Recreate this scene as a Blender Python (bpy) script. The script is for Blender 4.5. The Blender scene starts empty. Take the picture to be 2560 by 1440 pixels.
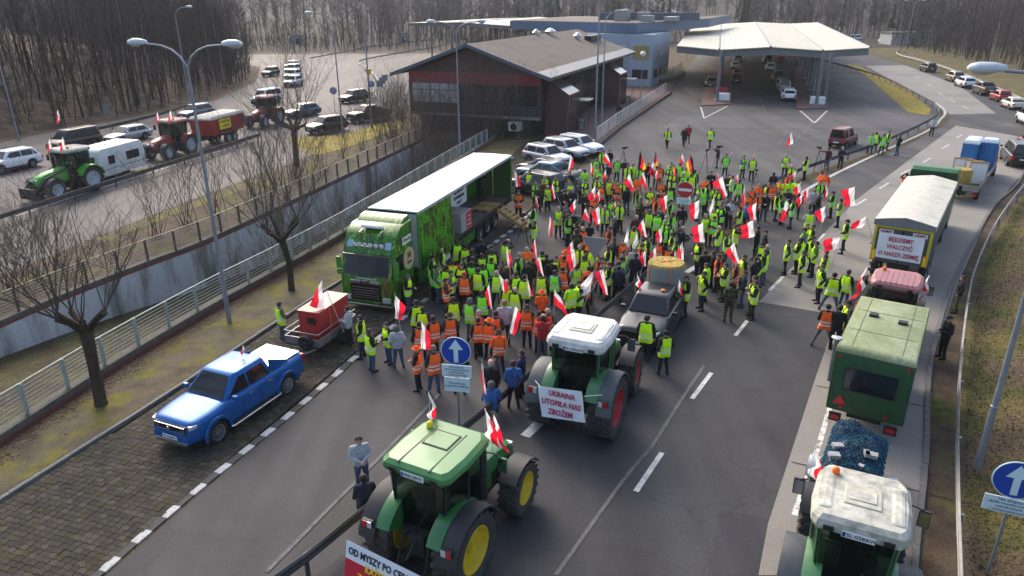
import bpy, bmesh, math, random
import numpy as np
from mathutils import Vector, Matrix
R = math.radians
SC = bpy.context.scene
COL = SC.collection
random.seed(7)

# ---------------------------------------------------------------- camera, sky, sun, exposure
cd = bpy.data.cameras.new('camera')
cam = bpy.data.objects.new('camera', cd); COL.objects.link(cam)
cd.sensor_width = 36.0; cd.lens = 1800 / 2560 * 36
cd.clip_start = 0.2; cd.clip_end = 4000
cam.location = (0, 0, 13)
cam.matrix_world = Matrix.Translation((0, 0, 13)) @ Matrix.Rotation(R(90 - 21.8), 4, 'X') @ Matrix.Rotation(R(-0.3), 4, 'Z')
SC.camera = cam
SUN_EL, SUN_AZ = 38.0, -24.0           # azimuth from +Y, negative = towards -X
wd = bpy.data.worlds.new('World'); SC.world = wd; wd.use_nodes = True
nt = wd.node_tree; bg = nt.nodes['Background']
sky = nt.nodes.new('ShaderNodeTexSky'); sky.sky_type = 'NISHITA'; sky.sun_disc = False
sky.sun_elevation = R(SUN_EL); sky.sun_rotation = R(SUN_AZ)
sky.altitude = 50; sky.air_density = 1.0; sky.dust_density = 4.2; sky.ozone_density = 0.9
nt.links.new(sky.outputs[0], bg.inputs[0]); bg.inputs[1].default_value = 0.15
sl = bpy.data.lights.new('sun', 'SUN'); so = bpy.data.objects.new('sun', sl); COL.objects.link(so)
sl.energy = 0.7; sl.angle = R(26); sl.color = (1.0, 0.92, 0.80)
sd = Vector((math.sin(R(SUN_AZ)) * math.cos(R(SUN_EL)), math.cos(R(SUN_AZ)) * math.cos(R(SUN_EL)), math.sin(R(SUN_EL))))
so.rotation_euler = sd.to_track_quat('Z', 'Y').to_euler(); so.location = (0, 0, 60)
SC.view_settings.view_transform = 'Standard'; SC.view_settings.look = 'None'
SC.view_settings.exposure = 1.16; SC.view_settings.gamma = 1.0
SC.view_settings.use_curve_mapping = False
SC.render.engine = 'CYCLES'
SC.cycles.max_bounces = 6; SC.cycles.transparent_max_bounces = 8

# ---------------------------------------------------------------- materials
MATS = {}
def srgb(h):
    h = h.lstrip('#'); c = [int(h[i:i + 2], 16) / 255 for i in (0, 2, 4)]
    return tuple(x / 12.92 if x <= .04045 else ((x + .055) / 1.055) ** 2.4 for x in c)
def mat(name, col=(.5, .5, .5), rough=.6, metal=0., var=.18, vscale=3., bump=0., bscale=30., coat=0., trans=0., spec=.5, emit=None):
    """plain surface colour with a little uneven wear"""
    if name in MATS: return MATS[name]
    if isinstance(col, str): col = srgb(col)
    m = bpy.data.materials.new(name); m.use_nodes = True; MATS[name] = m
    n = m.node_tree.nodes; l = m.node_tree.links; b = n['Principled BSDF']
    b.inputs['Base Color'].default_value = (*col, 1); b.inputs['Roughness'].default_value = rough
    b.inputs['Metallic'].default_value = metal; b.inputs['Specular IOR Level'].default_value = spec
    if coat: b.inputs['Coat Weight'].default_value = coat; b.inputs['Coat Roughness'].default_value = .06
    if trans: b.inputs['Transmission Weight'].default_value = trans
    if var:
        tc = n.new('ShaderNodeTexCoord'); nz = n.new('ShaderNodeTexNoise'); nz.inputs['Scale'].default_value = vscale
        nz.inputs['Detail'].default_value = 5; nz.inputs['Roughness'].default_value = .65
        l.new(tc.outputs['Object'], nz.inputs['Vector'])
        mr = n.new('ShaderNodeMapRange'); mr.inputs[1].default_value = .3; mr.inputs[2].default_value = .7
        mr.inputs[3].default_value = 1 - var; mr.inputs[4].default_value = 1 + var * .6
        l.new(nz.outputs['Fac'], mr.inputs[0])
        mx = n.new('ShaderNodeMix'); mx.data_type = 'RGBA'; mx.blend_type = 'MULTIPLY'; mx.inputs[0].default_value = 1
        mx.inputs[6].default_value = (*col, 1); l.new(mr.outputs[0], mx.inputs[7]); l.new(mx.outputs[2], b.inputs['Base Color'])
        mr2 = n.new('ShaderNodeMapRange'); mr2.inputs[3].default_value = max(.02, rough - .1); mr2.inputs[4].default_value = min(1, rough + .12)
        l.new(nz.outputs['Fac'], mr2.inputs[0]); l.new(mr2.outputs[0], b.inputs['Roughness'])
        if bump:
            nb = n.new('ShaderNodeTexNoise'); nb.inputs['Scale'].default_value = bscale; nb.inputs['Detail'].default_value = 4
            l.new(tc.outputs['Object'], nb.inputs['Vector'])
            bp = n.new('ShaderNodeBump'); bp.inputs['Strength'].default_value = bump; bp.inputs['Distance'].default_value = .03
            l.new(nb.outputs['Fac'], bp.inputs['Height']); l.new(bp.outputs[0], b.inputs['Normal'])
    return m
def ramp_mat(name, stops, scale=1., detail=8., rough=.9, coord='Object', bump=.4, bdist=.03, stretch=(1, 1, 1), rough2=.65, fine=None, fine_amt=.35, spec=.3, second=None):
    """noise through a colour ramp, a finer speckle on top; second=(stops, scale, lo, hi) lays patches over it"""
    if name in MATS: return MATS[name]
    m = bpy.data.materials.new(name); m.use_nodes = True; MATS[name] = m
    n = m.node_tree.nodes; l = m.node_tree.links; b = n['Principled BSDF']
    b.inputs['Roughness'].default_value = rough; b.inputs['Specular IOR Level'].default_value = spec
    tc = n.new('ShaderNodeTexCoord'); mp = n.new('ShaderNodeMapping'); mp.inputs['Scale'].default_value = stretch
    l.new(tc.outputs[coord], mp.inputs['Vector'])
    def ramped(stops, scale):
        nz = n.new('ShaderNodeTexNoise'); nz.inputs['Scale'].default_value = scale; nz.inputs['Detail'].default_value = detail
        nz.inputs['Roughness'].default_value = rough2; l.new(mp.outputs[0], nz.inputs['Vector'])
        cr = n.new('ShaderNodeValToRGB'); e = cr.color_ramp.elements
        while len(e) < len(stops): e.new(.5)
        for k, (p, c) in enumerate(stops):
            e[k].position = p; e[k].color = (*(srgb(c) if isinstance(c, str) else c), 1)
        l.new(nz.outputs['Fac'], cr.inputs[0]); return nz, cr.outputs[0]
    nz, out = ramped(stops, scale)
    if second:
        st2, sc2, lo, hi = second
        nz2, out2 = ramped(st2, scale * 2.3)
        nm = n.new('ShaderNodeTexNoise'); nm.inputs['Scale'].default_value = sc2; nm.inputs['Detail'].default_value = 6
        l.new(mp.outputs[0], nm.inputs['Vector'])
        mr = n.new('ShaderNodeMapRange'); mr.inputs[1].default_value = lo; mr.inputs[2].default_value = hi; l.new(nm.outputs['Fac'], mr.inputs[0])
        mx = n.new('ShaderNodeMix'); mx.data_type = 'RGBA'; l.new(mr.outputs[0], mx.inputs[0]); l.new(out, mx.inputs[6]); l.new(out2, mx.inputs[7]); out = mx.outputs[2]
    if fine:
        nf = n.new('ShaderNodeTexNoise'); nf.inputs['Scale'].default_value = fine; nf.inputs['Detail'].default_value = 3
        l.new(tc.outputs[coord], nf.inputs['Vector'])
        mr = n.new('ShaderNodeMapRange'); mr.inputs[1].default_value = .3; mr.inputs[2].default_value = .7
        mr.inputs[3].default_value = 1 - fine_amt; mr.inputs[4].default_value = 1 + fine_amt; l.new(nf.outputs['Fac'], mr.inputs[0])
        mx = n.new('ShaderNodeMix'); mx.data_type = 'RGBA'; mx.blend_type = 'MULTIPLY'; mx.inputs[0].default_value = 1
        l.new(out, mx.inputs[6]); l.new(mr.outputs[0], mx.inputs[7]); out = mx.outputs[2]
    l.new(out, b.inputs['Base Color'])
    if bump:
        bp = n.new('ShaderNodeBump'); bp.inputs['Strength'].default_value = bump; bp.inputs['Distance'].default_value = bdist
        l.new((nf if fine else nz).outputs['Fac'], bp.inputs['Height']); l.new(bp.outputs[0], b.inputs['Normal'])
    return m
def asphalt(name, dark, light, patch, rough=.75, ang=-30, crack=.86):
    if name in MATS: return MATS[name]
    m = asphalt_base(name, dark, light, patch, rough); n = m.node_tree.nodes; l = m.node_tree.links; b = n['Principled BSDF']
    tc = n.new('ShaderNodeTexCoord'); mp = n.new('ShaderNodeMapping'); mp.inputs['Rotation'].default_value = (0, 0, R(-ang)); mp.inputs['Scale'].default_value = (.55, .03, 1); l.new(tc.outputs['Object'], mp.inputs[0])
    tk_ = n.new('ShaderNodeTexNoise'); tk_.inputs['Scale'].default_value = 1; tk_.inputs['Detail'].default_value = 4; l.new(mp.outputs[0], tk_.inputs['Vector'])
    mr = n.new('ShaderNodeMapRange'); mr.inputs[1].default_value = .35; mr.inputs[2].default_value = .65; mr.inputs[3].default_value = .80; mr.inputs[4].default_value = 1.28; l.new(tk_.outputs['Fac'], mr.inputs[0])
    dn = n.new('ShaderNodeTexNoise'); dn.inputs['Scale'].default_value = .8; dn.inputs['Detail'].default_value = 6; l.new(tc.outputs['Object'], dn.inputs['Vector'])
    ad = n.new('ShaderNodeMix'); ad.data_type = 'RGBA'; ad.blend_type = 'ADD'; ad.inputs[0].default_value = 1.6; l.new(tc.outputs['Object'], ad.inputs[6]); l.new(dn.outputs['Color'], ad.inputs[7])
    vo = n.new('ShaderNodeTexVoronoi'); vo.feature = 'DISTANCE_TO_EDGE'; vo.inputs['Scale'].default_value = .16; l.new(ad.outputs[2], vo.inputs['Vector'])
    cr = n.new('ShaderNodeMapRange'); cr.inputs[1].default_value = .002; cr.inputs[2].default_value = .007; cr.inputs[3].default_value = crack; cr.inputs[4].default_value = 1; l.new(vo.outputs['Distance'], cr.inputs[0])
    mu = n.new('ShaderNodeMath'); mu.operation = 'MULTIPLY'; l.new(mr.outputs[0], mu.inputs[0]); l.new(cr.outputs[0], mu.inputs[1])
    src = b.inputs['Base Color'].links[0].from_socket; mx = n.new('ShaderNodeMix'); mx.data_type = 'RGBA'; mx.blend_type = 'MULTIPLY'; mx.inputs[0].default_value = 1
    l.new(src, mx.inputs[6]); l.new(mu.outputs[0], mx.inputs[7]); l.new(mx.outputs[2], b.inputs['Base Color']); return m
def asphalt_base(name, dark, light, patch, rough):
    return ramp_mat(name, [(.3, dark), (.5, light), (.68, dark)], scale=.16, detail=10, rough=rough, bump=.25, bdist=.01, fine=45, fine_amt=.3, spec=.22,
                    second=([(.35, patch), (.6, light)], .07, .5, .62))
def glass_mat(name='glass', col=(.02, .03, .035), rough=.06, trans=.35):
    if name in MATS: return MATS[name]
    m = mat(name, col, rough, 0, var=0, spec=.6); b = m.node_tree.nodes['Principled BSDF']
    n = m.node_tree.nodes; l = m.node_tree.links
    t = n.new('ShaderNodeBsdfTransparent'); t.inputs[0].default_value = (.55, .62, .6, 1)
    mx = n.new('ShaderNodeMixShader'); mx.inputs[0].default_value = 1 - trans
    l.new(t.outputs[0], mx.inputs[1]); l.new(b.outputs[0], mx.inputs[2]); l.new(mx.outputs[0], n['Material Output'].inputs[0])
    return m
BLACK = mat('black_rubber', (.012, .012, .013), .75, var=.3)
DARK = mat('dark_metal', (.02, .021, .023), .5, .3)
GREYM = mat('galvanised_steel', (.30, .31, .32), .45, .7, var=.25)
WHITE = mat('white_paint', (.78, .78, .77), .4, var=.08)
GLASS = glass_mat()
CHROME = mat('chrome', (.6, .6, .62), .15, 1, var=0)
REDL = mat('red_lens', (.45, .012, .012), .2, var=0)
ORL = mat('orange_lens', (.8, .16, .01), .25, var=0)
LENS = mat('clear_lens', (.55, .58, .6), .08, .3, var=0)
CONC = mat('concrete', (.27, .265, .25), .85, var=.3, vscale=1.2, bump=.2)

# ---------------------------------------------------------------- mesh and object helpers
def link(o): COL.objects.link(o); return o
def tag(o, label=None, cat=None, group=None, kind=None):
    if label: o['label'] = label
    if cat: o['category'] = cat
    if group: o['group'] = group
    if kind: o['kind'] = kind
    return o
def thing(name, label, cat, loc=(0, 0, 0), rz=0., group=None):
    o = link(bpy.data.objects.new(name, None)); o.empty_display_size = .3
    o.location = (*loc, 0)[:3] if len(loc) == 2 else loc; o.rotation_euler = (0, 0, rz)
    return tag(o, label, cat, group)
def copy_tree(o, parent=None):
    c = o.copy(); link(c); c.parent = parent
    for ch in list(o.children): copy_tree(ch, c)
    return c
def inst(name, me, parent=None, loc=(0, 0, 0), rot=(0, 0, 0), scale=(1, 1, 1)):
    o = link(bpy.data.objects.new(name, me)); o.parent = parent; o.location = loc; o.rotation_euler = rot
    o.scale = (scale,) * 3 if not hasattr(scale, '__len__') else scale
    return o
class MB:
    """collects simple solids, then becomes one mesh"""
    def __init__(s): s.v = []; s.f = []; s.m = []; s.cur = 0
    def add(s, vs, fs, mi=None):
        o = len(s.v); s.v += [tuple(p) for p in vs]; s.f += [tuple(i + o for i in f) for f in fs]
        s.m += [s.cur if mi is None else mi] * len(fs); return s
    def box(s, c, d, rz=0., mi=None, taper=1., rot=None):
        hx, hy, hz = d[0] / 2, d[1] / 2, d[2] / 2; vs = []
        M = rot if rot is not None else Matrix.Rotation(rz, 3, 'Z')
        for k, z in enumerate((-hz, hz)):
            t = taper if k else 1
            for x, y in ((-hx, -hy), (hx, -hy), (hx, hy), (-hx, hy)):
                vs.append(Vector(c) + M @ Vector((x * t, y * t, z)))
        return s.add(vs, [(3, 2, 1, 0), (4, 5, 6, 7), (0, 1, 5, 4), (1, 2, 6, 5), (2, 3, 7, 6), (3, 0, 4, 7)], mi)
    def b2(s, a, b, mi=None):
        return s.box([(a[i] + b[i]) / 2 for i in range(3)], [abs(b[i] - a[i]) for i in range(3)], mi=mi)
    def tube(s, pts, r, n=6, mi=None, cap=True):
        pts = [Vector(p) for p in pts]; k = len(pts); rs = r if hasattr(r, '__len__') else [r] * k
        vs = []; fs = []; up = Vector((0, 0, 1)); prev = None
        for i, p in enumerate(pts):
            d = (pts[min(i + 1, k - 1)] - pts[max(i - 1, 0)])
            if d.length < 1e-9: d = Vector((0, 0, 1))
            d.normalize()
            a = (prev - d * prev.dot(d)) if prev is not None else d.cross(up if abs(d.z) < .9 else Vector((1, 0, 0)))
            if a.length < 1e-6: a = d.orthogonal()
            a.normalize(); prev = a; b = d.cross(a)
            for j in range(n):
                t = 2 * math.pi * j / n; vs.append(p + (a * math.cos(t) + b * math.sin(t)) * rs[i])
        for i in range(k - 1):
            for j in range(n):
                q = (j + 1) % n; fs.append((i * n + j, i * n + q, (i + 1) * n + q, (i + 1) * n + j))
        if cap: fs.append(tuple(range(n - 1, -1, -1))); fs.append(tuple((k - 1) * n + j for j in range(n)))
        return s.add(vs, fs, mi)
    def cyl(s, p0, p1, r, n=16, mi=None): return s.tube([p0, p1], r, n, mi)
    def prism(s, poly, z0, z1, mi=None):
        k = len(poly); vs = [(p[0], p[1], z0) for p in poly] + [(p[0], p[1], z1) for p in poly]
        fs = [tuple(range(k - 1, -1, -1)), tuple(range(k, 2 * k))] + [(i, (i + 1) % k, (i + 1) % k + k, i + k) for i in range(k)]
        return s.add(vs, fs, mi)
    def prism_y(s, poly, y0, y1, mi=None):     # poly in (x, z), pushed along y
        k = len(poly); vs = [(p[0], y0, p[1]) for p in poly] + [(p[0], y1, p[1]) for p in poly]
        fs = [tuple(range(k)), tuple(range(2 * k - 1, k - 1, -1))] + [((i + 1) % k, i, i + k, (i + 1) % k + k) for i in range(k)]
        return s.add(vs, fs, mi)
    def loft(s, rings, mi=None, cap=True, closed=True):
        k = len(rings[0]); vs = [p for r in rings for p in r]; fs = []
        for i in range(len(rings) - 1):
            for j in range(k if closed else k - 1):
                q = (j + 1) % k; fs.append((i * k + j, i * k + q, (i + 1) * k + q, (i + 1) * k + j))
        if cap and closed: fs.append(tuple(range(k - 1, -1, -1))); fs.append(tuple((len(rings) - 1) * k + j for j in range(k)))
        return s.add(vs, fs, mi)
    def lathe(s, prof, axis='y', n=24, c=(0, 0, 0), mi=None, cap=True):     # prof: (offset along axis, radius)
        rings = []
        for a, r in prof:
            ring = []
            for j in range(n):
                t = 2 * math.pi * j / n; u, w = r * math.cos(t), r * math.sin(t)
                ring.append((c[0] + u, c[1] + a, c[2] + w) if axis == 'y' else (c[0] + u, c[1] + w, c[2] + a))
            rings.append(ring)
        return s.loft(rings, mi, cap)
    def grid(s, P, mi=None):                   # P[i][j] points
        r, c = len(P), len(P[0]); return s.add([p for row in P for p in row], [(i * c + j, i * c + j + 1, (i + 1) * c + j + 1, (i + 1) * c + j) for i in range(r - 1) for j in range(c - 1)], mi)
    def mesh(s, name, mats, smooth=0, bevel=0, fix=True):
        me = bpy.data.meshes.new(name); me.from_pydata([tuple(p) for p in s.v], [], s.f)
        for m in (mats if isinstance(mats, (list, tuple)) else [mats]): me.materials.append(m)
        me.polygons.foreach_set('material_index', s.m)
        if fix or bevel:
            bm = bmesh.new(); bm.from_mesh(me)
            if fix: bmesh.ops.recalc_face_normals(bm, faces=bm.faces)
            if bevel:
                bmesh.ops.remove_doubles(bm, verts=bm.verts, dist=1e-4)
                es = [e for e in bm.edges if len(e.link_faces) == 2 and e.calc_face_angle(0) > .5]
                bmesh.ops.bevel(bm, geom=es, offset=bevel, segments=2, affect='EDGES', profile=.6, clamp_overlap=True)
            bm.to_mesh(me); bm.free()
        if smooth:
            me.shade_smooth(); me.set_sharp_from_angle(angle=R(smooth))
        me.update(); return me
    def build(s, name, mats, parent=None, smooth=0, bevel=0, loc=(0, 0, 0), rz=0., kind=None, fix=True):
        o = inst(name, s.mesh(name, mats, smooth, bevel, fix), parent, loc, (0, 0, rz))
        if kind: o['kind'] = kind
        return o
def text_mesh(txt, size, m, align='CENTER', ext=.004, bold=0., space=1.0, lines=1.0, sx=1.0):
    cu = bpy.data.curves.new('lettering', 'FONT'); cu.body = txt; cu.size = size; cu.align_x = align; cu.align_y = 'CENTER'
    cu.extrude = ext; cu.offset = bold; cu.space_character = space; cu.space_line = lines; cu.resolution_u = 2
    o = bpy.data.objects.new('lettering', cu); me = bpy.data.meshes.new_from_object(o)
    bpy.data.objects.remove(o); bpy.data.curves.remove(cu); me.materials.clear(); me.materials.append(m)
    if sx != 1.0: me.transform(Matrix.Diagonal((sx, 1, 1, 1)))
    return me
def letter(txt, size, m, parent, loc, rot, **k):
    return inst('lettering', text_mesh(txt, size, m, **k), parent, loc, rot)
def lerp(a, b, t): return a + (b - a) * t
def along(line, step, s0=0., s1=None):
    """points every `step` metres along a polyline: (x, y, heading)"""
    out = []; pos = 0.; nxt = s0
    for (x0, y0), (x1, y1) in zip(line, line[1:]):
        L = math.hypot(x1 - x0, y1 - y0)
        while nxt <= pos + L + 1e-9:
            if s1 is not None and nxt > s1: return out
            t = (nxt - pos) / L; out.append((lerp(x0, x1, t), lerp(y0, y1, t), math.atan2(y1 - y0, x1 - x0))); nxt += step
        pos += L
    return out
def smooth_line(pts, n=6):
    """Catmull-Rom through the points"""
    P = [Vector((p[0], p[1])) for p in pts]; P = [2 * P[0] - P[1]] + P + [2 * P[-1] - P[-2]]; out = []
    for i in range(1, len(P) - 2):
        for k in range(n):
            t = k / n; a, b, c, d = P[i - 1:i + 3]
            q = .5 * ((2 * b) + (c - a) * t + (2 * a - 5 * b + 4 * c - d) * t * t + (3 * b - a - 3 * c + d) * t ** 3); out.append((q.x, q.y))
    out.append((P[-2].x, P[-2].y)); return out
def offset_line(pts, d):
    out = []
    for i, p in enumerate(pts):
        a = pts[max(i - 1, 0)]; b = pts[min(i + 1, len(pts) - 1)]; tx, ty = b[0] - a[0], b[1] - a[1]; L = math.hypot(tx, ty) or 1
        out.append((p[0] - ty / L * d, p[1] + tx / L * d))
    return out
def strip(line, w, z=.004):
    a = offset_line(line, w / 2); b = offset_line(line, -w / 2); mb = MB()
    return mb.add([(*p, z) for p in a] + [(*p, z) for p in b], [(i, i + 1, i + 1 + len(a), i + len(a)) for i in range(len(a) - 1)])

# ================================================================ PEOPLE
SKIN = mat('skin', (.50, .30, .22), .55, var=.15, vscale=20)
CLOTH = {k: mat('cloth_' + k, c, .9, var=.3, vscale=7, bump=.25, bscale=25) for k, c in dict(
    k=(.011, .011, .013), g=(.12, .125, .14), n=(.018, .022, .038), r=(.075, .022, .022), w=(.40, .42, .46), O=(.85, .11, .012), L=(.40, .80, .01),
    G=(.05, .13, .035), b=(.03, .12, .33), B=(.012, .016, .10), R=(.42, .025, .03), j=(.055, .085, .15), J=(.02, .026, .045), s=(.016, .014, .013), W=(.7, .7, .7), t=(.055, .035, .022), z=(.07, .08, .04), d=(.1, .1, .105)).items()}
CLOTH['c'] = ramp_mat('cloth_camouflage', [(.4, '#23251a'), (.48, '#4c4a34'), (.55, '#352a20'), (.62, '#5f5a44')], scale=9, detail=2, bump=.1)
def vest_mat(name, col):
    """bright cloth with two reflective bands, placed by height on the garment"""
    m = mat(name, col, .8, var=.12, vscale=9, bump=.35, bscale=14); n = m.node_tree.nodes; l = m.node_tree.links; b = n['Principled BSDF']
    tc = n.new('ShaderNodeTexCoord'); sp = n.new('ShaderNodeSeparateXYZ'); l.new(tc.outputs['Object'], sp.inputs[0]); fac = None
    for lo, hi in ((.93, .985), (1.06, 1.115)):
        a = n.new('ShaderNodeMath'); a.operation = 'GREATER_THAN'; a.inputs[1].default_value = lo; l.new(sp.outputs[2], a.inputs[0])
        c = n.new('ShaderNodeMath'); c.operation = 'LESS_THAN'; c.inputs[1].default_value = hi; l.new(sp.outputs[2], c.inputs[0])
        p = n.new('ShaderNodeMath'); p.operation = 'MULTIPLY'; l.new(a.outputs[0], p.inputs[0]); l.new(c.outputs[0], p.inputs[1])
        if fac is None: fac = p
        else:
            q = n.new('ShaderNodeMath'); q.operation = 'MAXIMUM'; l.new(fac.outputs[0], q.inputs[0]); l.new(p.outputs[0], q.inputs[1]); fac = q
    src = b.inputs['Base Color'].links[0].from_socket
    mx = n.new('ShaderNodeMix'); mx.data_type = 'RGBA'; l.new(fac.outputs[0], mx.inputs[0]); l.new(src, mx.inputs[6]); mx.inputs[7].default_value = (.66, .68, .66, 1); l.new(mx.outputs[2], b.inputs['Base Color'])
    return m
VEST = dict(Y=vest_mat('vest_yellow', (.62, 1.0, .01)), G=vest_mat('vest_green', (.28, .92, .04)), O=vest_mat('vest_orange', (1.0, .15, .015)))
HAIR = dict(h=mat('hair_dark', (.022, .015, .011), .7, var=.4, vscale=25), b=mat('hair_fair', (.22, .15, .08), .7, var=.4, vscale=25), G=mat('hair_grey', (.28, .27, .26), .75, var=.4, vscale=25))
def vlerp(a, b, t): return tuple(lerp(a[i], b[i], t) for i in range(3))
def skeleton(pose):
    """tapered limbs (p0, r0, p1, r1, region) of a person facing +X, feet on z = 0"""
    C = []
    sh = [(-.01, s * .185, 1.43) for s in (1, -1)]; hip = [(0, s * .088, .92) for s in (1, -1)]
    knee = [(.025, s * .11, .50) for s in (1, -1)]; ank = [(-.015, s * .125, .09) for s in (1, -1)]
    el = [(-.03, s * .275, 1.16) for s in (1, -1)]; wr = [(.07, s * .255, .93) for s in (1, -1)]
    dz = 0.; lean = 0.; head = (.015, 0, 1.655)
    if pose == 'S': knee[0] = (.06, .13, .5); ank[0] = (.06, .19, .09); wr[0] = (.16, .2, .98); el[0] = (-.03, .28, 1.18)
    if pose == 'a': el = [(.04, .27, 1.17), (.04, -.27, 1.17)]; wr = [(.23, -.04, 1.16), (.21, .05, 1.22)]
    if pose == 'c': el = [(.0, .26, 1.15), (.0, -.26, 1.15)]; wr = [(.27, .06, 1.13), (.27, -.06, 1.12)]; head = (.04, 0, 1.645)
    if pose == 'x': el = [(-.09, .285, 1.17), (-.09, -.285, 1.17)]; wr = [(.05, .215, .97), (.05, -.215, .97)]; ank = [(.0, .16, .09), (-.03, -.16, .09)]
    if pose == 'p': el = [(.22, .27, 1.42), (.22, -.25, 1.40)]; wr = [(.27, .1, 1.62), (.27, -.1, 1.61)]
    if pose == 'F': el[0] = (.12, .3, 1.2); wr[0] = (.32, .22, 1.18); el[1] = (.1, -.28, 1.18); wr[1] = (.3, -.02, 1.05)
    if pose == 'L': el[0] = (.05, .46, 1.38); wr[0] = (.1, .72, 1.42)
    if pose == 'w': knee = [(.2, .09, .52), (-.06, -.09, .5)]; ank = [(.26, .1, .10), (-.34, -.1, .17)]; wr = [(-.14, .26, .98), (.22, -.25, 1.0)]; el = [(-.12, .27, 1.18), (.02, -.27, 1.17)]
    if pose == 't': knee = [(.04, .24, .49), (.02, -.22, .49)]; ank = [(.03, .37, .09), (-.03, -.33, .09)]; wr = [(.2, .12, 1.05), (.05, -.25, .95)]
    if pose == 'k':                          # sitting low, knees up
        dz = -.47; knee = [(.38, .14, .97), (.38, -.14, .95)]; ank = [(.40, .15, .56), (.42, -.15, .56)]; wr = [(.34, .1, 1.08), (.34, -.1, 1.06)]; el = [(.08, .26, 1.14), (.08, -.26, 1.14)]; lean = .12; head = (.15, 0, 1.62)
    sh = [(p[0] + lean * .8, p[1], p[2]) for p in sh]
    for i, s in enumerate((1, -1)):
        C += [(hip[i], .108, knee[i], .072, 't'), (knee[i], .07, ank[i], .052, 't'), (ank[i], .05, (ank[i][0] + .02, ank[i][1], .055 - dz), .05, 's'),
              ((ank[i][0] - .05, ank[i][1], .045 - dz), .044, (ank[i][0] + .16, ank[i][1] + s * .02, .035 - dz), .038, 's')]
        C += [(sh[i], .078, el[i], .058, 'j'), (el[i], .056, wr[i], .042, 'j')]
        d = Vector(wr[i]) - Vector(el[i]); d.normalize(); up = Vector((0, 0, 1)); lat = d.cross(up)
        if lat.length < .3: lat = Vector((1, 0, 0))
        lat.normalize(); nrm = lat.cross(d); W = Vector(wr[i]); inw = nrm * -1 if nrm.z > 0 else nrm
        C.append((tuple(W + d * .02), .028, tuple(W + d * .075), .034, 'h'))
        for k, (o, L) in enumerate(((-.033, .055), (-.011, .068), (.011, .064), (.032, .048))):
            a = W + d * .085 + lat * o; b = a + d * L * .6 + inw * .012; e = b + d * L * .35 + inw * .03
            C += [(tuple(a), .012, tuple(b), .011, 'h'), (tuple(b), .011, tuple(e), .010, 'h')]
        a = W + d * .03 + lat * .03 * s; C.append((tuple(a), .014, tuple(a + d * .04 + lat * .03 * s + inw * .02), .011, 'h'))
    l = lean
    for s in (1, -1):
        C += [((0, s * .065, .90), .125, (.0, s * .06, 1.06), .128, 'b'), ((0, s * .06, 1.06), .128, (.005 + l * .5, s * .075, 1.30), .135, 'b'), ((.005 + l * .5, s * .075, 1.30), .135, (-.01 + l * .8, s * .12, 1.41), .095, 'b')]
    C += [((-.01 + l * .8, 0, 1.42), .085, (-.005 + l, 0, 1.50), .066, 'b'), ((0 + l, 0, 1.48), .056, (head[0] - .01, 0, 1.58), .054, 'h')]
    hx, _, hz = head
    C += [((hx - .012, 0, hz + .012), .098, (hx - .006, 0, hz + .03), .098, 'h'), ((hx + .015, 0, hz - .035), .078, (hx + .035, 0, hz - .075), .052, 'h'),
          ((hx + .088, 0, hz - .005), .010, (hx + .108, 0, hz - .03), .015, 'h'), ((hx - .005, .092, hz - .01), .014, (hx - .012, .095, hz + .015), .016, 'h'), ((hx - .005, -.092, hz - .01), .014, (hx - .012, -.095, hz + .015), .016, 'h')]
    if dz: C = [((a[0], a[1], a[2] + dz), r, (b[0], b[1], b[2] + dz), q, g) for a, r, b, q, g in C]
    return C, (hx, 0, hz + dz)
def capsule_sweep(mb, a, r, b, q, n=10):
    a, b = Vector(a), Vector(b); d = b - a; L = d.length; d = d / L if L > 1e-6 else Vector((0, 0, 1))
    pts = []; rs = []
    for k in (80, 50, 25): pts.append(a - d * r * math.sin(R(k))); rs.append(r * math.cos(R(k)))
    pts += [a, b]; rs += [r, q]
    for k in (25, 50, 80): pts.append(b + d * q * math.sin(R(k))); rs.append(q * math.cos(R(k)))
    mb.tube(pts, rs, n)
def nearest(C, pts):
    A = np.array([c[0] for c in C]); B = np.array([c[2] for c in C]); ra = np.array([c[1] for c in C]); rb = np.array([c[3] for c in C])
    AB = B - A; L2 = (AB ** 2).sum(1) + 1e-9; best = np.full(len(pts), 1e9); idx = np.zeros(len(pts), int)
    for k in range(len(C)):
        t = np.clip(((pts - A[k]) @ AB[k]) / L2[k], 0, 1); d = np.linalg.norm(pts - (A[k] + t[:, None] * AB[k]), axis=1) - (ra[k] + t * (rb[k] - ra[k]))
        m = d < best; best[m] = d[m]; idx[m] = k
    return idx
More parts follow.
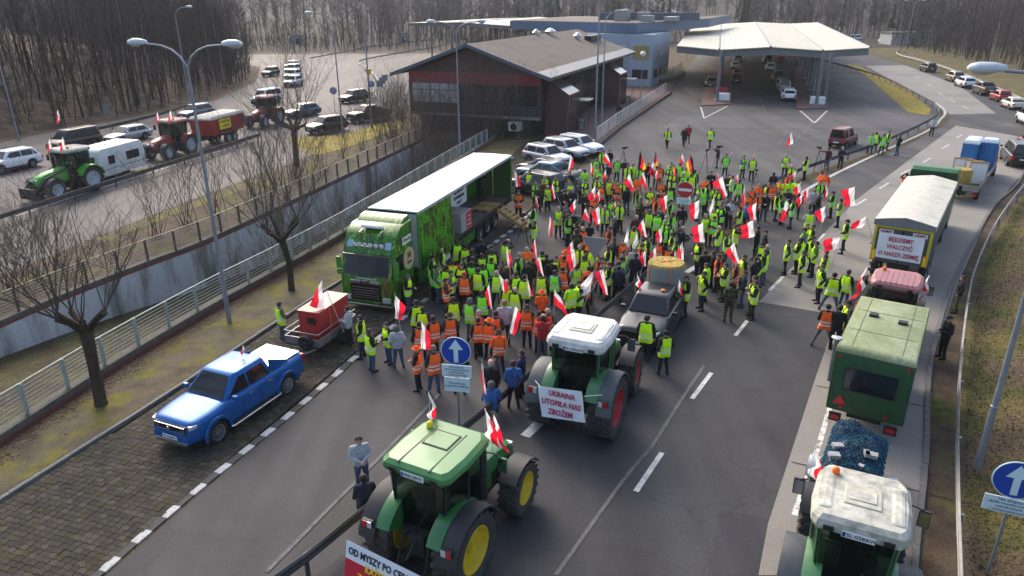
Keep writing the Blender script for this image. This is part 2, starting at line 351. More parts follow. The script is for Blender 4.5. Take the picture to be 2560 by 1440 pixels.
def body_meshes(pose):
    C, head = skeleton(pose); mb = MB()
    for a, r, b, q, g in C: capsule_sweep(mb, a, r, b, q)
    o = mb.build('person', [SKIN, CLOTH['k'], CLOTH['k'], CLOTH['s']]); dg = bpy.context.evaluated_depsgraph_get
    md = o.modifiers.new('r', 'REMESH'); md.mode = 'VOXEL'; md.voxel_size = .0135
    full = bpy.data.meshes.new_from_object(o.evaluated_get(dg())); md2 = o.modifiers.new('s', 'SMOOTH'); md2.iterations = 2; md2.factor = .4
    md3 = o.modifiers.new('d', 'DECIMATE'); md3.ratio = .22
    me = bpy.data.meshes.new_from_object(o.evaluated_get(dg())); bpy.data.objects.remove(o)
    reg = [c[4] for c in C]
    def regions(mesh):
        n = len(mesh.polygons); co = np.empty(n * 3); mesh.polygons.foreach_get('center', co); co = co.reshape(-1, 3)
        return co, [reg[k] for k in nearest(C, co)]
    zo = -.47 if pose == 'k' else 0
    me.materials.clear()
    for m in (SKIN, CLOTH['k'], CLOTH['k'], CLOTH['s']): me.materials.append(m)
    co, rg = regions(me); me.polygons.foreach_set('material_index', [{'h': 0, 'j': 1, 't': 2, 's': 3}.get(g, 1 if z - zo > .83 else 2) if not (g == 't' and z - zo > .86) else 1 for g, z in zip(rg, co[:, 2])])
    me.shade_smooth(); me.update()
    # vest: the torso's own surface, pushed outwards
    vests = []
    co, rg = regions(full)
    for opened in (0, 1):
        bm = bmesh.new(); bm.from_mesh(full); bm.faces.ensure_lookup_table(); bm.normal_update()
        kill = [f for f, g, c in zip(bm.faces, rg, co) if not ((g == 'b' or (g == 't' and c[2] - zo > .76)) and .76 < c[2] - zo < 1.475) or (opened and abs(c[1]) < .045 + .05 * max(0, c[2] - zo - 1.25) and f.normal.x > .25)]
        bmesh.ops.delete(bm, geom=kill, context='FACES'); bm.normal_update()
        for v in bm.verts: v.co += v.normal * (.032 + .02 * max(0, 1.1 - (v.co.z - zo)))
        m = bpy.data.meshes.new('vest'); bm.to_mesh(m); bm.free(); m.materials.clear(); m.materials.append(VEST['Y'])
        t = link(bpy.data.objects.new('vest', m)); d = t.modifiers.new('d', 'DECIMATE'); d.ratio = .3
        m2 = bpy.data.meshes.new_from_object(t.evaluated_get(dg())); bpy.data.objects.remove(t); m2.shade_smooth(); vests.append(m2)
    bpy.data.meshes.remove(full)
    return me, vests, head
POSES = {p: body_meshes(p) for p in 'sSacxpFLwtk'}
def ball(mb, c, rx, ry, rz, n=12, m=7, z0=-1., mi=None):
    rings = []
    for i in range(m + 1):
        u = lerp(math.asin(z0), math.pi / 2 * .985, i / m)
        rings.append([(c[0] + rx * math.cos(u) * math.cos(2 * math.pi * j / n), c[1] + ry * math.cos(u) * math.sin(2 * math.pi * j / n), c[2] + rz * math.sin(u)) for j in range(n)])
    mb.loft(rings, mi)
def headgear(k):
    mb = MB()
    if k in 'hbG':
        ball(mb, (-.018, 0, .028), .108, .104, .108, z0=.05); ball(mb, (-.035, 0, -.005), .09, .096, .09, z0=-.75)
        return 'hair', mb.mesh('hair', HAIR[k], smooth=60)
    if k == 'B': ball(mb, (-.04, 0, -.02), .085, .099, .055, z0=-.8); return 'hair', mb.mesh('hair', HAIR['G'], smooth=60)
    if k in 'cC':
        ball(mb, (-.012, 0, .03), .112, .108, .10, z0=.0); mb.prism([(.06, -.075), (.13, -.06), (.17, -.02), (.17, .02), (.13, .06), (.06, .075)], .03, .042); ball(mb, (-.035, 0, -.005), .088, .094, .06, z0=-.6)
        return 'cap', mb.mesh('cap', CLOTH['k' if k == 'c' else 'R'], smooth=50)
    if k in 'oH':
        ball(mb, (-.01, 0, .035), .112, .11, .11, z0=.0); mb.lathe([(.03, .10), (.028, .165), (.04, .165), (.045, .10)], 'z', 16, (-.01, 0, .0)); ball(mb, (-.035, 0, -.005), .088, .094, .06, z0=-.6)
        return 'hat', mb.mesh('hat', CLOTH['O' if k == 'o' else 't'], smooth=50)
    ball(mb, (-.02, 0, .02), .118, .116, .118, z0=-.1); ball(mb, (-.04, 0, -.04), .11, .12, .10, z0=-.9); return 'hood', mb.mesh('hood', CLOTH['d' if k == 'u' else 'g'], smooth=60)
GEAR = {k: headgear(k) for k in 'hbGBcCoHu'}
def person(x, y, rz, pose, vest, coat, legs, gear, sc, label, z=0.):
    pose = 'sSacxpFLwtk'[pose]; v = ('-', 'Y', 'G', 'O')[vest]; h = 'hbGBcCuoH'[gear]
    j = ('k', 'g', 'n', 'r', 'w', 'c', 'O', 'L', 'G', 'b', 'B', 'R')[coat]; t = ('k', 'j', 'g', 'n', 'r', 'c', 'G')[legs]; me, vests, head = POSES[pose]
    o = inst('person', me, None, (x, y, z), (0, 0, rz), (sc * random.uniform(.97, 1.08), sc * random.uniform(.97, 1.1), sc))
    tag(o, label, 'person', 'people at the protest')
    for i, m in ((1, CLOTH[j]), (2, CLOTH[{'n': 'J', 'G': 'z', 'r': 't'}.get(t, t)])):
        o.material_slots[i].link = 'OBJECT'; o.material_slots[i].material = m
    if v != '-':
        w = inst('vest', vests[random.random() < .5 and pose not in 'F'], o); w.material_slots[0].link = 'OBJECT'; w.material_slots[0].material = VEST[v]
    nm, g = GEAR[h]; inst(nm, g, o, head, (0, 0, random.uniform(-.35, .35)))
    return o

# ================================================================ CARS
PLASTIC = mat('black_plastic', (.018, .018, .019), .55, var=.2)
CGLASS = mat('tinted_glass', (.010, .014, .017), .08, var=0, spec=.5)
RIM = mat('alloy', (.42, .43, .45), .3, .8, var=.15)
RIMD = mat('steel_rim', (.12, .12, .125), .4, .6, var=.2)
PLATE = mat('plate_white', (.72, .74, .76), .4, var=.05); PBLUE = mat('plate_blue', (.02, .06, .35), .4, var=0); PTXT = mat('plate_ink', (.02, .02, .03), .5, var=0)
GRILLE = mat('grille', (.012, .012, .013), .4, .3, var=.1)
CHR2 = mat('satin_chrome', (.5, .51, .53), .22, .95, var=.05)
def paint(name, col, metal=.25, rough=.32): return mat('paint_' + name, col, rough, metal, var=.08, vscale=1.2, coat=.4)
CP = dict(white=paint('white', (.74, .75, .76), 0), silver=paint('silver', (.40, .42, .44), .6), grey=paint('grey', (.13, .15, .17), .5), dark=paint('dark', (.020, .022, .026), .3), black=paint('black', (.010, .010, .012), .1), red=paint('red', (.33, .02, .02), .2), maroon=paint('maroon', (.17, .025, .025), .1, .45),
          blue=mat('paint_blue', (.008, .095, .31), .38, .3, var=.08, vscale=1.2, coat=.12, spec=.35), champagne=paint('champagne', (.27, .25, .20), .5), brown=paint('brown', (.09, .075, .055), .4), steelblue=paint('steelblue', (.12, .17, .21), .5), sage=paint('sage', (.22, .27, .22), .3), cream=paint('cream', (.62, .60, .50), 0))
def wheel_meshes(r, w, spokes=6, rim=RIM, rr=.66):
    t = MB(); t.lathe([(-w * .42, r * rr), (-w * .5, r * .80), (-w * .47, r * .95), (-w * .3, r), (w * .3, r), (w * .47, r * .95), (w * .5, r * .80), (w * .42, r * rr)], 'y', 28, cap=False)
    m = MB(); q = r * rr; m.lathe([(-w * .3, q * 1.0), (-w * .46, q * 1.0), (-w * .46, q * .93), (-w * .2, q * .86), (w * .2, q * .86), (w * .46, q * .93), (w * .46, q), (w * .3, q)], 'y', 28, cap=False)
    d = MB(); d.lathe([(-w * .1, .01), (-w * .1, q * .88), (w * .1, q * .88), (w * .1, .01)], 'y', 20)
    for s in (-1, 1):
        m.lathe([(s * w * .30, .005), (s * w * .36, q * .16), (s * w * .3, q * .24)], 'y', 12)
        for k in range(spokes):
            a = 2 * math.pi * k / spokes
            m.box((math.cos(a) * q * .52, s * w * .32, math.sin(a) * q * .52), (q * .82, .03, q * .17), rot=Matrix.Rotation(-a, 3, 'Y'))
    return t.mesh('tyre', BLACK, smooth=40), m.mesh('rim', rim, smooth=35), d.mesh('brake_disc', DARK, smooth=40)
WH = {}
def wheel(parent, loc, r, w, spokes=6, rim=RIM, deep=True, rr=.66):
    k = (r, w, spokes, rim.name, rr)
    if k not in WH: WH[k] = wheel_meshes(r, w, spokes, rim, rr)
    a, b, c = WH[k]
    o = link(bpy.data.objects.new('wheel', None)); o.parent = parent; o.location = loc
    inst('tyre', a, o); inst('rim', b, o); inst('brake_disc', c, o)
    return o
# lengths in metres; x forward, origin on the ground under the middle
CARS = dict(
    suv=dict(L=4.7, W=1.88, H=1.70, wb=2.75, r=.37, hood=1.02, belt=1.08, nose=.86, wsb=1.05, rf=.42, rr=-1.72, rgb=-2.18, tail=1.02, rails=1),
    wagon=dict(L=4.75, W=1.83, H=1.50, wb=2.78, r=.33, hood=.90, belt=.94, nose=.70, wsb=1.0, rf=.25, rr=-1.62, rgb=-2.15, tail=.92, rails=1),
    sedan=dict(L=4.6, W=1.80, H=1.44, wb=2.70, r=.32, hood=.88, belt=.93, nose=.68, wsb=.95, rf=.2, rr=-.95, rgb=-1.62, tail=.98, rails=0),
    hatch=dict(L=4.05, W=1.74, H=1.48, wb=2.52, r=.31, hood=.90, belt=.94, nose=.70, wsb=.88, rf=.2, rr=-1.35, rgb=-1.82, tail=.95, rails=0),
    pickup=dict(L=5.30, W=1.93, H=1.84, wb=3.25, r=.40, hood=1.17, belt=1.20, nose=1.09, wsb=1.22, rf=.52, rr=-.82, rgb=-1.05, tail=1.22, rails=0, bed=1),
    van=dict(L=4.95, W=1.92, H=1.95, wb=3.0, r=.35, hood=1.08, belt=1.12, nose=.88, wsb=1.60, rf=.85, rr=-2.25, rgb=-2.40, tail=1.10, rails=1),
    boxvan=dict(L=3.98, W=1.64, H=1.80, wb=2.7, r=.30, hood=.92, belt=.95, nose=.74, wsb=.95, rf=.42, rr=-1.90, rgb=-1.96, tail=.95, rails=0))
CACHE = {}
def rounded(me):
    o = link(bpy.data.objects.new('t', me)); md = o.modifiers.new('s', 'SUBSURF'); md.levels = md.render_levels = 1
    m2 = bpy.data.meshes.new_from_object(o.evaluated_get(bpy.context.evaluated_depsgraph_get())); bpy.data.objects.remove(o); m2.shade_smooth(); m2.set_sharp_from_angle(angle=R(50)); m2.name = 'body'; return m2
def car_parts(kind):
    if kind in CACHE: return CACHE[kind]
    p = CARS[kind]; L, W, H, r = p['L'], p['W'], p['H'], p['r']; hw = W / 2; xf, xr = p['wb'] / 2 + .06, -p['wb'] / 2 + .06; h0, h1 = -L / 2, L / 2; sill = .24 if H < 1.6 else .34
    parts = []
    def top(x): return float(np.interp(x, [h0, h0 + .05, p['rgb'] + .02, p['wsb'], h1 - .55, h1 - .12, h1], [p['tail'] - .16, p['tail'] - .02, p['belt'] if not p.get('bed') else p['tail'], p['belt'], p['hood'] - .03, p['nose'] + .02, p['nose'] - .14]))
    def half(x): return hw * float(np.interp(x, [h0, h0 + .14, h0 + .6, h1 - .75, h1 - .2, h1], [.80, .93, 1, 1, .92, .74]))
    ra = r + .085
    def bot(x):
        z = sill if h0 + .35 < x < h1 - .3 else sill + .06
        for c in (xf, xr):
            if abs(x - c) < ra: z = max(z, r + math.sqrt(ra * ra - (x - c) ** 2))
        return z
    xs = sorted(set([h0, h0 + .05, h0 + .14, h0 + .35, h1 - .55, h1 - .3, h1 - .12, h1 - .04, h1, p['wsb'], p['rgb'], 0, .5, -.5, (xf + h1) / 2] + [c + ra * math.sin(R(a)) for c in (xf, xr) for a in (-90, -89, -70, -48, -25, 0, 25, 48, 70, 89, 90)]))
    xs = [x for x in xs if h0 <= x <= h1]; rings = []
    for x in xs:
        w, zt, zb = half(x), top(x), bot(x); zm = max(.62 if H < 1.6 else .72, zb + .03); zs = max(zt - .10, zm + .02); zc = max(zt, zs + .02)
        hs = [(w * .93, zb), (w * .995, min(zb + .09, zm - .01)), (w, zm), (w * .975, zs), (w * .90, zc), (w * .5, zc + .022), (0, zc + .03)]
        rings.append([(x, -a, b) for a, b in hs] + [(x, a, b) for a, b in hs[-2::-1]])
    b = MB(); b.loft(rings); parts.append(('body', rounded(b.mesh('body', CP['white'])), 'paint'))
    # cabin shell and panes
    bw, tw = half(0) * .885, half(0) * .70; zb, zr = p['belt'] + .01, H
    lo = [(p['wsb'], bw * .93), (p['wsb'] - .22, bw), (p['rgb'] + .12, bw), (p['rgb'], bw * .95)]
    hi = [(p['rf'], tw * .92), (p['rf'] - .22, tw), (p['rr'] + .12, tw), (p['rr'], tw * .95)]
    ringl = [(x, -y, zb - .03) for x, y in lo] + [(x, y, zb - .03) for x, y in lo[::-1]]
    mid = [(x, -y, zr - .10) for x, y in [(lerp(a[0], c[0], .86), lerp(a[1], c[1], .86)) for a, c in zip(lo, hi)]]
    mid += [(x, -y, z) for x, y, z in mid[::-1]]
    top1 = [(x, -y * .96, zr - .025) for x, y in hi] + [(x, y * .96, zr - .025) for x, y in hi[::-1]]
    top2 = [(x * .93 - .03, -y * .55, zr) for x, y in hi] + [(x * .93 - .03, y * .55, zr) for x, y in hi[::-1]]
    c = MB(); c.loft([ringl, mid, top1, top2]); parts.append(('cabin', c.mesh('cabin', CP['white'], smooth=50, bevel=.03), 'paint'))
    def pane(A, B, C, D, o=.012):
        A, B, C, D = map(Vector, (A, B, C, D)); n = (B - A).cross(D - A).normalized(); m = MB()
        f = [q + n * o for q in (A, B, C, D)]; k = [q - n * .01 for q in (A, B, C, D)]; m.loft([k, f]); return m
    def pt(kx, side, t):                      # point on the cabin's slanted side
        f = (zb + t * (zr - .10 - zb))
        return f
    def sidept(x, t, s):
        tt = t * .86; return (x, s * (lerp(bw, tw, tt) + .006), lerp(zb - .03, zr - .10, t))
    def xfront(t): return lerp(p['wsb'] - .16, p['rf'] - .2, t)
    def xback(t): return lerp(p['rgb'] + .1, p['rr'] + .1, t)
    ws = pane((p['wsb'] - .05, -bw * .84, zb + .04), (p['wsb'] - .05, bw * .84, zb + .04), (p['rf'] + .06, tw * .82, zr - .085), (p['rf'] + .06, -tw * .82, zr - .085), .02)
    parts.append(('windshield', ws.mesh('windshield', CGLASS), None))
    rw = pane((p['rgb'] - .005, bw * .82, zb + .08), (p['rgb'] - .005, -bw * .82, zb + .08), (p['rr'] - .005, -tw * .80, zr - .12), (p['rr'] - .005, tw * .80, zr - .12), .02)
    parts.append(('rear_window', rw.mesh('rear_window', CGLASS), None))
    xb = (p['wsb'] + p['rgb']) / 2 + (.0 if H < 1.9 else .35); cuts = [(xfront, lambda t: xb + .04), (lambda t: xb - .04, lambda t: max(xback(t) + .06, xb - 1.0 if not p.get('bed') else -9))]
    if H < 1.9 and not p.get('bed') and kind in ('suv', 'wagon'): cuts.append((lambda t: xb - 1.1, lambda t: xback(t) + .05))
    if H >= 1.9: cuts.append((lambda t: xb - 1.1, lambda t: xback(t) + .1))
    if kind == 'boxvan': cuts = cuts[:1] + [(lambda t: -1.15, lambda t: -1.65)]
    for s in (-1, 1):
        for a, e in cuts:
            q = [sidept(a(.12), .12, s), sidept(e(.12), .12, s), sidept(e(.9), .9, s), sidept(a(.9), .9, s)]
            if s > 0: q = q[::-1]
            parts.append(('side_window', pane(*q, .012).mesh('side_window', CGLASS), None))
        m = MB(); m.box((p['wsb'] - .28, s * (hw + .09), zb + .07), (.13, .2, .15)); parts.append(('mirror', m.mesh('mirror', CP['white'], bevel=.03), 'paint'))
        m = MB(); m.box((h1 - .24, s * hw * .66, p['nose'] - .10), (.26, hw * .40, .13), rz=-s * .38); parts.append(('headlight', m.mesh('headlight', LENS, bevel=.02), None))
        m = MB(); m.box((h0 + .05, s * hw * .77, p['tail'] - .24), (.13, hw * .24, .34 if H > 1.6 else .2), rz=s * .2); parts.append(('taillight', m.mesh('taillight', REDL, bevel=.02), None))
        if p['rails']: m = MB(); m.tube([(p['rf'] - .2, s * tw * .9, zr), (p['rf'] - .35, s * tw * .9, zr + .05), (p['rr'] + .3, s * tw * .9, zr + .05), (p['rr'] + .12, s * tw * .9, zr)], .018, 6); parts.append(('roof_rail', m.mesh('roof_rail', DARK), None))
        m = MB(); m.b2((xr + ra + .05, s * hw * .90, sill - .05), (xf - ra - .05, s * hw * 1.005, sill + .07)); parts.append(('sill', m.mesh('sill', PLASTIC, bevel=.02), None))
    m = MB(); m.b2((h0 + .2, -hw * .8, sill - .06), (h1 - .2, hw * .8, sill + .12)); parts.append(('underbody', m.mesh('underbody', DARK), None))
    m = MB(); m.box((h1 - .015, 0, p['nose'] - .16), (.05, hw * .95, .16)); parts.append(('grille', m.mesh('grille', GRILLE, bevel=.012), None))
    m = MB(); m.box((h1 - .06, 0, sill + .13), (.12, hw * 1.45, .16)); parts.append(('front_bumper', m.mesh('front_bumper', PLASTIC, bevel=.03), None))
    m = MB(); m.box((h0 + .05, 0, sill + .14), (.14, hw * 1.6, .18)); parts.append(('rear_bumper', m.mesh('rear_bumper', PLASTIC, bevel=.03), None))
    m = MB(); m.box((h1 + .015, 0, sill + .24), (.02, .52, .11)); parts.append(('number_plate', m.mesh('number_plate', PLATE), None))
    m = MB(); m.box((h0 - .03, 0, p['tail'] - .36), (.02, .52, .11)); parts.append(('number_plate', m.mesh('number_plate', PLATE), None))
    if p.get('bed'):
        m = MB(); x0, x1 = h0 + .1, p['rgb'] - .1; y = hw * .78
        m.b2((x0, -y, p['tail'] + .025), (x1, y, p['tail'] + .05)); parts.append(('bed_cover', m.mesh('bed_cover', PLASTIC, bevel=.01), 'bed'))
        for s in (-1, 1):
            m = MB(); m.prism_y([(p['rgb'] + .1, zr - .15), (p['rgb'] - .85, p['tail'] + .03), (p['rgb'] + .1, p['tail'])], s * hw * .80, s * hw * .86); parts.append(('sail_panel', m.mesh('sail_panel', CP['white']), 'paint'))
    CACHE[kind] = parts; return parts
def car(kind, loc, hdg, col, label, cat='car', group=None, bed=None, rim=RIM, spokes=6, z=0., rails=True):
    p = CARS[kind]; t = thing('car' if kind not in ('pickup', 'van', 'boxvan') else {'pickup': 'pickup_truck'}.get(kind, 'van'), label, cat, (*loc, z), R(hdg), group)
    for nm, me, what in car_parts(kind):
        if nm == 'roof_rail' and not rails: continue
        o = inst(nm, me, t)
        if what == 'paint' or (what == 'bed' and bed): o.material_slots[0].link = 'OBJECT'; o.material_slots[0].material = CP[col] if what == 'paint' else bed
    for x in (p['wb'] / 2 + .06, -p['wb'] / 2 + .06):
        for s in (-1, 1): wheel(t, (x, s * (p['W'] / 2 - .13), p['r']), p['r'], .235, spokes, rim)
    return t
for k_ in CARS: car_parts(k_)

# ================================================================ THE SETTING
def fx(pts):
    ys = [p[1] for p in pts]; xs = [p[0] for p in pts]
    return lambda y: float(np.interp(y, ys, xs))
PITR = [(-19.4, 8), (-17.6, 14), (-16.3, 19.2), (-15.2, 24.2), (-13.6, 29.8), (-12.3, 33.5), (-9.9, 41), (-6, 56), (-2, 71), (-1, 76)]
PITL = [(-28, 8), (-23.4, 24), (-22.2, 27.9), (-20.9, 31.9), (-19.2, 36), (-17.3, 40.7), (-13.1, 56), (-9.4, 70), (-8, 76)]
CURBA = [(-11.9, 6), (-11.0, 11), (-10.1, 13.9), (-9.1, 16.9), (-7.7, 20.6), (-6.4, 24.4), (-6.1, 25.4), (-.9, 39.7), (.3, 42.8), (5.9, 59.3), (8.7, 71), (15.5, 89), (23.2, 109.3), (27, 122), (35, 150), (50, 200), (64, 250)]
CURBB = [(-18.2, 6), (-15.5, 13.5), (-14.4, 16.5), (-12.4, 22), (-10.6, 27.4), (-9.2, 31.6), (-6.3, 40), (-1.2, 57), (1.6, 71), (3.4, 76)]
KERBR = [(6.6, 8), (9.7, 13.6), (12.5, 18.3), (16.2, 24.8), (22, 33.3), (32, 46.4), (41.1, 57), (67, 93), (81, 150), (92, 200), (100, 250)]
GUARDR = [(7.6, 8), (10.8, 13.6), (12.3, 16.4), (15.5, 21.8), (19.2, 27.7), (23.3, 33.8), (30.2, 42.7), (40, 54.2), (68.5, 92), (82.5, 150), (94, 200), (102, 250)]
FORL = [(-62, 8), (-56, 40), (-51, 77), (-46, 90), (-42.5, 105), (-45, 130), (-54, 160), (-90, 210), (-150, 260)]
ROADLR = [(-30, 20), (-26.2, 34.5), (-23.7, 45.5), (-20.5, 57.1), (-18.6, 63), (-17.6, 70), (-16.5, 78), (-14.5, 90), (-8, 105), (2, 125), (8, 150), (10, 200)]
PL, PR, CA, CB, KR, GR, FL, RL = map(fx, (PITL, PITR, CURBA, CURBB, KERBR, GUARDR, FORL, ROADLR))
def pit_floor(y): return -.3 - min(max(y - 19, 0) * .105, 2.7) if 19 <= y <= 73 else 0.
def sstep(a, b, x): t = min(max((x - a) / (b - a), 0), 1); return t * t * (3 - 2 * t)
def TZ(x, y):
    z = 0.
    d = x - GR(y) - .9
    if d > 0: z += min(.30 * d, 3 + .06 * d, 7) * (1 - .93 * sstep(88, 135, y))
    d = FL(y) - x - 1.
    if d > 0: z += min(.26 * d, 9) * sstep(25, 50, y) * (1 - .75 * sstep(110, 190, y))
    if y > 230: z += (y - 230) * .018 + 12 * sstep(300, 700, y)
    return z
VERGE = ramp_mat('verge_soil', [(.25, '#2c241c'), (.45, '#46392b'), (.6, '#5a4c3a'), (.75, '#3a3420')], scale=.9, fine=22, fine_amt=.55, bump=.6, bdist=.06,
                 second=([(.3, '#3a3c14'), (.6, '#57551e')], .45, .52, .62))
LITTER = ramp_mat('leaf_litter', [(.28, '#211a16'), (.45, '#382c24'), (.58, '#5a483c'), (.72, '#2c231e')], scale=.5, fine=6, fine_amt=.6, bump=.7, bdist=.1)
BANK = ramp_mat('bank_grass', [(.28, '#2e2f14'), (.45, '#4c4a22'), (.6, '#66592f'), (.75, '#40441c')], scale=.6, fine=14, fine_amt=.5, bump=.7, bdist=.08,
                second=([(.3, '#3b3122'), (.6, '#574838')], .3, .5, .62))
FIELD = ramp_mat('far_field', [(.3, '#1f1a16'), (.5, '#2b241d'), (.62, '#372f25'), (.8, '#5a5342')], scale=.02, fine=.5, bump=0)
PITM = ramp_mat('pit_soil', [(.28, '#2b2a1c'), (.45, '#3d3424'), (.6, '#4c4a26'), (.75, '#59513a')], scale=.7, fine=16, fine_amt=.55, bump=.6, bdist=.05)
MOSS = ramp_mat('mossy_paving', [(.28, '#3a342a'), (.45, '#504737'), (.6, '#5d5440'), (.75, '#463e30')], scale=1.1, fine=26, fine_amt=.5, bump=.6, bdist=.03,
                second=([(.25, '#45421a'), (.55, '#666022')], .9, .47, .60))
YGRASS = ramp_mat('yellow_grass', [(.3, '#5d5418'), (.5, '#8a7a26'), (.7, '#4d4a1a')], scale=.5, fine=8, fine_amt=.4, bump=.5, bdist=.08)
ASPH = asphalt('asphalt_worn', '#3a393a', '#464546', '#575450', .75)
ASPHD = asphalt('asphalt_dark', '#333335', '#3c3c3e', '#474748', .75)
ASPHL = asphalt('asphalt_far', '#413e40', '#4c494b', '#585353', .7)
ASPHK = asphalt('asphalt_patch', '#313135', '#38383c', '#3e3e42', .75)
LCONC = ramp_mat('concrete_lane', [(.3, '#75726c'), (.5, '#85817a'), (.7, '#7c7872')], scale=.12, detail=10, rough=.75, fine=30, fine_amt=.16, bump=.15, bdist=.01, second=([(.3, '#65625e'), (.6, '#827e78')], .09, .5, .6))
ISLE = ramp_mat('island_paving', [(.3, '#5b4641'), (.5, '#6d5650'), (.7, '#554642')], scale=.6, fine=9, fine_amt=.25, bump=.2)

KDARK_ = mat('joint_dark', (.03, .03, .03), .9)
# --- terrain: one sheet, with the sunken ramp cut into it
ys = [-30, -10, 0, 4, 8, 12, 16, 19, 19.02] + [21 + 2 * i for i in range(26)] + [73, 73.02] + [75 + 3 * i for i in range(22)] + [145, 155, 165, 180, 195, 210, 230, 250, 280, 320, 370, 430, 500, 600, 720, 900, 1300]
P = []
for y in ys:
    l, r, f, g = PL(y), PR(y), FL(y), GR(y)
    L = [f - d for d in (900, 600, 300, 180, 110, 70, 45, 34, 26, 20, 15, 10.5, 7, 4.5, 2.5, 1)] + [lerp(f, l, t) for t in (.1, .25, .4, .55, .7, .85, 1)]
    Rr = [lerp(r, g, t) for t in (0, .12, .25, .4, .55, .7, .85, 1)] + [g + d for d in (.9, 1.7, 3, 5, 7.5, 11, 16, 23, 33, 50, 80, 140, 260, 500, 900)]
    zp = pit_floor(y)
    row = [(x, y, TZ(x, y) if x < f or x > g or y > 230 else 0.) for x in L]
    row += [(x, y, zp + TZ(x, y)) for x in (l + .02, lerp(l, r, .35), lerp(l, r, .7), r - .02)]
    row += [(x, y, TZ(x, y)) for x in Rr]; P.append(row)
mb = MB(); mb.grid(P); nl = len(L)
for k, f in enumerate(mb.f):
    p = [mb.v[i] for i in f]; cx = sum(q[0] for q in p) / 4; cy = sum(q[1] for q in p) / 4; j = f[0] % len(P[0])
    mb.m[k] = 4 if cy > 215 else 1 if cx < FL(cy) else 2 if cx > GR(cy) else 3 if nl <= j < nl + 3 and 19 < cy < 73 else 0
gr = mb.build('ground', [VERGE, LITTER, BANK, PITM, FIELD], smooth=40, kind='structure')

def sheet(name, poly, m, z=.004, n=None):
    return MB().add([(p[0], p[1], z) for p in poly], [tuple(range(len(poly)))]).build(name, m, kind='structure')
def ribbon(name, fl, fr, y0, y1, m, z=.004, step=3., thick=0.):
    yy = list(np.arange(y0, y1, step)) + [y1]
    mb = MB(); mb.grid([[(fl(y), y, z), (fr(y), y, z)] for y in yy])
    if thick: mb.grid([[(fr(y), y, z), (fr(y), y, z - thick)] for y in yy]); mb.grid([[(fl(y), y, z - thick), (fl(y), y, z)] for y in yy])
    return mb.build(name, m, kind='structure')
ribbon('road', lambda y: CA(y) + .2, lambda y: KR(y) - .1, -4, 250, ASPH)
RFAR = fx([(58, 235), (74, 270), (85, 320), (89, 390), (86, 460), (94, 560)])
mb = MB(); mb.grid([[(RFAR(y) + d, y, TZ(RFAR(y), y) + .35) for d in (-5, 5)] for y in range(235, 561, 12)]); mb.build('far_road', ASPHL, kind='structure')
for d in (-4.2, 4.2): mb = MB(); mb.grid([[(RFAR(y) + d + e, y, TZ(RFAR(y), y) + .38) for e in (-.25, .25)] for y in range(235, 561, 12)]); mb.build('lane_marking', mat('far_line_white', (.6, .6, .58), .7), kind='structure')
# the road on the left with its several lanes
ribbon('road_left', lambda y: FL(y) + .6, lambda y: RL(y), 22, 200, ASPHL, .005)
ribbon('sidewalk', lambda y: PR(y) + .36, lambda y: CB(y) - .12, 4, 72, MOSS, .12, thick=.2)
GM = smooth_line([(-7.4, 10.5), (-5.0, 13.7), (-4.2, 14.6), (-3.2, 16.6), (-.6, 20.9), (.4, 22.4), (10, 38.8), (17.6, 49.8), (22.8, 56), (33.6, 66.3), (43.3, 77), (49.2, 84.5), (52.6, 91), (54.6, 97), (57.5, 107), (63.1, 127.4), (66.1, 150.6), (69.5, 180)], 4)
GMx = fx([p for p in GM])
ribbon('road_right', lambda y: GMx(y) + .15, lambda y: KR(y) - .12, 0, 40, ASPHD, .008)
# pale concrete lanes of the right-hand carriageway
sheet('concrete_lane', [(11.39, 30.60), (13.67, 29.42), (14.27, 28.89), (16.22, 24.78), (22.18, 33.26), (31.60, 45.90), (40.84, 56.68), (47, 63.5), (52, 70), (48.69, 79.69), (35.05, 62.63), (23.90, 48.61), (13.73, 33.94)], LCONC, .012)
sheet('concrete_shoulder', [(5.94, 13.62), (6.79, 15.47), (11.26, 23.56), (14.22, 28.76), (16.31, 24.94), (12.45, 18.29), (9.75, 13.59)], LCONC, .016)
sheet('concrete_patch', [(73.30, 154.85), (82.03, 156.27), (71.18, 117.72), (58.47, 88.30), (52.53, 87.86), (55.50, 96.27)], LCONC, .012)
for q in ([(2.01, 13.65), (2.38, 14.74), (3.66, 14.44), (3.36, 13.64)], [(4.72, 13.63), (5.67, 16.04), (7.00, 15.63), (6.03, 13.62)], [(20.24, 87.71), (49.53, 86.05), (44.56, 77.71), (16.72, 79.64)]):
    sheet('asphalt_patch', q, ASPHL if q[0][1] > 60 else ASPHK, .012)
for k in range(9):
    y = 13.6 + k * 4.6; x0, x1 = float(np.interp(y, [13, 15.5, 23.6, 29], [5.6, 6.8, 11.3, 14.3])), KR(y + 1.5) - .2
    if y < 30: strip([(x0 + .1, y), (x1, y - (x1 - x0) * .45)], .035, .03).build('concrete_joint', KDARK_, kind='structure')
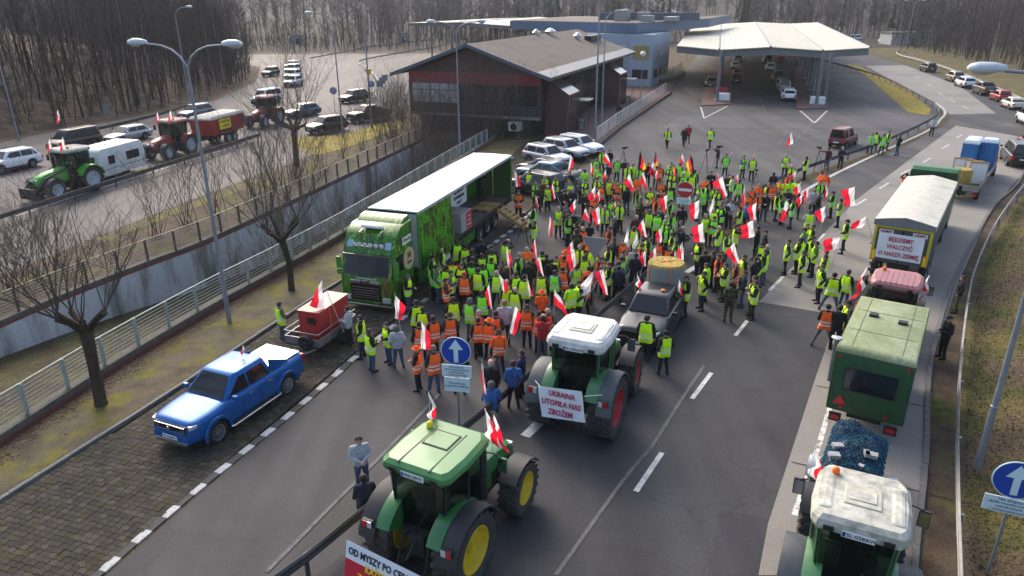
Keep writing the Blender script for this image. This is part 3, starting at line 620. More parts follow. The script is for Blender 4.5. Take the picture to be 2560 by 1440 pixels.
# strip of bare soil on the median beside the guardrail
mb = strip([p for p in offset_line(GM, -.75) if 36 < p[1] < 90], 1.1, .02); mb.build('median_soil', VERGE, kind='structure')
sheet('grass_strip', [(72.02, 162.03), (72.15, 156.89), (66.33, 134.16), (57.80, 105.48), (52.44, 91.59), (49.74, 87.31), (48.48, 89.33), (54.73, 107.97), (63.88, 134.29)], YGRASS, .03)
sheet('grass_strip', [(-22.76, 74.16), (-17.85, 75.66), (-13.16, 86.66), (-12.07, 80.56), (-15.83, 68.21), (-17.74, 65.23), (-20.60, 68.34)], YGRASS, .03)
sheet('grass_strip', [(-23.52, 45.23), (-21.27, 52.16), (-19.43, 59.91), (-18.66, 58.67), (-20.41, 50.62), (-22.67, 43.69), (-23.84, 39.70), (-24.68, 40.61)], MOSS, .02)

# --- painted markings, each a thin sheet
PAINT = ramp_mat('road_paint', [(.3, '#c9c9c4'), (.55, '#b4b3ae'), (.72, '#7a7976')], scale=3, fine=20, fine_amt=.2, rough=.7, bump=0)
FADED = ramp_mat('faded_paint', [(.35, '#4c4b4c'), (.55, '#636261'), (.7, '#454446')], scale=2.5, fine=20, fine_amt=.25, rough=.75, bump=0)
def mark(a, b, w, m=None, z=.024):
    strip([a, ((a[0] + b[0]) / 2, (a[1] + b[1]) / 2), b], w, z).build('lane_marking', m or PAINT, kind='structure')
for a, b in (((3.49, 16.84), (4.60, 18.72)), ((6.28, 21.94), (7.44, 23.81)), ((9.26, 27.00), (10.21, 28.48)), ((12.31, 31.92), (13.65, 33.83)), ((17.15, 38.80), (18.60, 40.88)), ((23.16, 47.06), (24.69, 48.81)),
             ((27.00, 51.73), (28.53, 53.44)), ((30.83, 56.21), (32.51, 58.05)), ((34.93, 60.63), (36.67, 62.59)), ((39.93, 66.69), (41.66, 68.63)), ((44.46, 72.18), (46.02, 73.97)), ((58.28, 95.02), (57.76, 92.82)), ((60.10, 100.96), (59.40, 98.50)), ((62.93, 109.07), (62.05, 106.23)), ((67.65, 120.82), (66.73, 117.93)), ((72.63, 133.82), (71.42, 130.32))):
    mark(a, b, .16)
for a, b in (((25.55, 69.08), (26.54, 71.16)), ((27.80, 73.82), (29.49, 77.41)), ((28.03, 71.12), (29.58, 74.23)), ((30.25, 74.92), (31.76, 78.11)), ((31.89, 78.11), (34.09, 82.68)), ((31.58, 91.31), (33.17, 97.14)), ((33.58, 98.71), (35.11, 104.16)), ((35.72, 106.41), (37.34, 112.22)), ((37.88, 114.29), (39.62, 120.38)), ((40.05, 122.15), (41.82, 128.43)),
             ((45.27, 92.92), (46.35, 96.63)), ((47.89, 101.45), (48.89, 104.94)), ((50.16, 109.14), (51.38, 113.15)), ((52.92, 118.01), (54.40, 122.68)), ((19.42, 80.36), (20.80, 84.00)), ((19.07, 63.04), (20.25, 65.70)), ((21.63, 84.56), (23.10, 88.25))):
    mark(a, b, .14, FADED)
mark((0.39, 19.65), (0.93, 20.52), .34); mark((8.91, 34.47), (9.78, 35.53), .3); mark((6.59, 30.34), (7.19, 31.29), .3)
strip(smooth_line([(1.03, 13.66), (3.23, 17.39), (4.37, 19.11), (5.58, 21.31), (7.31, 24.39)]), .11, .022).build('lane_marking', FADED, kind='structure')
strip(smooth_line([(-6.06, 13.80), (-5.02, 16.30), (-3.94, 18.90), (-2.58, 22.39)]), .12, .022).build('lane_marking', FADED, kind='structure')
strip(smooth_line([(17.42, 46.27), (24.88, 55.51), (33.37, 64.98), (44.28, 76.95), (49.54, 84.22), (52.24, 88.20), (54.49, 92.58), (56.45, 97.81)]), .28, .03).build('lane_marking', PAINT, kind='structure')
strip(smooth_line([(7.60, 15.78), (9.38, 18.74), (11.13, 21.83), (12.02, 23.55)]), .16, .026).build('lane_marking', ramp_mat('scuffed_paint', [(.42, '#8a8780'), (.5, '#cfcec9'), (.62, '#d4d3ce'), (.7, '#8d8a84')], scale=3.2, fine=20, fine_amt=.2, bump=0), kind='structure')
strip(smooth_line([(-32.46, 45.59), (-31.28, 51.54), (-28.80, 61.40), (-25.77, 73.11)]), .16, .02).build('lane_marking', PAINT, kind='structure')
strip(smooth_line([(68.96, 173.54), (67.32, 146.05), (78.42, 159.53)]), .2, .02).build('lane_marking', FADED, kind='structure')
for A, B, C in (((24.56, 95.17), (28.15, 95.79), (22.62, 85.74)), ((36.03, 91.49), (39.37, 91.37), (34.03, 81.82))):
    t = []
    for k in range(6):
        f = k / 6; a = (lerp(A[0], C[0], f), lerp(A[1], C[1], f)); b = (lerp(B[0], C[0], f), lerp(B[1], C[1], f)); mark(a, b, .22, FADED)
    mark(A, C, .2); mark(B, C, .2)

# --- kerbs: every stone its own piece
KDARK = mat('kerb_dark', (.065, .063, .058), .85, var=.35, vscale=6, bump=.2)
KWHITE = mat('kerb_white_paint', (.50, .50, .48), .8, var=.45, vscale=5, bump=.2)
KGREY = mat('kerb_grey', (.15, .145, .135), .85, var=.35, vscale=5, bump=.2)
def stone_mesh(name, L, w, h, m):
    b = MB(); b.box((0, 0, 0), (L, w, h)); return b.mesh(name, m, bevel=.012)
def kerb(name, line, L, w, h, z, mats, s0=0, s1=None):
    par = thing(name, None, None); par['kind'] = 'structure'; mm = [stone_mesh('kerb_stone', L - .012, w, h, m) for m in mats]
    for k, (x, y, a) in enumerate(along(line, L, s0, s1)):
        inst('kerb_stone', mm[k % len(mm)], par, (x, y, z - h / 2 + random.uniform(-.006, .004)), (random.uniform(-.01, .01), random.uniform(-.008, .008), a + random.uniform(-.01, .01)))
    return par
kerb('painted_kerb', smooth_line(CURBA[:10], 5), .52, .24, .25, .045, [KWHITE, KDARK], 0, 62)
kerb('sidewalk_kerb', smooth_line(CURBB[:9], 5), 1.0, .16, .3, .135, [KGREY], 0, 60)
kerb('road_kerb', smooth_line(KERBR[:8], 5), 1.0, .16, .3, .11, [KGREY], 0, 64)

# --- interlocking pavers of the lay-by
PV = [ramp_mat('paver_%d' % i, [(.3, a), (.7, b)], scale=9, fine=60, fine_amt=.3, bump=.2, bdist=.01, rough=.92) for i, (a, b) in enumerate((('#2f2b26', '#3d382f'), ('#37332c', '#474137'), ('#413c34', '#544d42'), ('#34311f', '#454028')))]
lane = ribbon('paved_layby', lambda y: CB(y) + .1, lambda y: CA(y) - .12, 4, 72, ramp_mat('joint_moss', [(.3, '#191713'), (.6, '#26241a')], scale=3, bump=0), .004)
PW, PH = .235, .175
def paver_pts(g=.007):
    a, b = PW / 2 - g, PH / 2 - g; n = .03
    return [(-a, -b), (-a * .45, -b), (-a * .2, -b + n), (a * .2, -b + n), (a * .45, -b), (a, -b), (a, b), (a * .45, b), (a * .2, b + n), (-a * .2, b + n), (-a * .45, b), (-a, b)]
def paver_mb(): return MB().prism(paver_pts(), -.03, .0)
pm = [MB().prism(paver_pts(), -.03, 0).mesh('paver', m) for m in PV]
cand = []; dirx, diry = .318, .948
for i in range(-30, 30):
    for j in range(20, 330):
        s, t = j * PH, i * PW + (j % 2) * PW / 2 * 0
        x = -13.0 + .36 * (j * PH - 12) * 1. + t * diry * 1.0; x = -12.6 + s * dirx - 4.6 + t * diry; y = s * diry - t * dirx
        if 5 < y < 52 and CB(y) + .16 < x < CA(y) - .2: cand.append((x, y))
ang = math.atan2(diry, dirx) - math.pi / 2
inview = [c for c in cand if c[1] > 12.6 and abs(c[0]) < c[1] * .75 + 3.2]
inview.sort(key=lambda c: c[0] ** 2 + c[1] ** 2); near = set(inview[:300])
rest = MB(); base = paver_mb(); ca, sa = math.cos(ang), math.sin(ang)
for c in cand:
    z = .045 + random.gauss(0, .004); k = random.choices((0, 1, 2, 3), (4, 4, 2, 1))[0]
    if c in near:
        inst('paver', pm[k], lane, (c[0], c[1], z), (random.gauss(0, .012), random.gauss(0, .012), ang))
    else:
        tx, ty = random.gauss(0, .012), random.gauss(0, .012)
        rest.add([(c[0] + v[0] * ca - v[1] * sa, c[1] + v[0] * sa + v[1] * ca, z + v[2] + v[0] * tx + v[1] * ty) for v in base.v], base.f, k)
rest.build('pavers', PV, lane, kind='stuff', fix=False)

# --- sunken ramp: walls and railings
WWALL = ramp_mat('whitewashed_concrete', [(.3, '#a9adae'), (.5, '#bcc0c0'), (.7, '#9da1a1')], scale=.5, stretch=(1.4, 1.4, .3), fine=14, fine_amt=.15, bump=.1,
                 second=([(.3, '#55564f'), (.6, '#7b7b73')], .5, .47, .64))
REDB = mat('red_band', (.19, .055, .043), .85, var=.35, vscale=2.5, bump=.2)
CAPC = ramp_mat('wall_concrete', [(.3, '#4a4843'), (.55, '#605d55'), (.75, '#3e3c37')], scale=1.5, fine=18, fine_amt=.3)
def wall_run(mb, line, z0, z1, t):
    a = offset_line(line, t / 2); b = offset_line(line, -t / 2); n = len(line)
    g0 = z0 if callable(z0) else (lambda p: z0)
    mb.loft([[(*a[i], g0(line[i])), (*b[i], g0(line[i])), (*b[i], z1), (*a[i], z1)] for i in range(n)])
nearL = [p for p in smooth_line(PITR, 6) if 10 < p[1] < 72.6]
farL = [p for p in smooth_line(PITL, 6) if 17 < p[1] < 72.6]
t = thing('parapet_wall', 'low concrete parapet wall with red lower band beside the mossy sidewalk', 'wall')
mb = MB(); wall_run(mb, offset_line(nearL, -.12), .26, .47, .34); mb.build('concrete_cap', CAPC, t)
mb = MB(); wall_run(mb, offset_line(nearL, -.12), lambda p: pit_floor(p[1]) - .2, .258, .30); mb.build('red_band', REDB, t)
t = thing('retaining_wall', 'stained whitewashed retaining wall on the far side of the sunken ramp', 'wall')
mb = MB(); wall_run(mb, farL, lambda p: pit_floor(p[1]) - .2, .02, .3); mb.build('wall_face', WWALL, t)
mb = MB(); wall_run(mb, farL, .022, .16, .32); mb.build('red_band', REDB, t)
mb = MB(); wall_run(mb, farL, .162, .34, .34); mb.build('concrete_cap', CAPC, t)
FENCE = mat('fence_paint', (.33, .38, .36), .5, .2, var=.25, vscale=2)
FENCEB = mat('fence_rust', (.40, .36, .29), .55, .2, var=.35, vscale=2)
FPOST = mat('fence_post_dark', (.10, .085, .075), .6, .2, var=.3)
def railing(name, label, line, z, h, step, nr, pm_, rm, pw, s0=.3, slope=None):
    t = thing(name, label, 'fence'); pts = along(line, step, s0)
    pmesh = MB().b2((-.022, -pw / 2, 0), (.022, pw / 2, h)).mesh('post', pm_, bevel=.008)
    unit = MB().tube([(0, 0, 0), (1, 0, 0)], .013, 5).mesh('rail', rm); top = MB().tube([(0, 0, 0), (1, 0, 0)], .026, 6).mesh('rail', rm)
    for i, (x, y, a) in enumerate(pts):
        inst('post', pmesh, t, (x, y, z), (0, 0, a))
        if i:
            x0, y0, _ = pts[i - 1]; L = math.hypot(x - x0, y - y0); aa = math.atan2(y - y0, x - x0)
            for k in range(nr):
                zz = z + .12 + (h - .12) * k / (nr - 1)
                inst('rail', top if k == nr - 1 else unit, t, (x0, y0, zz), (0, 0, aa), (L, 1, 1))
    return t
railing('metal_fence', 'pale grey-green railing on the parapet beside the lay-by and sidewalk', [p for p in offset_line(nearL, -.12) if p[1] < 71], .47, 1.12, 1.75, 8, FENCE, FENCE, .15)
railing('metal_fence', 'rusty brown railing above the whitewashed wall beside the left road', [p for p in farL if p[1] > 20], .34, 1.1, 1.8, 8, FPOST, FENCEB, .15)
RAILW = mat('white_railing', (.62, .64, .64), .45, .3, var=.15)
t = railing('metal_fence', 'white railing on the kerb running up beside the red building', [(8.17, 69.56), (11.71, 79.80), (16.72, 92.91), (23.37, 110.80)], .3, 1.3, 2.2, 9, RAILW, RAILW, .1)
mb = MB(); wall_run(mb, [(8.20, 68.75), (11.73, 79.00), (16.80, 92.20), (23.58, 109.80)], -.1, .3, .5); tag(mb.build('kerb_wall', mat('brick_red_dark', (.10, .06, .05), .85, var=.3)), 'low dark kerb wall carrying the white railing beside red building', 'wall')
t = railing('metal_fence', 'white curved railing round the terrace of the grey-blue building', smooth_line([(18.16, 126.35), (21.76, 125.53), (25.47, 127.28), (28.97, 132.53), (32.27, 141.38)]), .5, 1.5, 2.5, 5, RAILW, RAILW, .14)
mb = MB(); wall_run(mb, smooth_line([(17.90, 124.46), (21.45, 123.67), (25.43, 125.35), (28.88, 130.45), (32.22, 139.80)]), -.1, .5, .7); tag(mb.build('terrace_wall', mat('terrace_brown', (.11, .075, .06), .85, var=.3)), 'low brown terrace wall curving below the white railing', 'wall')
sheet('terrace', [(4.88, 75.69), (8.17, 69.56), (23.07, 109.34), (31.49, 137.52), (19.65, 129.56)], ISLE, .06)

# --- guardrails
GALV = mat('guardrail_steel', (.26, .27, .27), .5, .6, var=.35, vscale=1.5)
GALVD = mat('guardrail_dark', (.085, .082, .08), .6, .5, var=.35, vscale=1.5)
def guardrail(label, line, m, top=.75, step=4., side=1, h=0.31, posts=True, zf=None):
    t = thing('guardrail', label, 'guardrail'); prof = [(0, 0), (.05, .05), (.05, .1), (0, .14), (0, .17), (.05, .21), (.05, .26), (0, .31)]
    pts = along(line, step); zf = zf or (lambda x, y: 0.); pmesh = MB().b2((-.05, -.03, -.2), (.05, .03, top - .05)).mesh('post', m)
    for i in range(len(pts) - 1):
        (x0, y0, a0), (x1, y1, a1) = pts[i], pts[i + 1]; rings = []
        for (x, y, a) in ((x0, y0, a0), (x1, y1, a1)):
            nx, ny = -math.sin(a) * side, math.cos(a) * side; z = zf(x, y) + top - .31
            front = [(x + nx * (d + .06), y + ny * (d + .06), z + q) for d, q in prof]; back = [(x + nx * (d + .05), y + ny * (d + .05), z + q) for d, q in prof[::-1]]
            rings.append(front + back)
        MB().loft(rings).build('rail', m, t)
        if posts: inst('post', pmesh, t, (x0, y0, zf(x0, y0)), (0, 0, a0))
    return t
GMl = [p for p in GM if p[1] < 182]
guardrail('long dark guardrail on the median between the two carriageways, running through the crowd', GMl, GALVD, side=-1)
guardrail('pale steel guardrail at the foot of the grass bank on the right', smooth_line(GUARDR[:8], 4), GALV, side=1)
guardrail('far steel guardrail behind the cars parked along the right road', smooth_line([(66.83, 95.83), (76.06, 121.62), (84.60, 147.67), (88.51, 164.19), (90.65, 174.49), (94.30, 184.64), (102.01, 198.86)], 3), GALV, side=1)
guardrail('dark guardrail in front of the green tractor and white caravan', smooth_line([(-34.5, 34), (-32.3, 42), (-30.4, 51.2), (-29.3, 55.3), (-28.3, 59.5), (-27.4, 63.9), (-26.4, 68.3), (-25.2, 73)], 3), GALVD, side=-1)
guardrail('curving far guardrail beside the bright road left of the red building', smooth_line([(-47.08, 176.59), (-44.05, 194.82), (-41.02, 220.81), (-35.08, 240.46), (-27.46, 258.63)], 3), GALV)
guardrail('looping guardrail round the traffic island left of the red building', smooth_line([(-19.72, 104.20), (-20.51, 114.79), (-22.97, 128.38), (-28.40, 148.96), (-33.15, 163.45), (-32.84, 175.64), (-27.57, 195.06), (-20.63, 220.97)], 3), GALV)
guardrail('dark guardrail at the wood edge behind the red trailer', smooth_line([(-44, 75), (-42, 85), (-41.5, 96), (-43, 110)], 3), GALVD)
# paved islands under the canopy
for q in ([(24.74, 95.92), (28.99, 97.30), (30.54, 102.16), (44.12, 150.06), (40.63, 153.97), (33.79, 128.84)], [(36.02, 92.55), (39.98, 93.12), (41.49, 96.04), (59.00, 149.18), (57.50, 152.95)]):
    MB().prism(q, -.05, .14).build('traffic_island', ISLE, kind='structure')

# --- flag cloth, used on vehicles and by people
FW = mat('flag_white', (.85, .83, .84), .85, var=.08, vscale=3); FR = mat('flag_red', (.85, .02, .05), .8, var=.12, vscale=3)
FK = mat('flag_black', (.015, .015, .015), .85); FY = mat('flag_gold', (.85, .55, .02), .8); POLE_ = mat('flag_pole', (.45, .42, .36), .5)
for m_ in (FW, FR, FY, FK):
    n_ = m_.node_tree.nodes; l_ = m_.node_tree.links; tr_ = n_.new('ShaderNodeBsdfTranslucent'); mx_ = n_.new('ShaderNodeMixShader'); mx_.inputs[0].default_value = .5
    l_.new(n_['Principled BSDF'].inputs['Base Color'].links[0].from_socket, tr_.inputs[0]); l_.new(n_['Principled BSDF'].outputs[0], mx_.inputs[1]); l_.new(tr_.outputs[0], mx_.inputs[2]); l_.new(mx_.outputs[0], n_['Material Output'].inputs[0])
def cloth(A, B, C, D, kind, seed, name='cloth', parent=None):
    """A-D is the white edge, B-C the red one; ripples run out of the plane"""
    rnd = random.Random(seed); A, B, C, D = map(Vector, (A, B, C, D)); n = 9; P = []; ph = rnd.uniform(0, 6); am = .035 + .05 * min((A - C).length, 1.6)
    nrm = (B - A).cross(D - A); nrm = nrm.normalized() if nrm.length > 1e-6 else Vector((0, 1, 0))
    for i in range(n + 1):
        row = []
        for j in range(n + 1):
            u, v = i / n, j / n                     # u: white to red, v: along the edge
            p = A.lerp(D, v).lerp(B.lerp(C, v), u)
            w = math.sin(v * 7 + u * 2.2 + ph) * am * (.25 + v) + math.sin(v * 12 - u * 5 + ph * 2) * am * .35
            row.append(p + nrm * w)
        P.append(row)
    mb = MB(); mb.grid(P)
    for k in range(len(mb.f)):
        u = (k // n + .5) / n
        mb.m[k] = 0 if kind == 'W' else (0 if u < .5 else 1) if kind == 'P' else min(2, int(u * 3))
    me = mb.mesh(name, {'P': [FW, FR], 'W': [FW], 'D': [FK, FR, FY]}[kind], smooth=80, fix=False)
    return inst(name, me, parent)

LOTL, LOTC, LOTR, LOTB = 'cars waiting on the left road', 'cars queuing under the canopy', 'cars parked along the far right road', 'cars parked beside the red building'
for a in (
    ('suv', (79.03, 142.01), 80, 'black', 'black off-road car with pale roof, farthest of those along right road', LOTR), ('suv', (74.23, 124.84), 78, 'champagne', 'champagne off-road car second in the row along the far right road', LOTR),
    ('suv', (70.84, 116.05), 78, 'white', 'white off-road car with flags in the row along the far right road', LOTR), ('pickup', (68.27, 106.91), 76, 'brown', 'beige-brown pickup in the row along the far right road', LOTR),
    ('hatch', (66.15, 99.87), 76, 'red', 'red hatchback in the row along the far right road', LOTR), ('sedan', (63.19, 92.61), 75, 'cream', 'cream saloon nearest in the row along the far right road', LOTR),
    ('van', (56.98, 79.96), 74, 'white', 'white car cut by the right picture edge above the black van', LOTR), ('van', (42.54, 60.28), 66, 'black', 'black passenger van with dark rear window at the right edge', LOTR),
    ('hatch', (47.94, 66.47), 68, 'red', 'dark red car just ahead of the black van', LOTR),
    ('sedan', (32.01, 118.99), 253, 'grey', 'grey saloon parked on the left canopy island', LOTC), ('suv', (37.49, 123.50), 72, 'black', 'black car at the tail of the left canopy queue', LOTC), ('hatch', (40.64, 134.07), 72, 'red', 'red car in the left canopy queue', LOTC),
    ('hatch', (44.90, 150.01), 72, 'white', 'white car third in the left canopy queue', LOTC), ('van', (49.73, 164.54), 72, 'silver', 'silver van at the head of the left canopy queue', LOTC),
    ('suv', (38.18, 101.85), 74, 'white', 'white off-road car at the tail of the right canopy queue', LOTC), ('van', (40.92, 111.55), 74, 'sage', 'pale green van second in the right canopy queue', LOTC), ('van', (44.72, 125.03), 74, 'dark', 'dark van third in the right canopy queue', LOTC),
    ('suv', (50.02, 144.49), 74, 'white', 'white car fourth in the right canopy queue', LOTC), ('van', (54.87, 161.03), 74, 'dark', 'dark van at the head of the right canopy queue', LOTC), ('suv', (62.07, 160.57), 74, 'dark', 'dark car alone behind the right canopy columns', LOTC),
    ('hatch', (116.84, 237.53), 20, 'white', 'leftmost white car in the far lot by the white shed', 'cars in the far lot'), ('wagon', (116.12, 230.97), 20, 'silver', 'silver car between white and black in the far lot', 'cars in the far lot'), ('pickup', (116.99, 226.67), 20, 'dark', 'dark pickup rightmost in the far lot', 'cars in the far lot'), ('van', (113.53, 249.76), 30, 'white', 'white van partly hidden by the canopy roof corner', 'cars in the far lot'),
    ('suv', (6.18, 65.33), -44, 'white', 'white car nearest the railing beside red building', LOTB), ('suv', (4.74, 63.58), -46, 'silver', 'white off-road car with sloped windshield second from the railing', LOTB), ('suv', (3.04, 60.62), -48, 'silver', 'silver off-road car with roof rails in the row by the truck', LOTB), ('wagon', (2.59, 56.44), 137, 'dark', 'dark estate car between the silver off-road car and grey pickup', LOTB),
    ('pickup', (2.83, 53.50), 140, 'steelblue', 'blue-grey double-cab pickup with open bed by the crowd', LOTB), ('suv', (1.77, 50.74), 140, 'dark', 'dark car with glossy roof hidden behind people near the truck', LOTB),
    ('boxvan', (31.47, 68.50), 48, 'maroon', 'small boxy maroon van on the plaza beside the median guardrail', 'vans'),
    ('suv', (-19.66, 77.67), 232, 'dark', 'dark pickup-like car with pale bonnet nearest the yellow grass', LOTL), ('pickup', (-16.60, 85.25), 228, 'dark', 'dark pickup with open bed left of the red building', LOTL), ('suv', (-21.68, 102.13), 238, 'dark', 'dark off-road car behind the two pickups', LOTL),
    ('suv', (-35.80, 122.77), 262, 'white', 'white car first in the bright column behind the tree', LOTL), ('suv', (-38.99, 133.93), 262, 'white', 'white car second in the bright column behind the tree', LOTL), ('suv', (-42.31, 145.52), 262, 'silver', 'silver car third in the bright column behind the tree', LOTL), ('wagon', (-45.76, 157.26), 262, 'white', 'white car farthest in the bright column behind the tree', LOTL),
    ('van', (-33.50, 101.35), 250, 'white', 'white van behind the dark red tractor by the tree', LOTL), ('wagon', (-25.39, 89.31), 236, 'steelblue', 'blue-grey car behind the bare tree trunk', LOTL), ('suv', (-44.91, 140.11), 262, 'dark', 'dark car at the wood edge beyond the tree', LOTL),
    ('van', (-41.60, 68.91), 250, 'black', 'black van with white-red flag behind the caravan', LOTL), ('wagon', (-38.58, 73.04), 248, 'silver', 'silver estate car with roof rails beside the red tractor', LOTL), ('suv', (-37.70, 87.81), 250, 'grey', 'grey off-road car behind the red trailer', LOTL), ('suv', (-41.78, 59.67), 248, 'white', 'white car behind the green tractor loader', LOTL)):
    k, loc, hd, col, lab, grp = a; car(k, loc, hd, col, lab, 'pickup' if k == 'pickup' else 'van' if 'van' in k else 'car', grp, rails=random.random() < .7)
# the blue pickup in the lay-by, with more of its trim
bp = car('pickup', (-9.42, 21.3), 246, 'blue', 'bright blue double-cab pickup with white bed cover in the paved lay-by', 'pickup', bed=mat('cover_white', (.62, .64, .66), .35, .3, var=.1), rim=RIM, spokes=9)
p = CARS['pickup']
for s in (-1, 1):
    MB().tube([(1.2, s * .99, .36), (1.1, s * 1.03, .34), (-1.05, s * 1.03, .34), (-1.15, s * .99, .36)], .035, 8).build('side_step', CHR2, bp)
    for x in (.16, -.72): MB().box((x, s * .985, 1.06), (.2, .03, .035)).build('door_handle', CHR2, bp)
    for c in (p['wb'] / 2 + .06, -p['wb'] / 2 + .06):
        ring = [[(c + rr * math.cos(R(a)), s * yy, p['r'] + rr * math.sin(R(a))) for rr, yy in ((.47, .96), (.47, 1.0), (.56, 1.0), (.58, .95))] for a in range(-8, 189, 14)]
        MB().loft(ring).build('wheel_arch', CP['blue'], bp, smooth=50)
    for x in (.57, -.3, -1.12): MB().b2((x - .006, s * .962, .45), (x + .006, s * .972, 1.16)).build('door_seam', PLASTIC, bp)
    MB().box((1.75, s * .45, 1.165), (1.2, .05, .025), rot=Matrix.Rotation(R(5), 3, 'Y')).build('bonnet_ridge', CP['blue'], bp, bevel=.01)
MB().box((2.56, 0, .90), (.16, 1.36, .28)).build('grille_panel', GRILLE, bp, bevel=.04); MB().box((2.57, 0, .58), (.18, 1.5, .24)).build('lower_bumper', CP['blue'], bp, bevel=.05)
for z in (.80, .90, 1.0): MB().box((2.645, 0, z), (.03, 1.24, .028)).build('grille_bar', CHR2, bp)
MB().box((2.64, 0, .42), (.12, 1.3, .13)).build('skid_plate', CHR2, bp, bevel=.03)
MB().lathe([(0, .06), (.02, .075), (.03, .075), (.03, .05)], 'y', 20).build('emblem', CHR2, bp, loc=(2.69, 0, .92), rz=R(-90))
MB().box((2.71, 0, .62), (.02, .56, .13)).build('number_plate', PLATE, bp); letter('FZ·GG994', .11, PTXT, bp, (2.724, 0, .62), (R(90), 0, R(90)))
MB().tube([(-.9, .1, 1.84), (-1.0, .1, 2.1)], .008, 5).build('aerial', DARK, bp)
def small_flag(loc, hdg, label, s=1., grp='small flags on vehicles', h=.55):
    t = thing('flag', label, 'flag', loc, R(hdg), grp); MB().tube([(0, 0, -.1), (-.05, 0, h * s)], .008, 5).build('pole', POLE_, t)
    w = .2 * s; cloth((-.05, 0, h * s), (-.03 - w * .7, 0, (h - .33) * s), (-.04 - w * .9, .05, (h - .62) * s), (-.04, .05, (h - .4) * s), 'P', len(label) * 7 % 97, parent=t)

# ================================================================ TRACTORS
JDG = mat('tractor_green', (.022, .135, .032), .38, var=.14, coat=.3); FEN = mat('tractor_moss_green', (.045, .15, .055), .4, var=.14, coat=.3); DEU = mat('tractor_bright_green', (.045, .38, .03), .4, var=.12, coat=.3)
FGREY = mat('fender_grey', (.065, .072, .078), .5, var=.25); FBLK = mat('fender_black', (.02, .021, .023), .6, var=.3); TRED = mat('tractor_red', (.27, .018, .03), .38, var=.14, coat=.3)
YEL = mat('rim_yellow', (.62, .44, .02), .45, var=.22); RIMR = mat('rim_red', (.42, .03, .03), .45, var=.2); RIMW = mat('rim_pale', (.48, .52, .55), .45, var=.2)
TRW = mat('cab_roof_white', (.60, .60, .56), .5, var=.28, vscale=3); TRD = mat('cab_roof_dirty', (.46, .45, .38), .65, var=.55, vscale=3.4); PINK = mat('cab_roof_faded_red', (.34, .14, .14), .5, var=.28, vscale=2.5)
TGLASS = glass_mat('cab_glass', (.012, .018, .016), .05, .78); RUB = mat('tyre_dusty', (.048, .045, .041), .85, var=.5, vscale=5, bump=.3)
ENG = mat('engine_dark', (.022, .026, .025), .6, .2, var=.5, vscale=8, bump=.4)
WTX = mat('letter_red', (.42, .012, .05), .7, var=0); KTX = mat('letter_black', (.012, .012, .013), .7, var=0); YTX = mat('letter_yellow', (.8, .62, .02), .7, var=0)
BANW = mat('banner_white', (.70, .73, .76), .8, var=.06, vscale=2)
def big_tyre(r, w, n=20):
    m = MB(); m.lathe([(-w * .40, r * .60), (-w * .5, r * .72), (-w * .49, r * .90), (-w * .40, r * .955), (0, r * .965), (w * .40, r * .955), (w * .49, r * .90), (w * .5, r * .72), (w * .40, r * .60)], 'y', 36, cap=False)
    for s in (-1, 1):
        for k in range(n):
            a0 = 2 * math.pi * (k + (.5 if s > 0 else 0)) / n; da = 2 * math.pi / n; rings = []
            for u in (0, .5, 1):                # a curved bar from the middle of the tread to the shoulder
                y = s * lerp(-.02, w * .52, u); a = a0 + da * .95 * u; top = lerp(1.0, .985, u); wd = da * lerp(.20, .26, u)
                rings.append([(math.cos(a + d) * r * q, y, math.sin(a + d) * r * q) for d, q in ((-wd, .94), (-wd * .8, top), (wd * .8, top), (wd, .94))])
            m.loft(rings)
    return m.mesh('tyre', RUB, smooth=35)
def big_rim(r, w, m_):
    m = MB(); q = r * .62
    m.lathe([(-w * .42, q), (-w * .44, q * .95), (-w * .1, q * .86), (-w * .05, q * .55), (-w * .12, q * .30), (-w * .12, .02), (w * .12, .02), (w * .12, q * .30), (w * .05, q * .55), (w * .1, q * .86), (w * .44, q * .95), (w * .42, q)], 'y', 32, cap=False)
    for s in (-1, 1):
        for k in range(8): a = 2 * math.pi * k / 8; m.cyl((math.cos(a) * q * .24, s * w * .11, math.sin(a) * q * .24), (math.cos(a) * q * .24, s * w * .16, math.sin(a) * q * .24), .025, 8)
        m.cyl((0, s * w * .1, 0), (0, s * w * .3, 0), q * .16, 14)
    return m.mesh('rim', m_, smooth=35)
TW = {}
def twheel(par, loc, r, w, m_, steer=0.):
    k = (r, w, m_.name)
    if k not in TW: TW[k] = (big_tyre(r, w, 20 if r > .6 else 16), big_rim(r, w, m_))
    o = link(bpy.data.objects.new('wheel', None)); o.parent = par; o.location = loc; o.rotation_euler = (0, random.uniform(0, .3), steer)
    inst('tyre', TW[k][0], o); inst('rim', TW[k][1], o)
def quad_pane(name, q, m, par, o=.012):
    A, B, C, D = map(Vector, q); n = (B - A).cross(D - A).normalized(); mb = MB(); mb.loft([[p - n * o for p in (A, B, C, D)], [p + n * o for p in (A, B, C, D)]]); return mb.build(name, m, par)
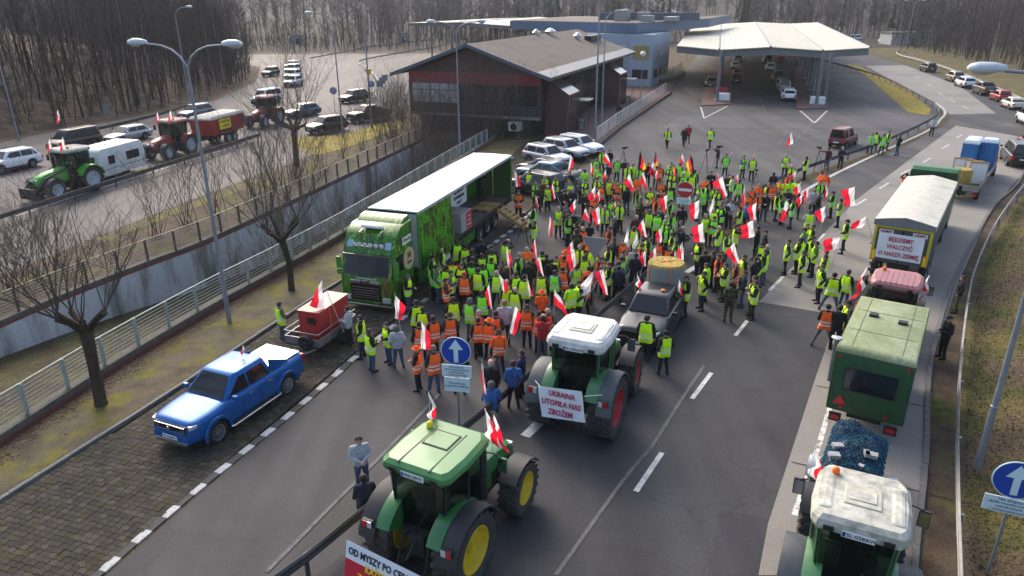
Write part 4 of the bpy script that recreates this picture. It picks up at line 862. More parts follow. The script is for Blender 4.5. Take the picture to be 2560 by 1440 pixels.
def tractor(loc, hdg, label, body, roof, rim, fouter, finner=None, rw=(.96, .68), fw=(.74, .54), style='a', plate=None, beacon=ORL, group='tractors', scale=1., door_open=False, seated=True):
    finner = finner or body
    t = thing('tractor', label, 'tractor', (*loc, 0), R(hdg), group); t.scale = (scale,) * 3
    r1, w1 = rw; r2, w2 = fw; xfr = 2.85; yr = .98; yf = .92
    for s in (-1, 1): twheel(t, (0, s * yr, r1), r1, w1, rim); twheel(t, (xfr, s * yf, r2), r2, w2, rim, s * 0 + .06)
    m = MB(); m.b2((-.45, -.32, .62), (1.0, .32, 1.25)); m.b2((1.0, -.27, .65), (3.5, .27, 1.15)); m.cyl((0, -.75, r1), (0, .75, r1), .16, 12); m.cyl((xfr, -.7, r2), (xfr, .7, r2), .11, 12)
    for s in (-1, 1): m.tube([(-.4, s * .25, .95), (-.75, s * .38, .62), (-1.15, s * .42, .58)], .045, 6); m.tube([(-.35, s * .3, 1.35), (-.6, s * .36, 1.3), (-.85, s * .4, .62)], .035, 6)
    m.b2((-.62, -.22, .75), (-.4, .22, 1.35)); m.tube([(-.5, 0, 1.3), (-1.0, .02, .95)], .04, 6)
    m.build('chassis', ENG, t)
    # bonnet
    rings = []
    for x, hwid, z0, z1 in ((1.32, .47, 1.05, 1.98), (1.9, .46, 1.05, 1.96), (2.7, .42, 1.02, 1.84), (3.35, .38, 1.0, 1.66), (3.66, .33, 1.02, 1.5), (3.74, .26, 1.08, 1.36)):
        rings.append([(x, -hwid, z0), (x, -hwid, z1 - .22), (x, -hwid * .86, z1 - .06), (x, -hwid * .5, z1), (x, hwid * .5, z1), (x, hwid * .86, z1 - .06), (x, hwid, z1 - .22), (x, hwid, z0)])
    b = MB(); b.loft(rings); bo = b.build('bonnet', body, t, smooth=45)
    for s in (-1, 1):
        MB().b2((2.2, s * .425, 1.1), (3.2, s * .455, 1.45)).build('side_grille', ENG, bo)
        MB().box((3.66, s * .2, 1.42), (.12, .2, .14)).build('headlight', LENS, bo, bevel=.02)
    MB().box((3.73, 0, 1.22), (.06, .42, .22)).build('grille', GRILLE, bo)
    # cab
    zb, zt = 1.28, 2.95; LB = [(-.32, .62), (.42, .80), (1.32, .66)]; LT = [(-.36, .72), (.46, .84), (1.26, .70)]
    m = MB()
    for s in (-1, 1):
        for (x0, y0), (x1, y1), q in zip(LB, LT, (.05, .035, .045)): m.tube([(x0, s * y0, zb), (lerp(x0, x1, .5) - .02, s * (lerp(y0, y1, .5) + .03), (zb + zt) / 2), (x1, s * y1, zt)], q, 6)
        m.tube([(x, s * y, zb) for x, y in LB], .05, 6); m.tube([(x, s * y, zt) for x, y in LT], .05, 6)
    m.tube([(-.42, -.62, zb), (-.42, .62, zb)], .05, 6); m.tube([(1.28, -.66, zb), (1.28, .66, zb)], .05, 6)
    m.build('cab_frame', FEN if style == 'b' else FBLK, t, smooth=50)
    quad_pane('rear_window', [(-.33, .60, zb + .08), (-.33, -.60, zb + .08), (-.37, -.69, zt - .04), (-.37, .69, zt - .04)], TGLASS, t)
    quad_pane('windshield', [(1.28, -.63, zb + .3), (1.28, .63, zb + .3), (1.18, .67, zt - .04), (1.18, -.67, zt - .04)], TGLASS, t)
    for s in (-1, 1):
        quad_pane('side_window', [(-.40, s * .64, zb + .1), (.40, s * .81, zb + .1), (.40, s * .85, zt - .05), (-.47, s * .73, zt - .05)], TGLASS, t)
        if door_open and s > 0: quad_pane('door', [(.45, .83, zb), (.1, 1.6, zb), (.1, 1.62, zt - .1), (.45, .86, zt - .1)], TGLASS, t)
        else: quad_pane('door', [(.44, s * .81, zb - .15), (1.25, s * .67, zb + .1), (1.16, s * .71, zt - .05), (.44, s * .85, zt - .05)], TGLASS, t)
    m = MB(); m.b2((-.36, -.58, zb - .12), (1.2, .58, zb + .02)); m.b2((-.40, -.5, zb - .3), (-.30, .5, zb + .1)); m.build('cab_floor', ENG, t)
    m = MB(); m.b2((-.05, -.26, zb + .3), (.45, .26, zb + .45)); m.box((-.12, 0, zb + .75), (.14, .5, .75)); m.b2((.0, -.15, zb), (.3, .15, zb + .3)); m.build('seat', FBLK, t, bevel=.04)
    m = MB(); m.tube([(.78 + .19 * math.cos(a) * .7, .19 * math.sin(a), zb + .72 + .12 * math.cos(a)) for a in np.linspace(0, 6.283, 15)], .016, 6); m.tube([(1.05, 0, zb), (.8, 0, zb + .7)], .03, 6); m.build('steering_wheel', FBLK, t)
    # roof
    ro = MB(); pr = [(-.58, .80), (-.42, .92), (.3, .97), (1.2, .93), (1.5, .76)]
    def rring(z, k, dx=0.): return [(x * k + dx, -y * k, z) for x, y in pr] + [(x * k + dx, y * k, z) for x, y in pr[::-1]]
    if style == 'b': ro.loft([rring(zt + .0, .96), rring(zt + .10, 1.0), rring(zt + .24, .97), rring(zt + .34, .88, .03), rring(zt + .37, .6, .1)])
    else: ro.loft([rring(zt + .0, .97), rring(zt + .10, 1.03), rring(zt + .20, 1.0), rring(zt + .29, .88, .03), rring(zt + .30, .5, .12)])
    rf = ro.build('roof', roof, t, smooth=24); zz = zt + (.37 if style == 'b' else .30)
    if style == 'a':
        for y in (-.42, .42): MB().b2((-.55, y - .012, zz - .03), (1.1, y + .012, zz + .012)).build('roof_seam', mat('seam_dark_green', (.012, .07, .018), .5), rf)  # seam strips in a darker green than the roof panels
        m = MB(); m.b2((.35, -.33, zz - .01), (.95, .33, zz + .022)); m.build('roof_hatch', roof, rf, bevel=.02)
        m = MB(); m.tube([(.33, -.35, zz + .005), (.97, -.35, zz + .005), (.97, .35, zz + .005), (.33, .35, zz + .005), (.33, -.35, zz + .005)], .015, 5); m.build('hatch_seal', FBLK, rf)
    elif style == 'b':
        m = MB(); m.b2((.0, -.36, zz - .05), (.72, .36, zz + .03)); m.build('roof_hatch', mat('hatch_cream', (.46, .44, .34), .6, var=.3), rf, bevel=.03)
        m = MB(); m.b2((.15, -.26, zz + .03), (.55, .26, zz + .05)); m.build('hatch_lid', roof, rf, bevel=.015)
        for s in (-1, 1): m = MB(); m.box((.35, s * .66, zz - .08), (1.3, .28, .2)); m.build('roof_pod', roof, rf, bevel=.08)
    else:
        for y in np.linspace(-.6, .6, 7): MB().b2((-.55, y - .012, zz - .03), (1.0, y + .012, zz + .014)).build('roof_rib', roof, rf)
    for s in (-1, 1):
        for x, n in ((-.57, (-1, 0)), (1.48, (1, 0))): MB().box((x, s * .56, zt + .08), (.08, .2, .11)).build('work_light', DARK if x < 0 else LENS, rf, bevel=.015)
    if beacon: MB().lathe([(0, .075), (.02, .085), (.12, .075), (.16, .04), (.165, .01)], 'z', 14).build('beacon', beacon, rf, loc=(1.0, .58, zz), smooth=60)
    if plate:
        po = MB().box((-.60, 0, zt + .06), (.02, .62, .14)).build('number_plate', PLATE, rf); MB().box((-.612, .27, zt + .06), (.004, .055, .12)).build('plate_band', PBLUE, rf)
        letter(plate, .125, PTXT, po, (-.616, -.03, zt + .06), (R(90), 0, R(-90)))
    m = MB(); m.tube([(-.385, .1, zb + .12), (-.40, -.25, zb + .75)], .012, 5); m.build('wiper', FBLK, t)
    for k in range(3): m = MB(); m.tube([(-.3, -.15 + .12 * k, 1.2), (-.55, -.2 + .14 * k, 1.05), (-.6, -.1 + .1 * k, .8)], .018, 5); m.build('hose', BLACK, t)
    # fenders
    for s in (-1, 1):
        def arc(y0, y1, rr, a0, a1, th=.05, st=8, bulge=0.):
            rings = []
            for a in np.arange(a0, a1 + .1, st):
                k = math.cos(R(a)), math.sin(R(a)); rings.append([(k[0] * q, s * y, r1 + k[1] * q) for y, q in ((y0, rr), (y1, rr), (y1, rr + th), ((y0 + y1) / 2, rr + th + bulge), (y0, rr + th))])
            m = MB(); m.loft(rings); return m
        arc(.52, .90, r1 + .08, 38, 150, .05, 8, .03).build('fender', finner, t, smooth=50); arc(.902, 1.36, r1 + .06, 24, 168, .05, 8, .03).build('fender_skirt', fouter, t, smooth=50)
        m = MB(); m.loft([[(math.cos(R(a)) * q, s * y, r1 + math.sin(R(a)) * q) for q, y in ((r1 * .55, .60), (r1 + .1, .60), (r1 + .1, .54), (r1 * .55, .54))] for a in range(38, 151, 14)]); m.build('fender_side', finner, t, smooth=50)
        a = R(148); k = MB(); k.box((math.cos(a) * (r1 + .16), s * 1.1, r1 + math.sin(a) * (r1 + .16)), (.10, .30, .2)); k.build('taillight_box', FBLK, t, bevel=.02)
        for dy, mm in ((-.07, LENS), (.07, REDL)): k = MB(); k.box((math.cos(a) * (r1 + .16) - .055, s * (1.1 + dy), r1 + math.sin(a) * (r1 + .16)), (.02, .12, .17)); k.build('taillight', mm, t)
        # front mudguard, mirror
        rings = []
        for a in np.arange(35, 151, 12): kk = (math.cos(R(a)), math.sin(R(a))); rings.append([(xfr + kk[0] * q, s * (yf + y), r2 + kk[1] * q) for y, q in ((-.26, r2 + .06), (.27, r2 + .06), (.27, r2 + .10), (-.26, r2 + .10))])
        m = MB(); m.loft(rings); m.build('front_fender', FBLK, t, smooth=50)
        mi = MB(); mi.tube([(1.2, s * .72, zt - .12), (1.3, s * 1.05, zt - .15), (1.3, s * 1.25, zt - .2)], .018, 6); mi.build('mirror_arm', FBLK, t)
        mi = MB(); mi.box((1.32, s * 1.28, zt - .42), (.07, .24, .42)); mo = mi.build('mirror', FBLK if style != 'a' else body, t, bevel=.025)
        MB().box((1.28, s * 1.28, zt - .42), (.012, .2, .36)).build('mirror_glass', CHROME, mo)
        m = MB()
        for k in range(3): m.b2((.7, s * .72, .45 + .26 * k), (1.15, s * 1.0, .48 + .26 * k))
        m.b2((.72, s * .70, .45), (1.12, s * .73, 1.15)); m.build('step', FBLK, t)
    m = MB(); m.tube([(1.5, -.62, 1.2), (1.5, -.62, 2.55), (1.52, -.62, 2.75), (1.42, -.66, 2.9)], [.10, .10, .075, .075], 10); m.build('exhaust', FBLK, t, smooth=50)
    m = MB(); m.box((.75, -.86, .95), (.9, .28, .45)); m.box((.7, .86, .95), (.8, .26, .4)); m.build('fuel_tank', FBLK, t, bevel=.05)
    return t
jd = tractor((-2.0, 14.05), 62, 'dark green tractor with green roof and yellow wheels in the foreground', JDG, mat('jd_roof', (.055, .20, .055), .45, var=.2, vscale=1.5, coat=.2), YEL, FBLK, rw=(.97, .70), fw=(.76, .56), style='a', plate='FMI·29VT', beacon=YTX)
fe = tractor((2.1, 20.25), 66, 'green tractor with white roof and red wheels carrying a white banner', FEN, TRW, RIMR, FGREY, rw=(1.0, .74), fw=(.80, .60), style='b', plate='FSL·092AW', beacon=None, scale=1.03)
fb = tractor((7.15, 12.0), 63, 'green tractor with dirty cream roof at the bottom right corner', mat('tractor_pale_green', (.10, .24, .10), .4, var=.2, coat=.3), TRD, RIMR, FGREY, rw=(.92, .62), fw=(.72, .52), style='b', plate='FSL·058AW')
rd = tractor((14.75, 25.7), 58, 'dusty red tractor with faded red roof between green hut trailer and tipper', TRED, PINK, RIMW, TRED, rw=(.95, .62), fw=(.74, .52), style='c', door_open=True, scale=.92)
dz = tractor((-32.0, 52.9), 248, 'bright green tractor with front loader at the left picture edge', DEU, TRD, RIMW, DEU, rw=(.92, .62), fw=(.7, .5), style='c')
va = tractor((-30.4, 66.3), 255, 'dark red tractor pulling the red tipping trailer on the left road', TRED, PINK, RIMW, TRED, rw=(.9, .6), fw=(.68, .48), style='c')
tractor((-27.4, 83.5), 256, 'dark tractor half hidden behind the bare tree on the left road', TRED, PINK, RIMW, TRED, rw=(.9, .6), fw=(.68, .48), style='c')
# loader of the bright green tractor
for s in (-1, 1): MB().tube([(1.0, s * .6, 1.5), (1.6, s * .62, 1.9), (3.2, s * .62, 1.5), (4.3, s * .62, .6)], .08, 6).build('loader_arm', FBLK, dz)
MB().b2((4.2, -.8, .25), (4.32, .8, 1.0)).build('loader_frame', FBLK, dz)
# --- banners hung on the tractors
def banner(name, label, loc, rot, w, h, lines, size, m, wav=.03, base=BANW, skew=0., lead=1.0, sx=.82, split=None, bold=.006):
    t = thing(name, label, 'banner', loc); t.rotation_euler = rot; n = 10; P = []
    for i in range(n + 1):
        P.append([((j / n - .5) * w + skew * (i / n - .5) * .2, (.5 - i / n) * h + skew * .12 * (j / n - .5), wav * math.sin(j * 1.1 + i * .4) * math.sin(i / n * 3.1)) for j in range(n + 1)])
    mb = MB(); mb.grid(P)
    if split:
        for k in range(len(mb.f)): mb.m[k] = 1 if (k // n + .5) / n > split else 0
    mb.grid([[(p[0], p[1], p[2] - .012) for p in r] for r in P]); mb.build('cloth', [base, mat('banner_red', (.55, .015, .03), .7, var=.1)], t, smooth=60)
    y = h / 2
    for k, (txt, sz, mm, yy) in enumerate(lines): letter(txt, sz, mm, t, (0, yy, wav + .012), (0, 0, 0), bold=bold, sx=sx)
    return t
def local(t, x, y, z):
    a = t.rotation_euler.z; s = t.scale[0]; return (t.location.x + s * (x * math.cos(a) - y * math.sin(a)), t.location.y + s * (x * math.sin(a) + y * math.cos(a)), s * z)
banner('protest_banner', 'white banner reading UKRAINA UTOPILA NAS ZBOZEM in red on a tractor', local(fe, -1.16, 0.12, 1.42), (R(82), 0, R(66 - 90)), 1.42, .98, [('UKRAINA', .24, WTX, .30), ('UTOPIŁA NAS', .25, WTX, .0), ('ZBOŻEM', .25, WTX, -.30)], .3, WTX, skew=1.)
for s in (-1, 1): MB().tube([(-1.14, .12 + s * .68, 1.84), (-.95, s * 1.05, 1.9)], .012, 5).build('banner_rope', WHITE, fe)
banner('protest_board', 'white and red board reading OD MYSZY PO CESARZA behind the foreground tractor', local(jd, -1.75, .1, .92), (R(78), 0, R(62 - 90 - 4)), 2.35, 1.1, [('OD MYSZY PO CESARZA', .245, KTX, .33), ('KAŻDY ŻYJE', .25, YTX, .06), ('Z GOSPODARZA', .25, YTX, -.22)], .25, KTX, wav=0., split=.36, sx=.80)
for l, h_, lab in ((local(jd, 1.25, .75, 3.0), 250, 'small flag on left front corner of the green cab roof'), (local(jd, 1.2, -.85, 3.0), 200, 'small flag on right front corner of the green cab roof'), (local(jd, 1.75, -.75, 2.5), 215, 'small flag by the exhaust of the foreground green tractor'),
                   (local(fb, 1.2, 1.1, 2.7), 200, 'small flag on the mirror arm of the bottom right tractor'), (local(rd, .3, -1.1, 2.4), 250, 'small flag on right side of the dusty red tractor'), (local(rd, .2, 1.2, 2.2), 30, 'small flag on left side of the dusty red tractor'), (local(dz, 1.2, .7, 2.9), 30, 'small flag at left on the bright green tractor'), (local(dz, 1.2, -.7, 2.9), 30, 'small flag at right on the bright green tractor'),
                   (local(va, 1.2, .7, 2.9), 20, 'small flag at left on the dark red tractor'), (local(va, 1.2, -.7, 2.9), 20, 'small flag at right on the dark red tractor'), ((-43.4, 70.5, 2.2), 0, 'flag on the roof of the black van behind caravan'), (local(bp, -.6, .2, 1.95), 30, 'tiny flag on the roof of the blue pickup')):
    small_flag(l, h_, lab, 2.3 if 'black van' in lab else .62 if 'tiny' in lab else 2.3 if 'left' in lab and 'cab' not in lab else 1.9)

# ================================================================ TRUCK AND TRAILERS
PRINT = ramp_mat('forest_print', [(.30, '#081808'), (.41, '#184a0e'), (.49, '#428a1a'), (.54, '#0f2c0a'), (.62, '#6ea636'), (.75, '#0d240a')], scale=1.5, detail=9, stretch=(1.3, 1.3, .55), rough=.35, bump=0, fine=11, fine_amt=.45, spec=.5,
                 second=([(.35, '#3a2a18'), (.6, '#6a5028')], .6, .60, .68))
TGRN = mat('trailer_green', (.05, .22, .03), .45, var=.15); TGRD = mat('trailer_green_dark', (.025, .085, .018), .6, var=.25)
TROOF = mat('trailer_roof', (.82, .82, .82), .5, var=.05); TGRY = mat('trailer_grey', (.36, .38, .39), .5, var=.15); FLOORW = mat('trailer_floor', (.09, .075, .06), .8, var=.4, vscale=3)
WOOD = ramp_mat('pallet_wood', [(.3, '#8a6d45'), (.5, '#b0915f'), (.7, '#94764c')], scale=3, stretch=(1, 8, 1), bump=.1)
GOLD = mat('badge_cream', (.50, .40, .22), .5, var=.1)
tk = thing('truck', 'green forest-printed articulated truck with open white-roofed curtain trailer', 'truck', (-6.45, 29.75, 0), R(251.5))
cb = MB(); cb.prism_y([(.0, .42), (.06, .95), (.06, 1.45), (.02, 1.62), (-.30, 2.62), (-.34, 2.72), (-.72, 3.42), (-1.25, 3.74), (-2.25, 3.80), (-2.25, 1.0), (-2.0, 1.0), (-1.93, 1.1), (-1.4, 1.22), (-.88, 1.1), (-.8, .42)], -1.25, 1.25)
cab = cb.build('cab', PRINT, tk, bevel=.09, smooth=45)
quad_pane('windshield', [(-.005, -1.08, 1.72), (-.005, 1.08, 1.72), (-.285, 1.05, 2.52), (-.285, -1.05, 2.52)], CGLASS, cab, .03)
m = MB(); m.b2((-.32, -1.16, 2.58), (-.1, 1.16, 2.66)); m.build('sun_visor', mat('visor_dark', (.03, .05, .03), .2, var=0, coat=.5), cab, bevel=.02)
m = MB(); m.box((.085, 0, 1.02), (.05, 1.5, .85)); m.build('grille', GRILLE, cab, bevel=.03)
for z in (.72, .84, .96, 1.08, 1.20): MB().box((.125, 0, z), (.03, 1.3, .028)).build('grille_bar', CHR2, cab)
m = MB(); m.box((.11, 0, 1.46), (.06, 1.5, .17)); m.build('emblem_panel', CHR2, cab, bevel=.03); letter('DAF', .17, KTX, cab, (.145, 0, 1.46), (R(90), 0, R(90)), bold=.008, sx=1.5)
letter('www.itrans.eu', .17, WHITE, cab, (.075, .05, 1.62), (R(88), 0, R(90)), sx=.95)
m = MB(); m.b2((-.5, -1.27, .30), (.12, 1.27, .42)); m.build('bumper_lip', CHR2, cab, bevel=.03)
for s in (-1, 1):
    m = MB(); m.box((.06, s * .98, .66), (.14, .38, .24)); m.build('headlight', LENS, cab, bevel=.04)
    m = MB(); m.box((-.50, s * .93, 3.0), (.06, .3, .34), rot=Matrix.Rotation(R(-28), 3, 'Y')); m.build('upper_light', mat('lamp_blueish', (.28, .42, .55), .15, var=0), cab, bevel=.04)
    quad_pane('side_window', [(-.45, s * 1.252, 1.75), (-1.2, s * 1.252, 1.75), (-1.2, s * 1.252, 2.5), (-.55, s * 1.252, 2.5)][::s], CGLASS, cab)
    m = MB(); m.box((-.18, s * 1.42, 2.15), (.12, .22, .55)); m.box((-.18, s * 1.42, 1.72), (.12, .22, .25)); m.tube([(-.25, s * 1.25, 2.5), (-.18, s * 1.42, 2.46)], .025, 6); m.build('mirror', TGRN, cab, bevel=.03)
m = MB(); m.tube([(-.46, -.9, 2.92), (-.46, .9, 2.92)], .03, 8); m.tube([(-.46, -.9, 2.92), (-.6, -1.0, 3.15)], .03, 8); m.tube([(-.46, .9, 2.92), (-.6, 1.0, 3.15)], .03, 8); lb = m.build('lamp_bar', CHROME, cab)
for k in range(6): MB().lathe([(0, .04), (.05, .10), (.10, .115), (.115, .10), (.118, .01)], 'y', 18).build('spot_lamp', LENS, cab, loc=(-.44, -.68 + .272 * k, 3.02), rz=R(-90), smooth=50)
for s in (-1, 1): MB().tube([(-.9, s * .5, 3.56), (-.6, s * .5, 3.50), (-.5, s * .5, 3.49)], [.03, .035, .075], 10).build('air_horn', CHROME, cab, smooth=60)
m = MB(); m.box((-1.0, 0, 3.66), (.7, .9, .12), rot=Matrix.Rotation(R(-22), 3, 'Y')); m.build('roof_hatch', WHITE, cab, bevel=.04)
m = MB(); m.loft([[(x, y, z) for y, z in ((-1.15, 3.66), (-1.1, zt_), (1.1, zt_), (1.15, 3.66))] for x, zt_ in ((-1.45, 3.72), (-1.8, 3.95), (-2.24, 4.0))]); m.build('roof_spoiler', PRINT, cab, smooth=40)
pl_ = MB().box((-.52, 0, 2.88), (.03, .72, .28), rot=Matrix.Rotation(R(-28), 3, 'Y')).build('sign_plate', mat('sign_dark_green', (.06, .12, .06), .4), cab)
letter('ITRANS', .20, WHITE, cab, (-.495, 0, 2.90), (R(62), 0, R(90)), bold=.006); MB().box((-1.65, 1.262, 3.02), (.85, .012, .34)).build('sign_plate', WHITE, cab); letter('ITRANS', .22, TGRD, cab, (-1.65, 1.272, 3.02), (R(90), 0, R(180)), bold=.006)
MB().lathe([(0, .52), (.02, .52), (.025, .50), (.025, .01)], 'y', 36).build('anniversary_badge', GOLD, cab, loc=(-1.75, 1.255, 2.1)); letter('30', .42, mat('letter_brown', (.07, .04, .015), .6), cab, (-1.75, 1.29, 2.25), (R(90), 0, R(180)), bold=.008); letter('YEARS', .16, mat('letter_brown'), cab, (-1.75, 1.29, 1.92), (R(90), 0, R(180)), bold=.006)
m = MB(); m.b2((-2.1, -1.1, .55), (-6.2, 1.1, 1.0)); m.build('tractor_chassis', ENG, tk)
m = MB(); m.b2((-2.6, .95, .4), (-3.9, 1.24, 1.0)); m.b2((-2.6, -1.24, .4), (-3.9, -.95, 1.0)); m.build('side_skirt', PRINT, tk, bevel=.04)
for x in (-1.4, -5.1, -10.9, -12.2, -13.5):
    for s in (-1, 1): wheel(tk, (x, s * 1.08, .50), .5, .32, 10, CHR2, rr=.58)
# trailer
XF, XB = -2.85, -16.55
m = MB(); m.b2((XB, -1.24, 1.12), (XF, 1.24, 1.26)); m.build('trailer_floor', FLOORW, tk); m = MB(); m.b2((XB, -1.255, 1.0), (XF, -1.2, 1.28)); m.b2((XB, 1.2, 1.0), (XF, 1.255, 1.262)); m.b2((XB + .5, -.5, .8), (XF - 3, .5, 1.1)); m.build('trailer_frame', DARK, tk)
m = MB(); m.loft([[(x, -1.28, 3.93), (x, -1.28, 3.97), (x, 0, 4.0), (x, 1.28, 3.97), (x, 1.28, 3.93)] for x in np.linspace(XB, XF, 12)]); rfo = m.build('trailer_roof', TROOF, tk)
m = MB()
for s in (-1, 1): m.b2((XB, s * 1.24, 3.82), (XF, s * 1.30, 3.925))
m.build('roof_rail', TGRY, rfo)
m = MB(); m.b2((XF - .06, -1.26, 1.26), (XF, 1.26, 3.82)); m.build('front_wall', TGRY, tk)
for s in (-1, 1):
    MB().b2((XF - .1, s * 1.24, .55), (XF + .05, s * 1.31, 3.82)).build('corner_post', TGRN, tk); MB().b2((XB, s * 1.22, 1.0), (XB + .14, s * 1.31, 3.82)).build('corner_post', TGRN, tk)
P = [[(x, -1.22 - .025 * math.sin(x * 5), z) for x in np.linspace(XB, XF, 60)] for z in (1.28, 2.6, 3.84)]; mb = MB(); mb.grid(P); mb.build('far_curtain', TGRN, tk, smooth=60)
for x in (-6.4, -9.8, -13.2): MB().b2((x - .06, -1.2, 1.26), (x + .06, -1.12, 3.84)).build('stanchion', TGRD, tk)
for s in (-1, 1): m = MB(); m.b2((XB - .05, s * .02, 1.05), (XB, s * 1.24, 3.84)); m.build('rear_door', TGRD, tk)
P = []
for z in np.linspace(3.84, .92, 10):
    k = (3.84 - z) / 2.9; P.append([(lerp(XF - .12, XF - 3.9 - .5 * k, u), 1.28 + .10 * (.4 + k) * math.sin(u * 34 + k * 1.3) + .05 * math.sin(u * 11), z - .06 * math.sin(u * 17) * k) for u in np.linspace(0, 1, 60)])
mb = MB(); mb.grid(P); cu = mb.build('gathered_curtain', ramp_mat('curtain_print', [(.30, '#0a1c08'), (.42, '#275f12'), (.5, '#5c9a28'), (.56, '#1c3a10'), (.63, '#94824a'), (.72, '#2f5a18'), (.85, '#16260f')], scale=1.1, detail=8, stretch=(1.4, 1.4, .4), rough=.45, bump=0, fine=9, fine_amt=.4), tk, smooth=60)
mb = MB(); mb.grid([[(p[0], p[1] + .012, p[2] + .09) for p in P[-1]], [(p[0], p[1] + .012, p[2] + .03) for p in P[-1]]]); mb.build('curtain_hem', mat('strap_yellow', (.6, .38, .02), .6), cu, smooth=60)
m = MB(); m.b2((-7.2, 1.15, .45), (-10.2, 1.2, 1.0)); m.build('side_guard', PRINT, tk); m = MB(); m.b2((-4.6, 1.15, .5), (-7.1, 1.2, 1.0)); m.build('side_guard', WHITE, tk)
for x in (-10.9, -12.2, -13.5): MB().loft([[(x + q * math.cos(R(a)), y, .5 + q * math.sin(R(a))) for y, q in ((.9, .56), (1.25, .56), (1.25, .59), (.9, .59))] for a in range(0, 181, 20)]).build('mudguard', BLACK, tk, smooth=50)
tl = lambda x, y, z: local(tk, x, y, z)
RZ = tk.rotation_euler.z
banner('protest_banner', 'white banner of black capitals hanging inside the open trailer', tl(-13.2, -1.0, 2.3), (R(90), 0, RZ + math.pi), 2.5, 1.9, [('NAPŁYWU', .25, KTX, .68), ('PŁODÓW ROLNYCH', .25, KTX, .34), ('REKOMPENSATY', .25, KTX, 0), ('ZA PONIESIONE', .25, KTX, -.34), ('STRATY', .25, KTX, -.68)], .3, KTX, sx=.85)
t = thing('speaker_cabinet', 'grey cabinet with red poster standing on the trailer floor', 'cabinet', tl(-9.1, .55, 1.26), RZ); MB().b2((-.75, -.55, 0), (.75, .6, 1.05)).build('body', mat('cabinet_grey', (.33, .32, .30), .6), t, bevel=.02)
MB().b2((-.72, .605, .06), (.0, .62, .98)).build('poster', mat('poster_red', (.50, .02, .04), .6, var=.12), t)
for k, s_ in enumerate(('STOP', 'ROLNIK', 'W POLSCE')): letter(s_, .13, WHITE, t, (-.36, .625, .74 - .24 * k), (R(90), 0, R(180)), sx=.9)
def pallet(loc, rz, label):
    t = thing('pallet', label, 'pallet', loc, rz, 'pallets on the trailer')
    me = MB().b2((-.6, -.05, 0), (.6, .05, .022)).mesh('board', WOOD); bl = MB().b2((-.07, -.05, 0), (.07, .05, .1)).mesh('block', WOOD)
    for y in (-.35, -.175, 0, .175, .35): inst('board', me, t, (0, y, .122))
    for x in (-.52, 0, .52):
        for y in (-.35, 0, .35): inst('block', bl, t, (x, y, .02))
pallet(tl(-13.1, .55, 1.262), RZ + 1.57, 'wooden pallet left of another on the trailer floor'); pallet(tl(-14.1, .62, 1.262), RZ + 1.57, 'wooden pallet at the head of the steps'); 
t = thing('wooden_steps', 'raw wooden steps leaning from the trailer floor to the road', 'steps', tl(-14.1, 1.28, 0), RZ)
for s in (-1, 1): MB().loft([[(s * .48 - .03, y, z), (s * .48 + .03, y, z), (s * .48 + .03, y, z - .22), (s * .48 - .03, y, z - .22)] for y, z in ((.05, 1.3), (1.9, .16))]).build('stringer', WOOD, t)
for k in range(7): MB().b2((-.45, .12 + .25 * k, 1.16 - .158 * k), (.45, .38 + .25 * k, 1.195 - .158 * k)).build('tread', WOOD, t)
# --- generator trailer
t = thing('car_trailer', 'open grey box trailer behind the blue pickup', 'trailer', (-7.75, 26.6, 0), R(250)); m = MB(); m.b2((-1.35, -.75, .45), (1.35, .75, .52)); m.build('floor', FLOORW, t)
for s in (-1, 1):
    MB().b2((-1.35, s * .75, .5), (1.35, s * .79, .82)).build('side_board', GREYM, t); wheel(t, (-.15, s * .9, .30), .30, .2, 5, RIMD); MB().loft([[(-.15 + q * math.cos(R(a)), s * y, .3 + q * math.sin(R(a))) for y, q in ((.8, .36), (1.02, .36), (1.02, .38), (.8, .38))] for a in range(0, 181, 20)]).build('mudguard', BLACK, t)
    MB().tube([(-1.35, s * .77, 1.05), (1.35, s * .77, 1.05)], .02, 6).build('rail', GREYM, t); MB().tube([(1.35, s * .6, .4), (2.6, 0, .42)], .035, 6).build('drawbar', GREYM, t)
MB().b2((1.31, -.75, .5), (1.35, .75, .82)).build('front_board', GREYM, t); MB().b2((-1.39, -.75, .5), (-1.35, .75, .82)).build('rear_board', GREYM, t); MB().tube([(1.35, -.77, 1.05), (1.35, .77, 1.05)], .02, 6).build('rail', GREYM, t)
sw = wheel(t, (1.48, .25, .72), .29, .19, 5, RIMD); sw.rotation_euler = (0, 0, R(90)); sw.name = 'spare_wheel'
t = thing('generator', 'red generator set standing in the grey box trailer', 'generator', (-7.62, 26.75, .52), R(250)); MB().b2((-1.05, -.48, .05), (1.05, .48, 1.2)).build('casing', mat('generator_red', (.40, .028, .025), .45, var=.12, coat=.2), t, bevel=.03)
MB().b2((-1.07, -.5, 1.205), (1.07, .5, 1.235)).build('lid', mat('generator_lid', (.52, .16, .12), .35, var=.2), t); MB().b2((1.06, -.05, .7), (1.075, .32, .98)).build('control_panel', DARK, t); MB().b2((-1.0, -.44, 0), (1.0, .44, .05)).build('skid', DARK, t)
MB().b2((.3, .49, 0), (.36, .50, 1.24)).build('strap', mat('strap_orange', (.8, .16, .02), .6), t)
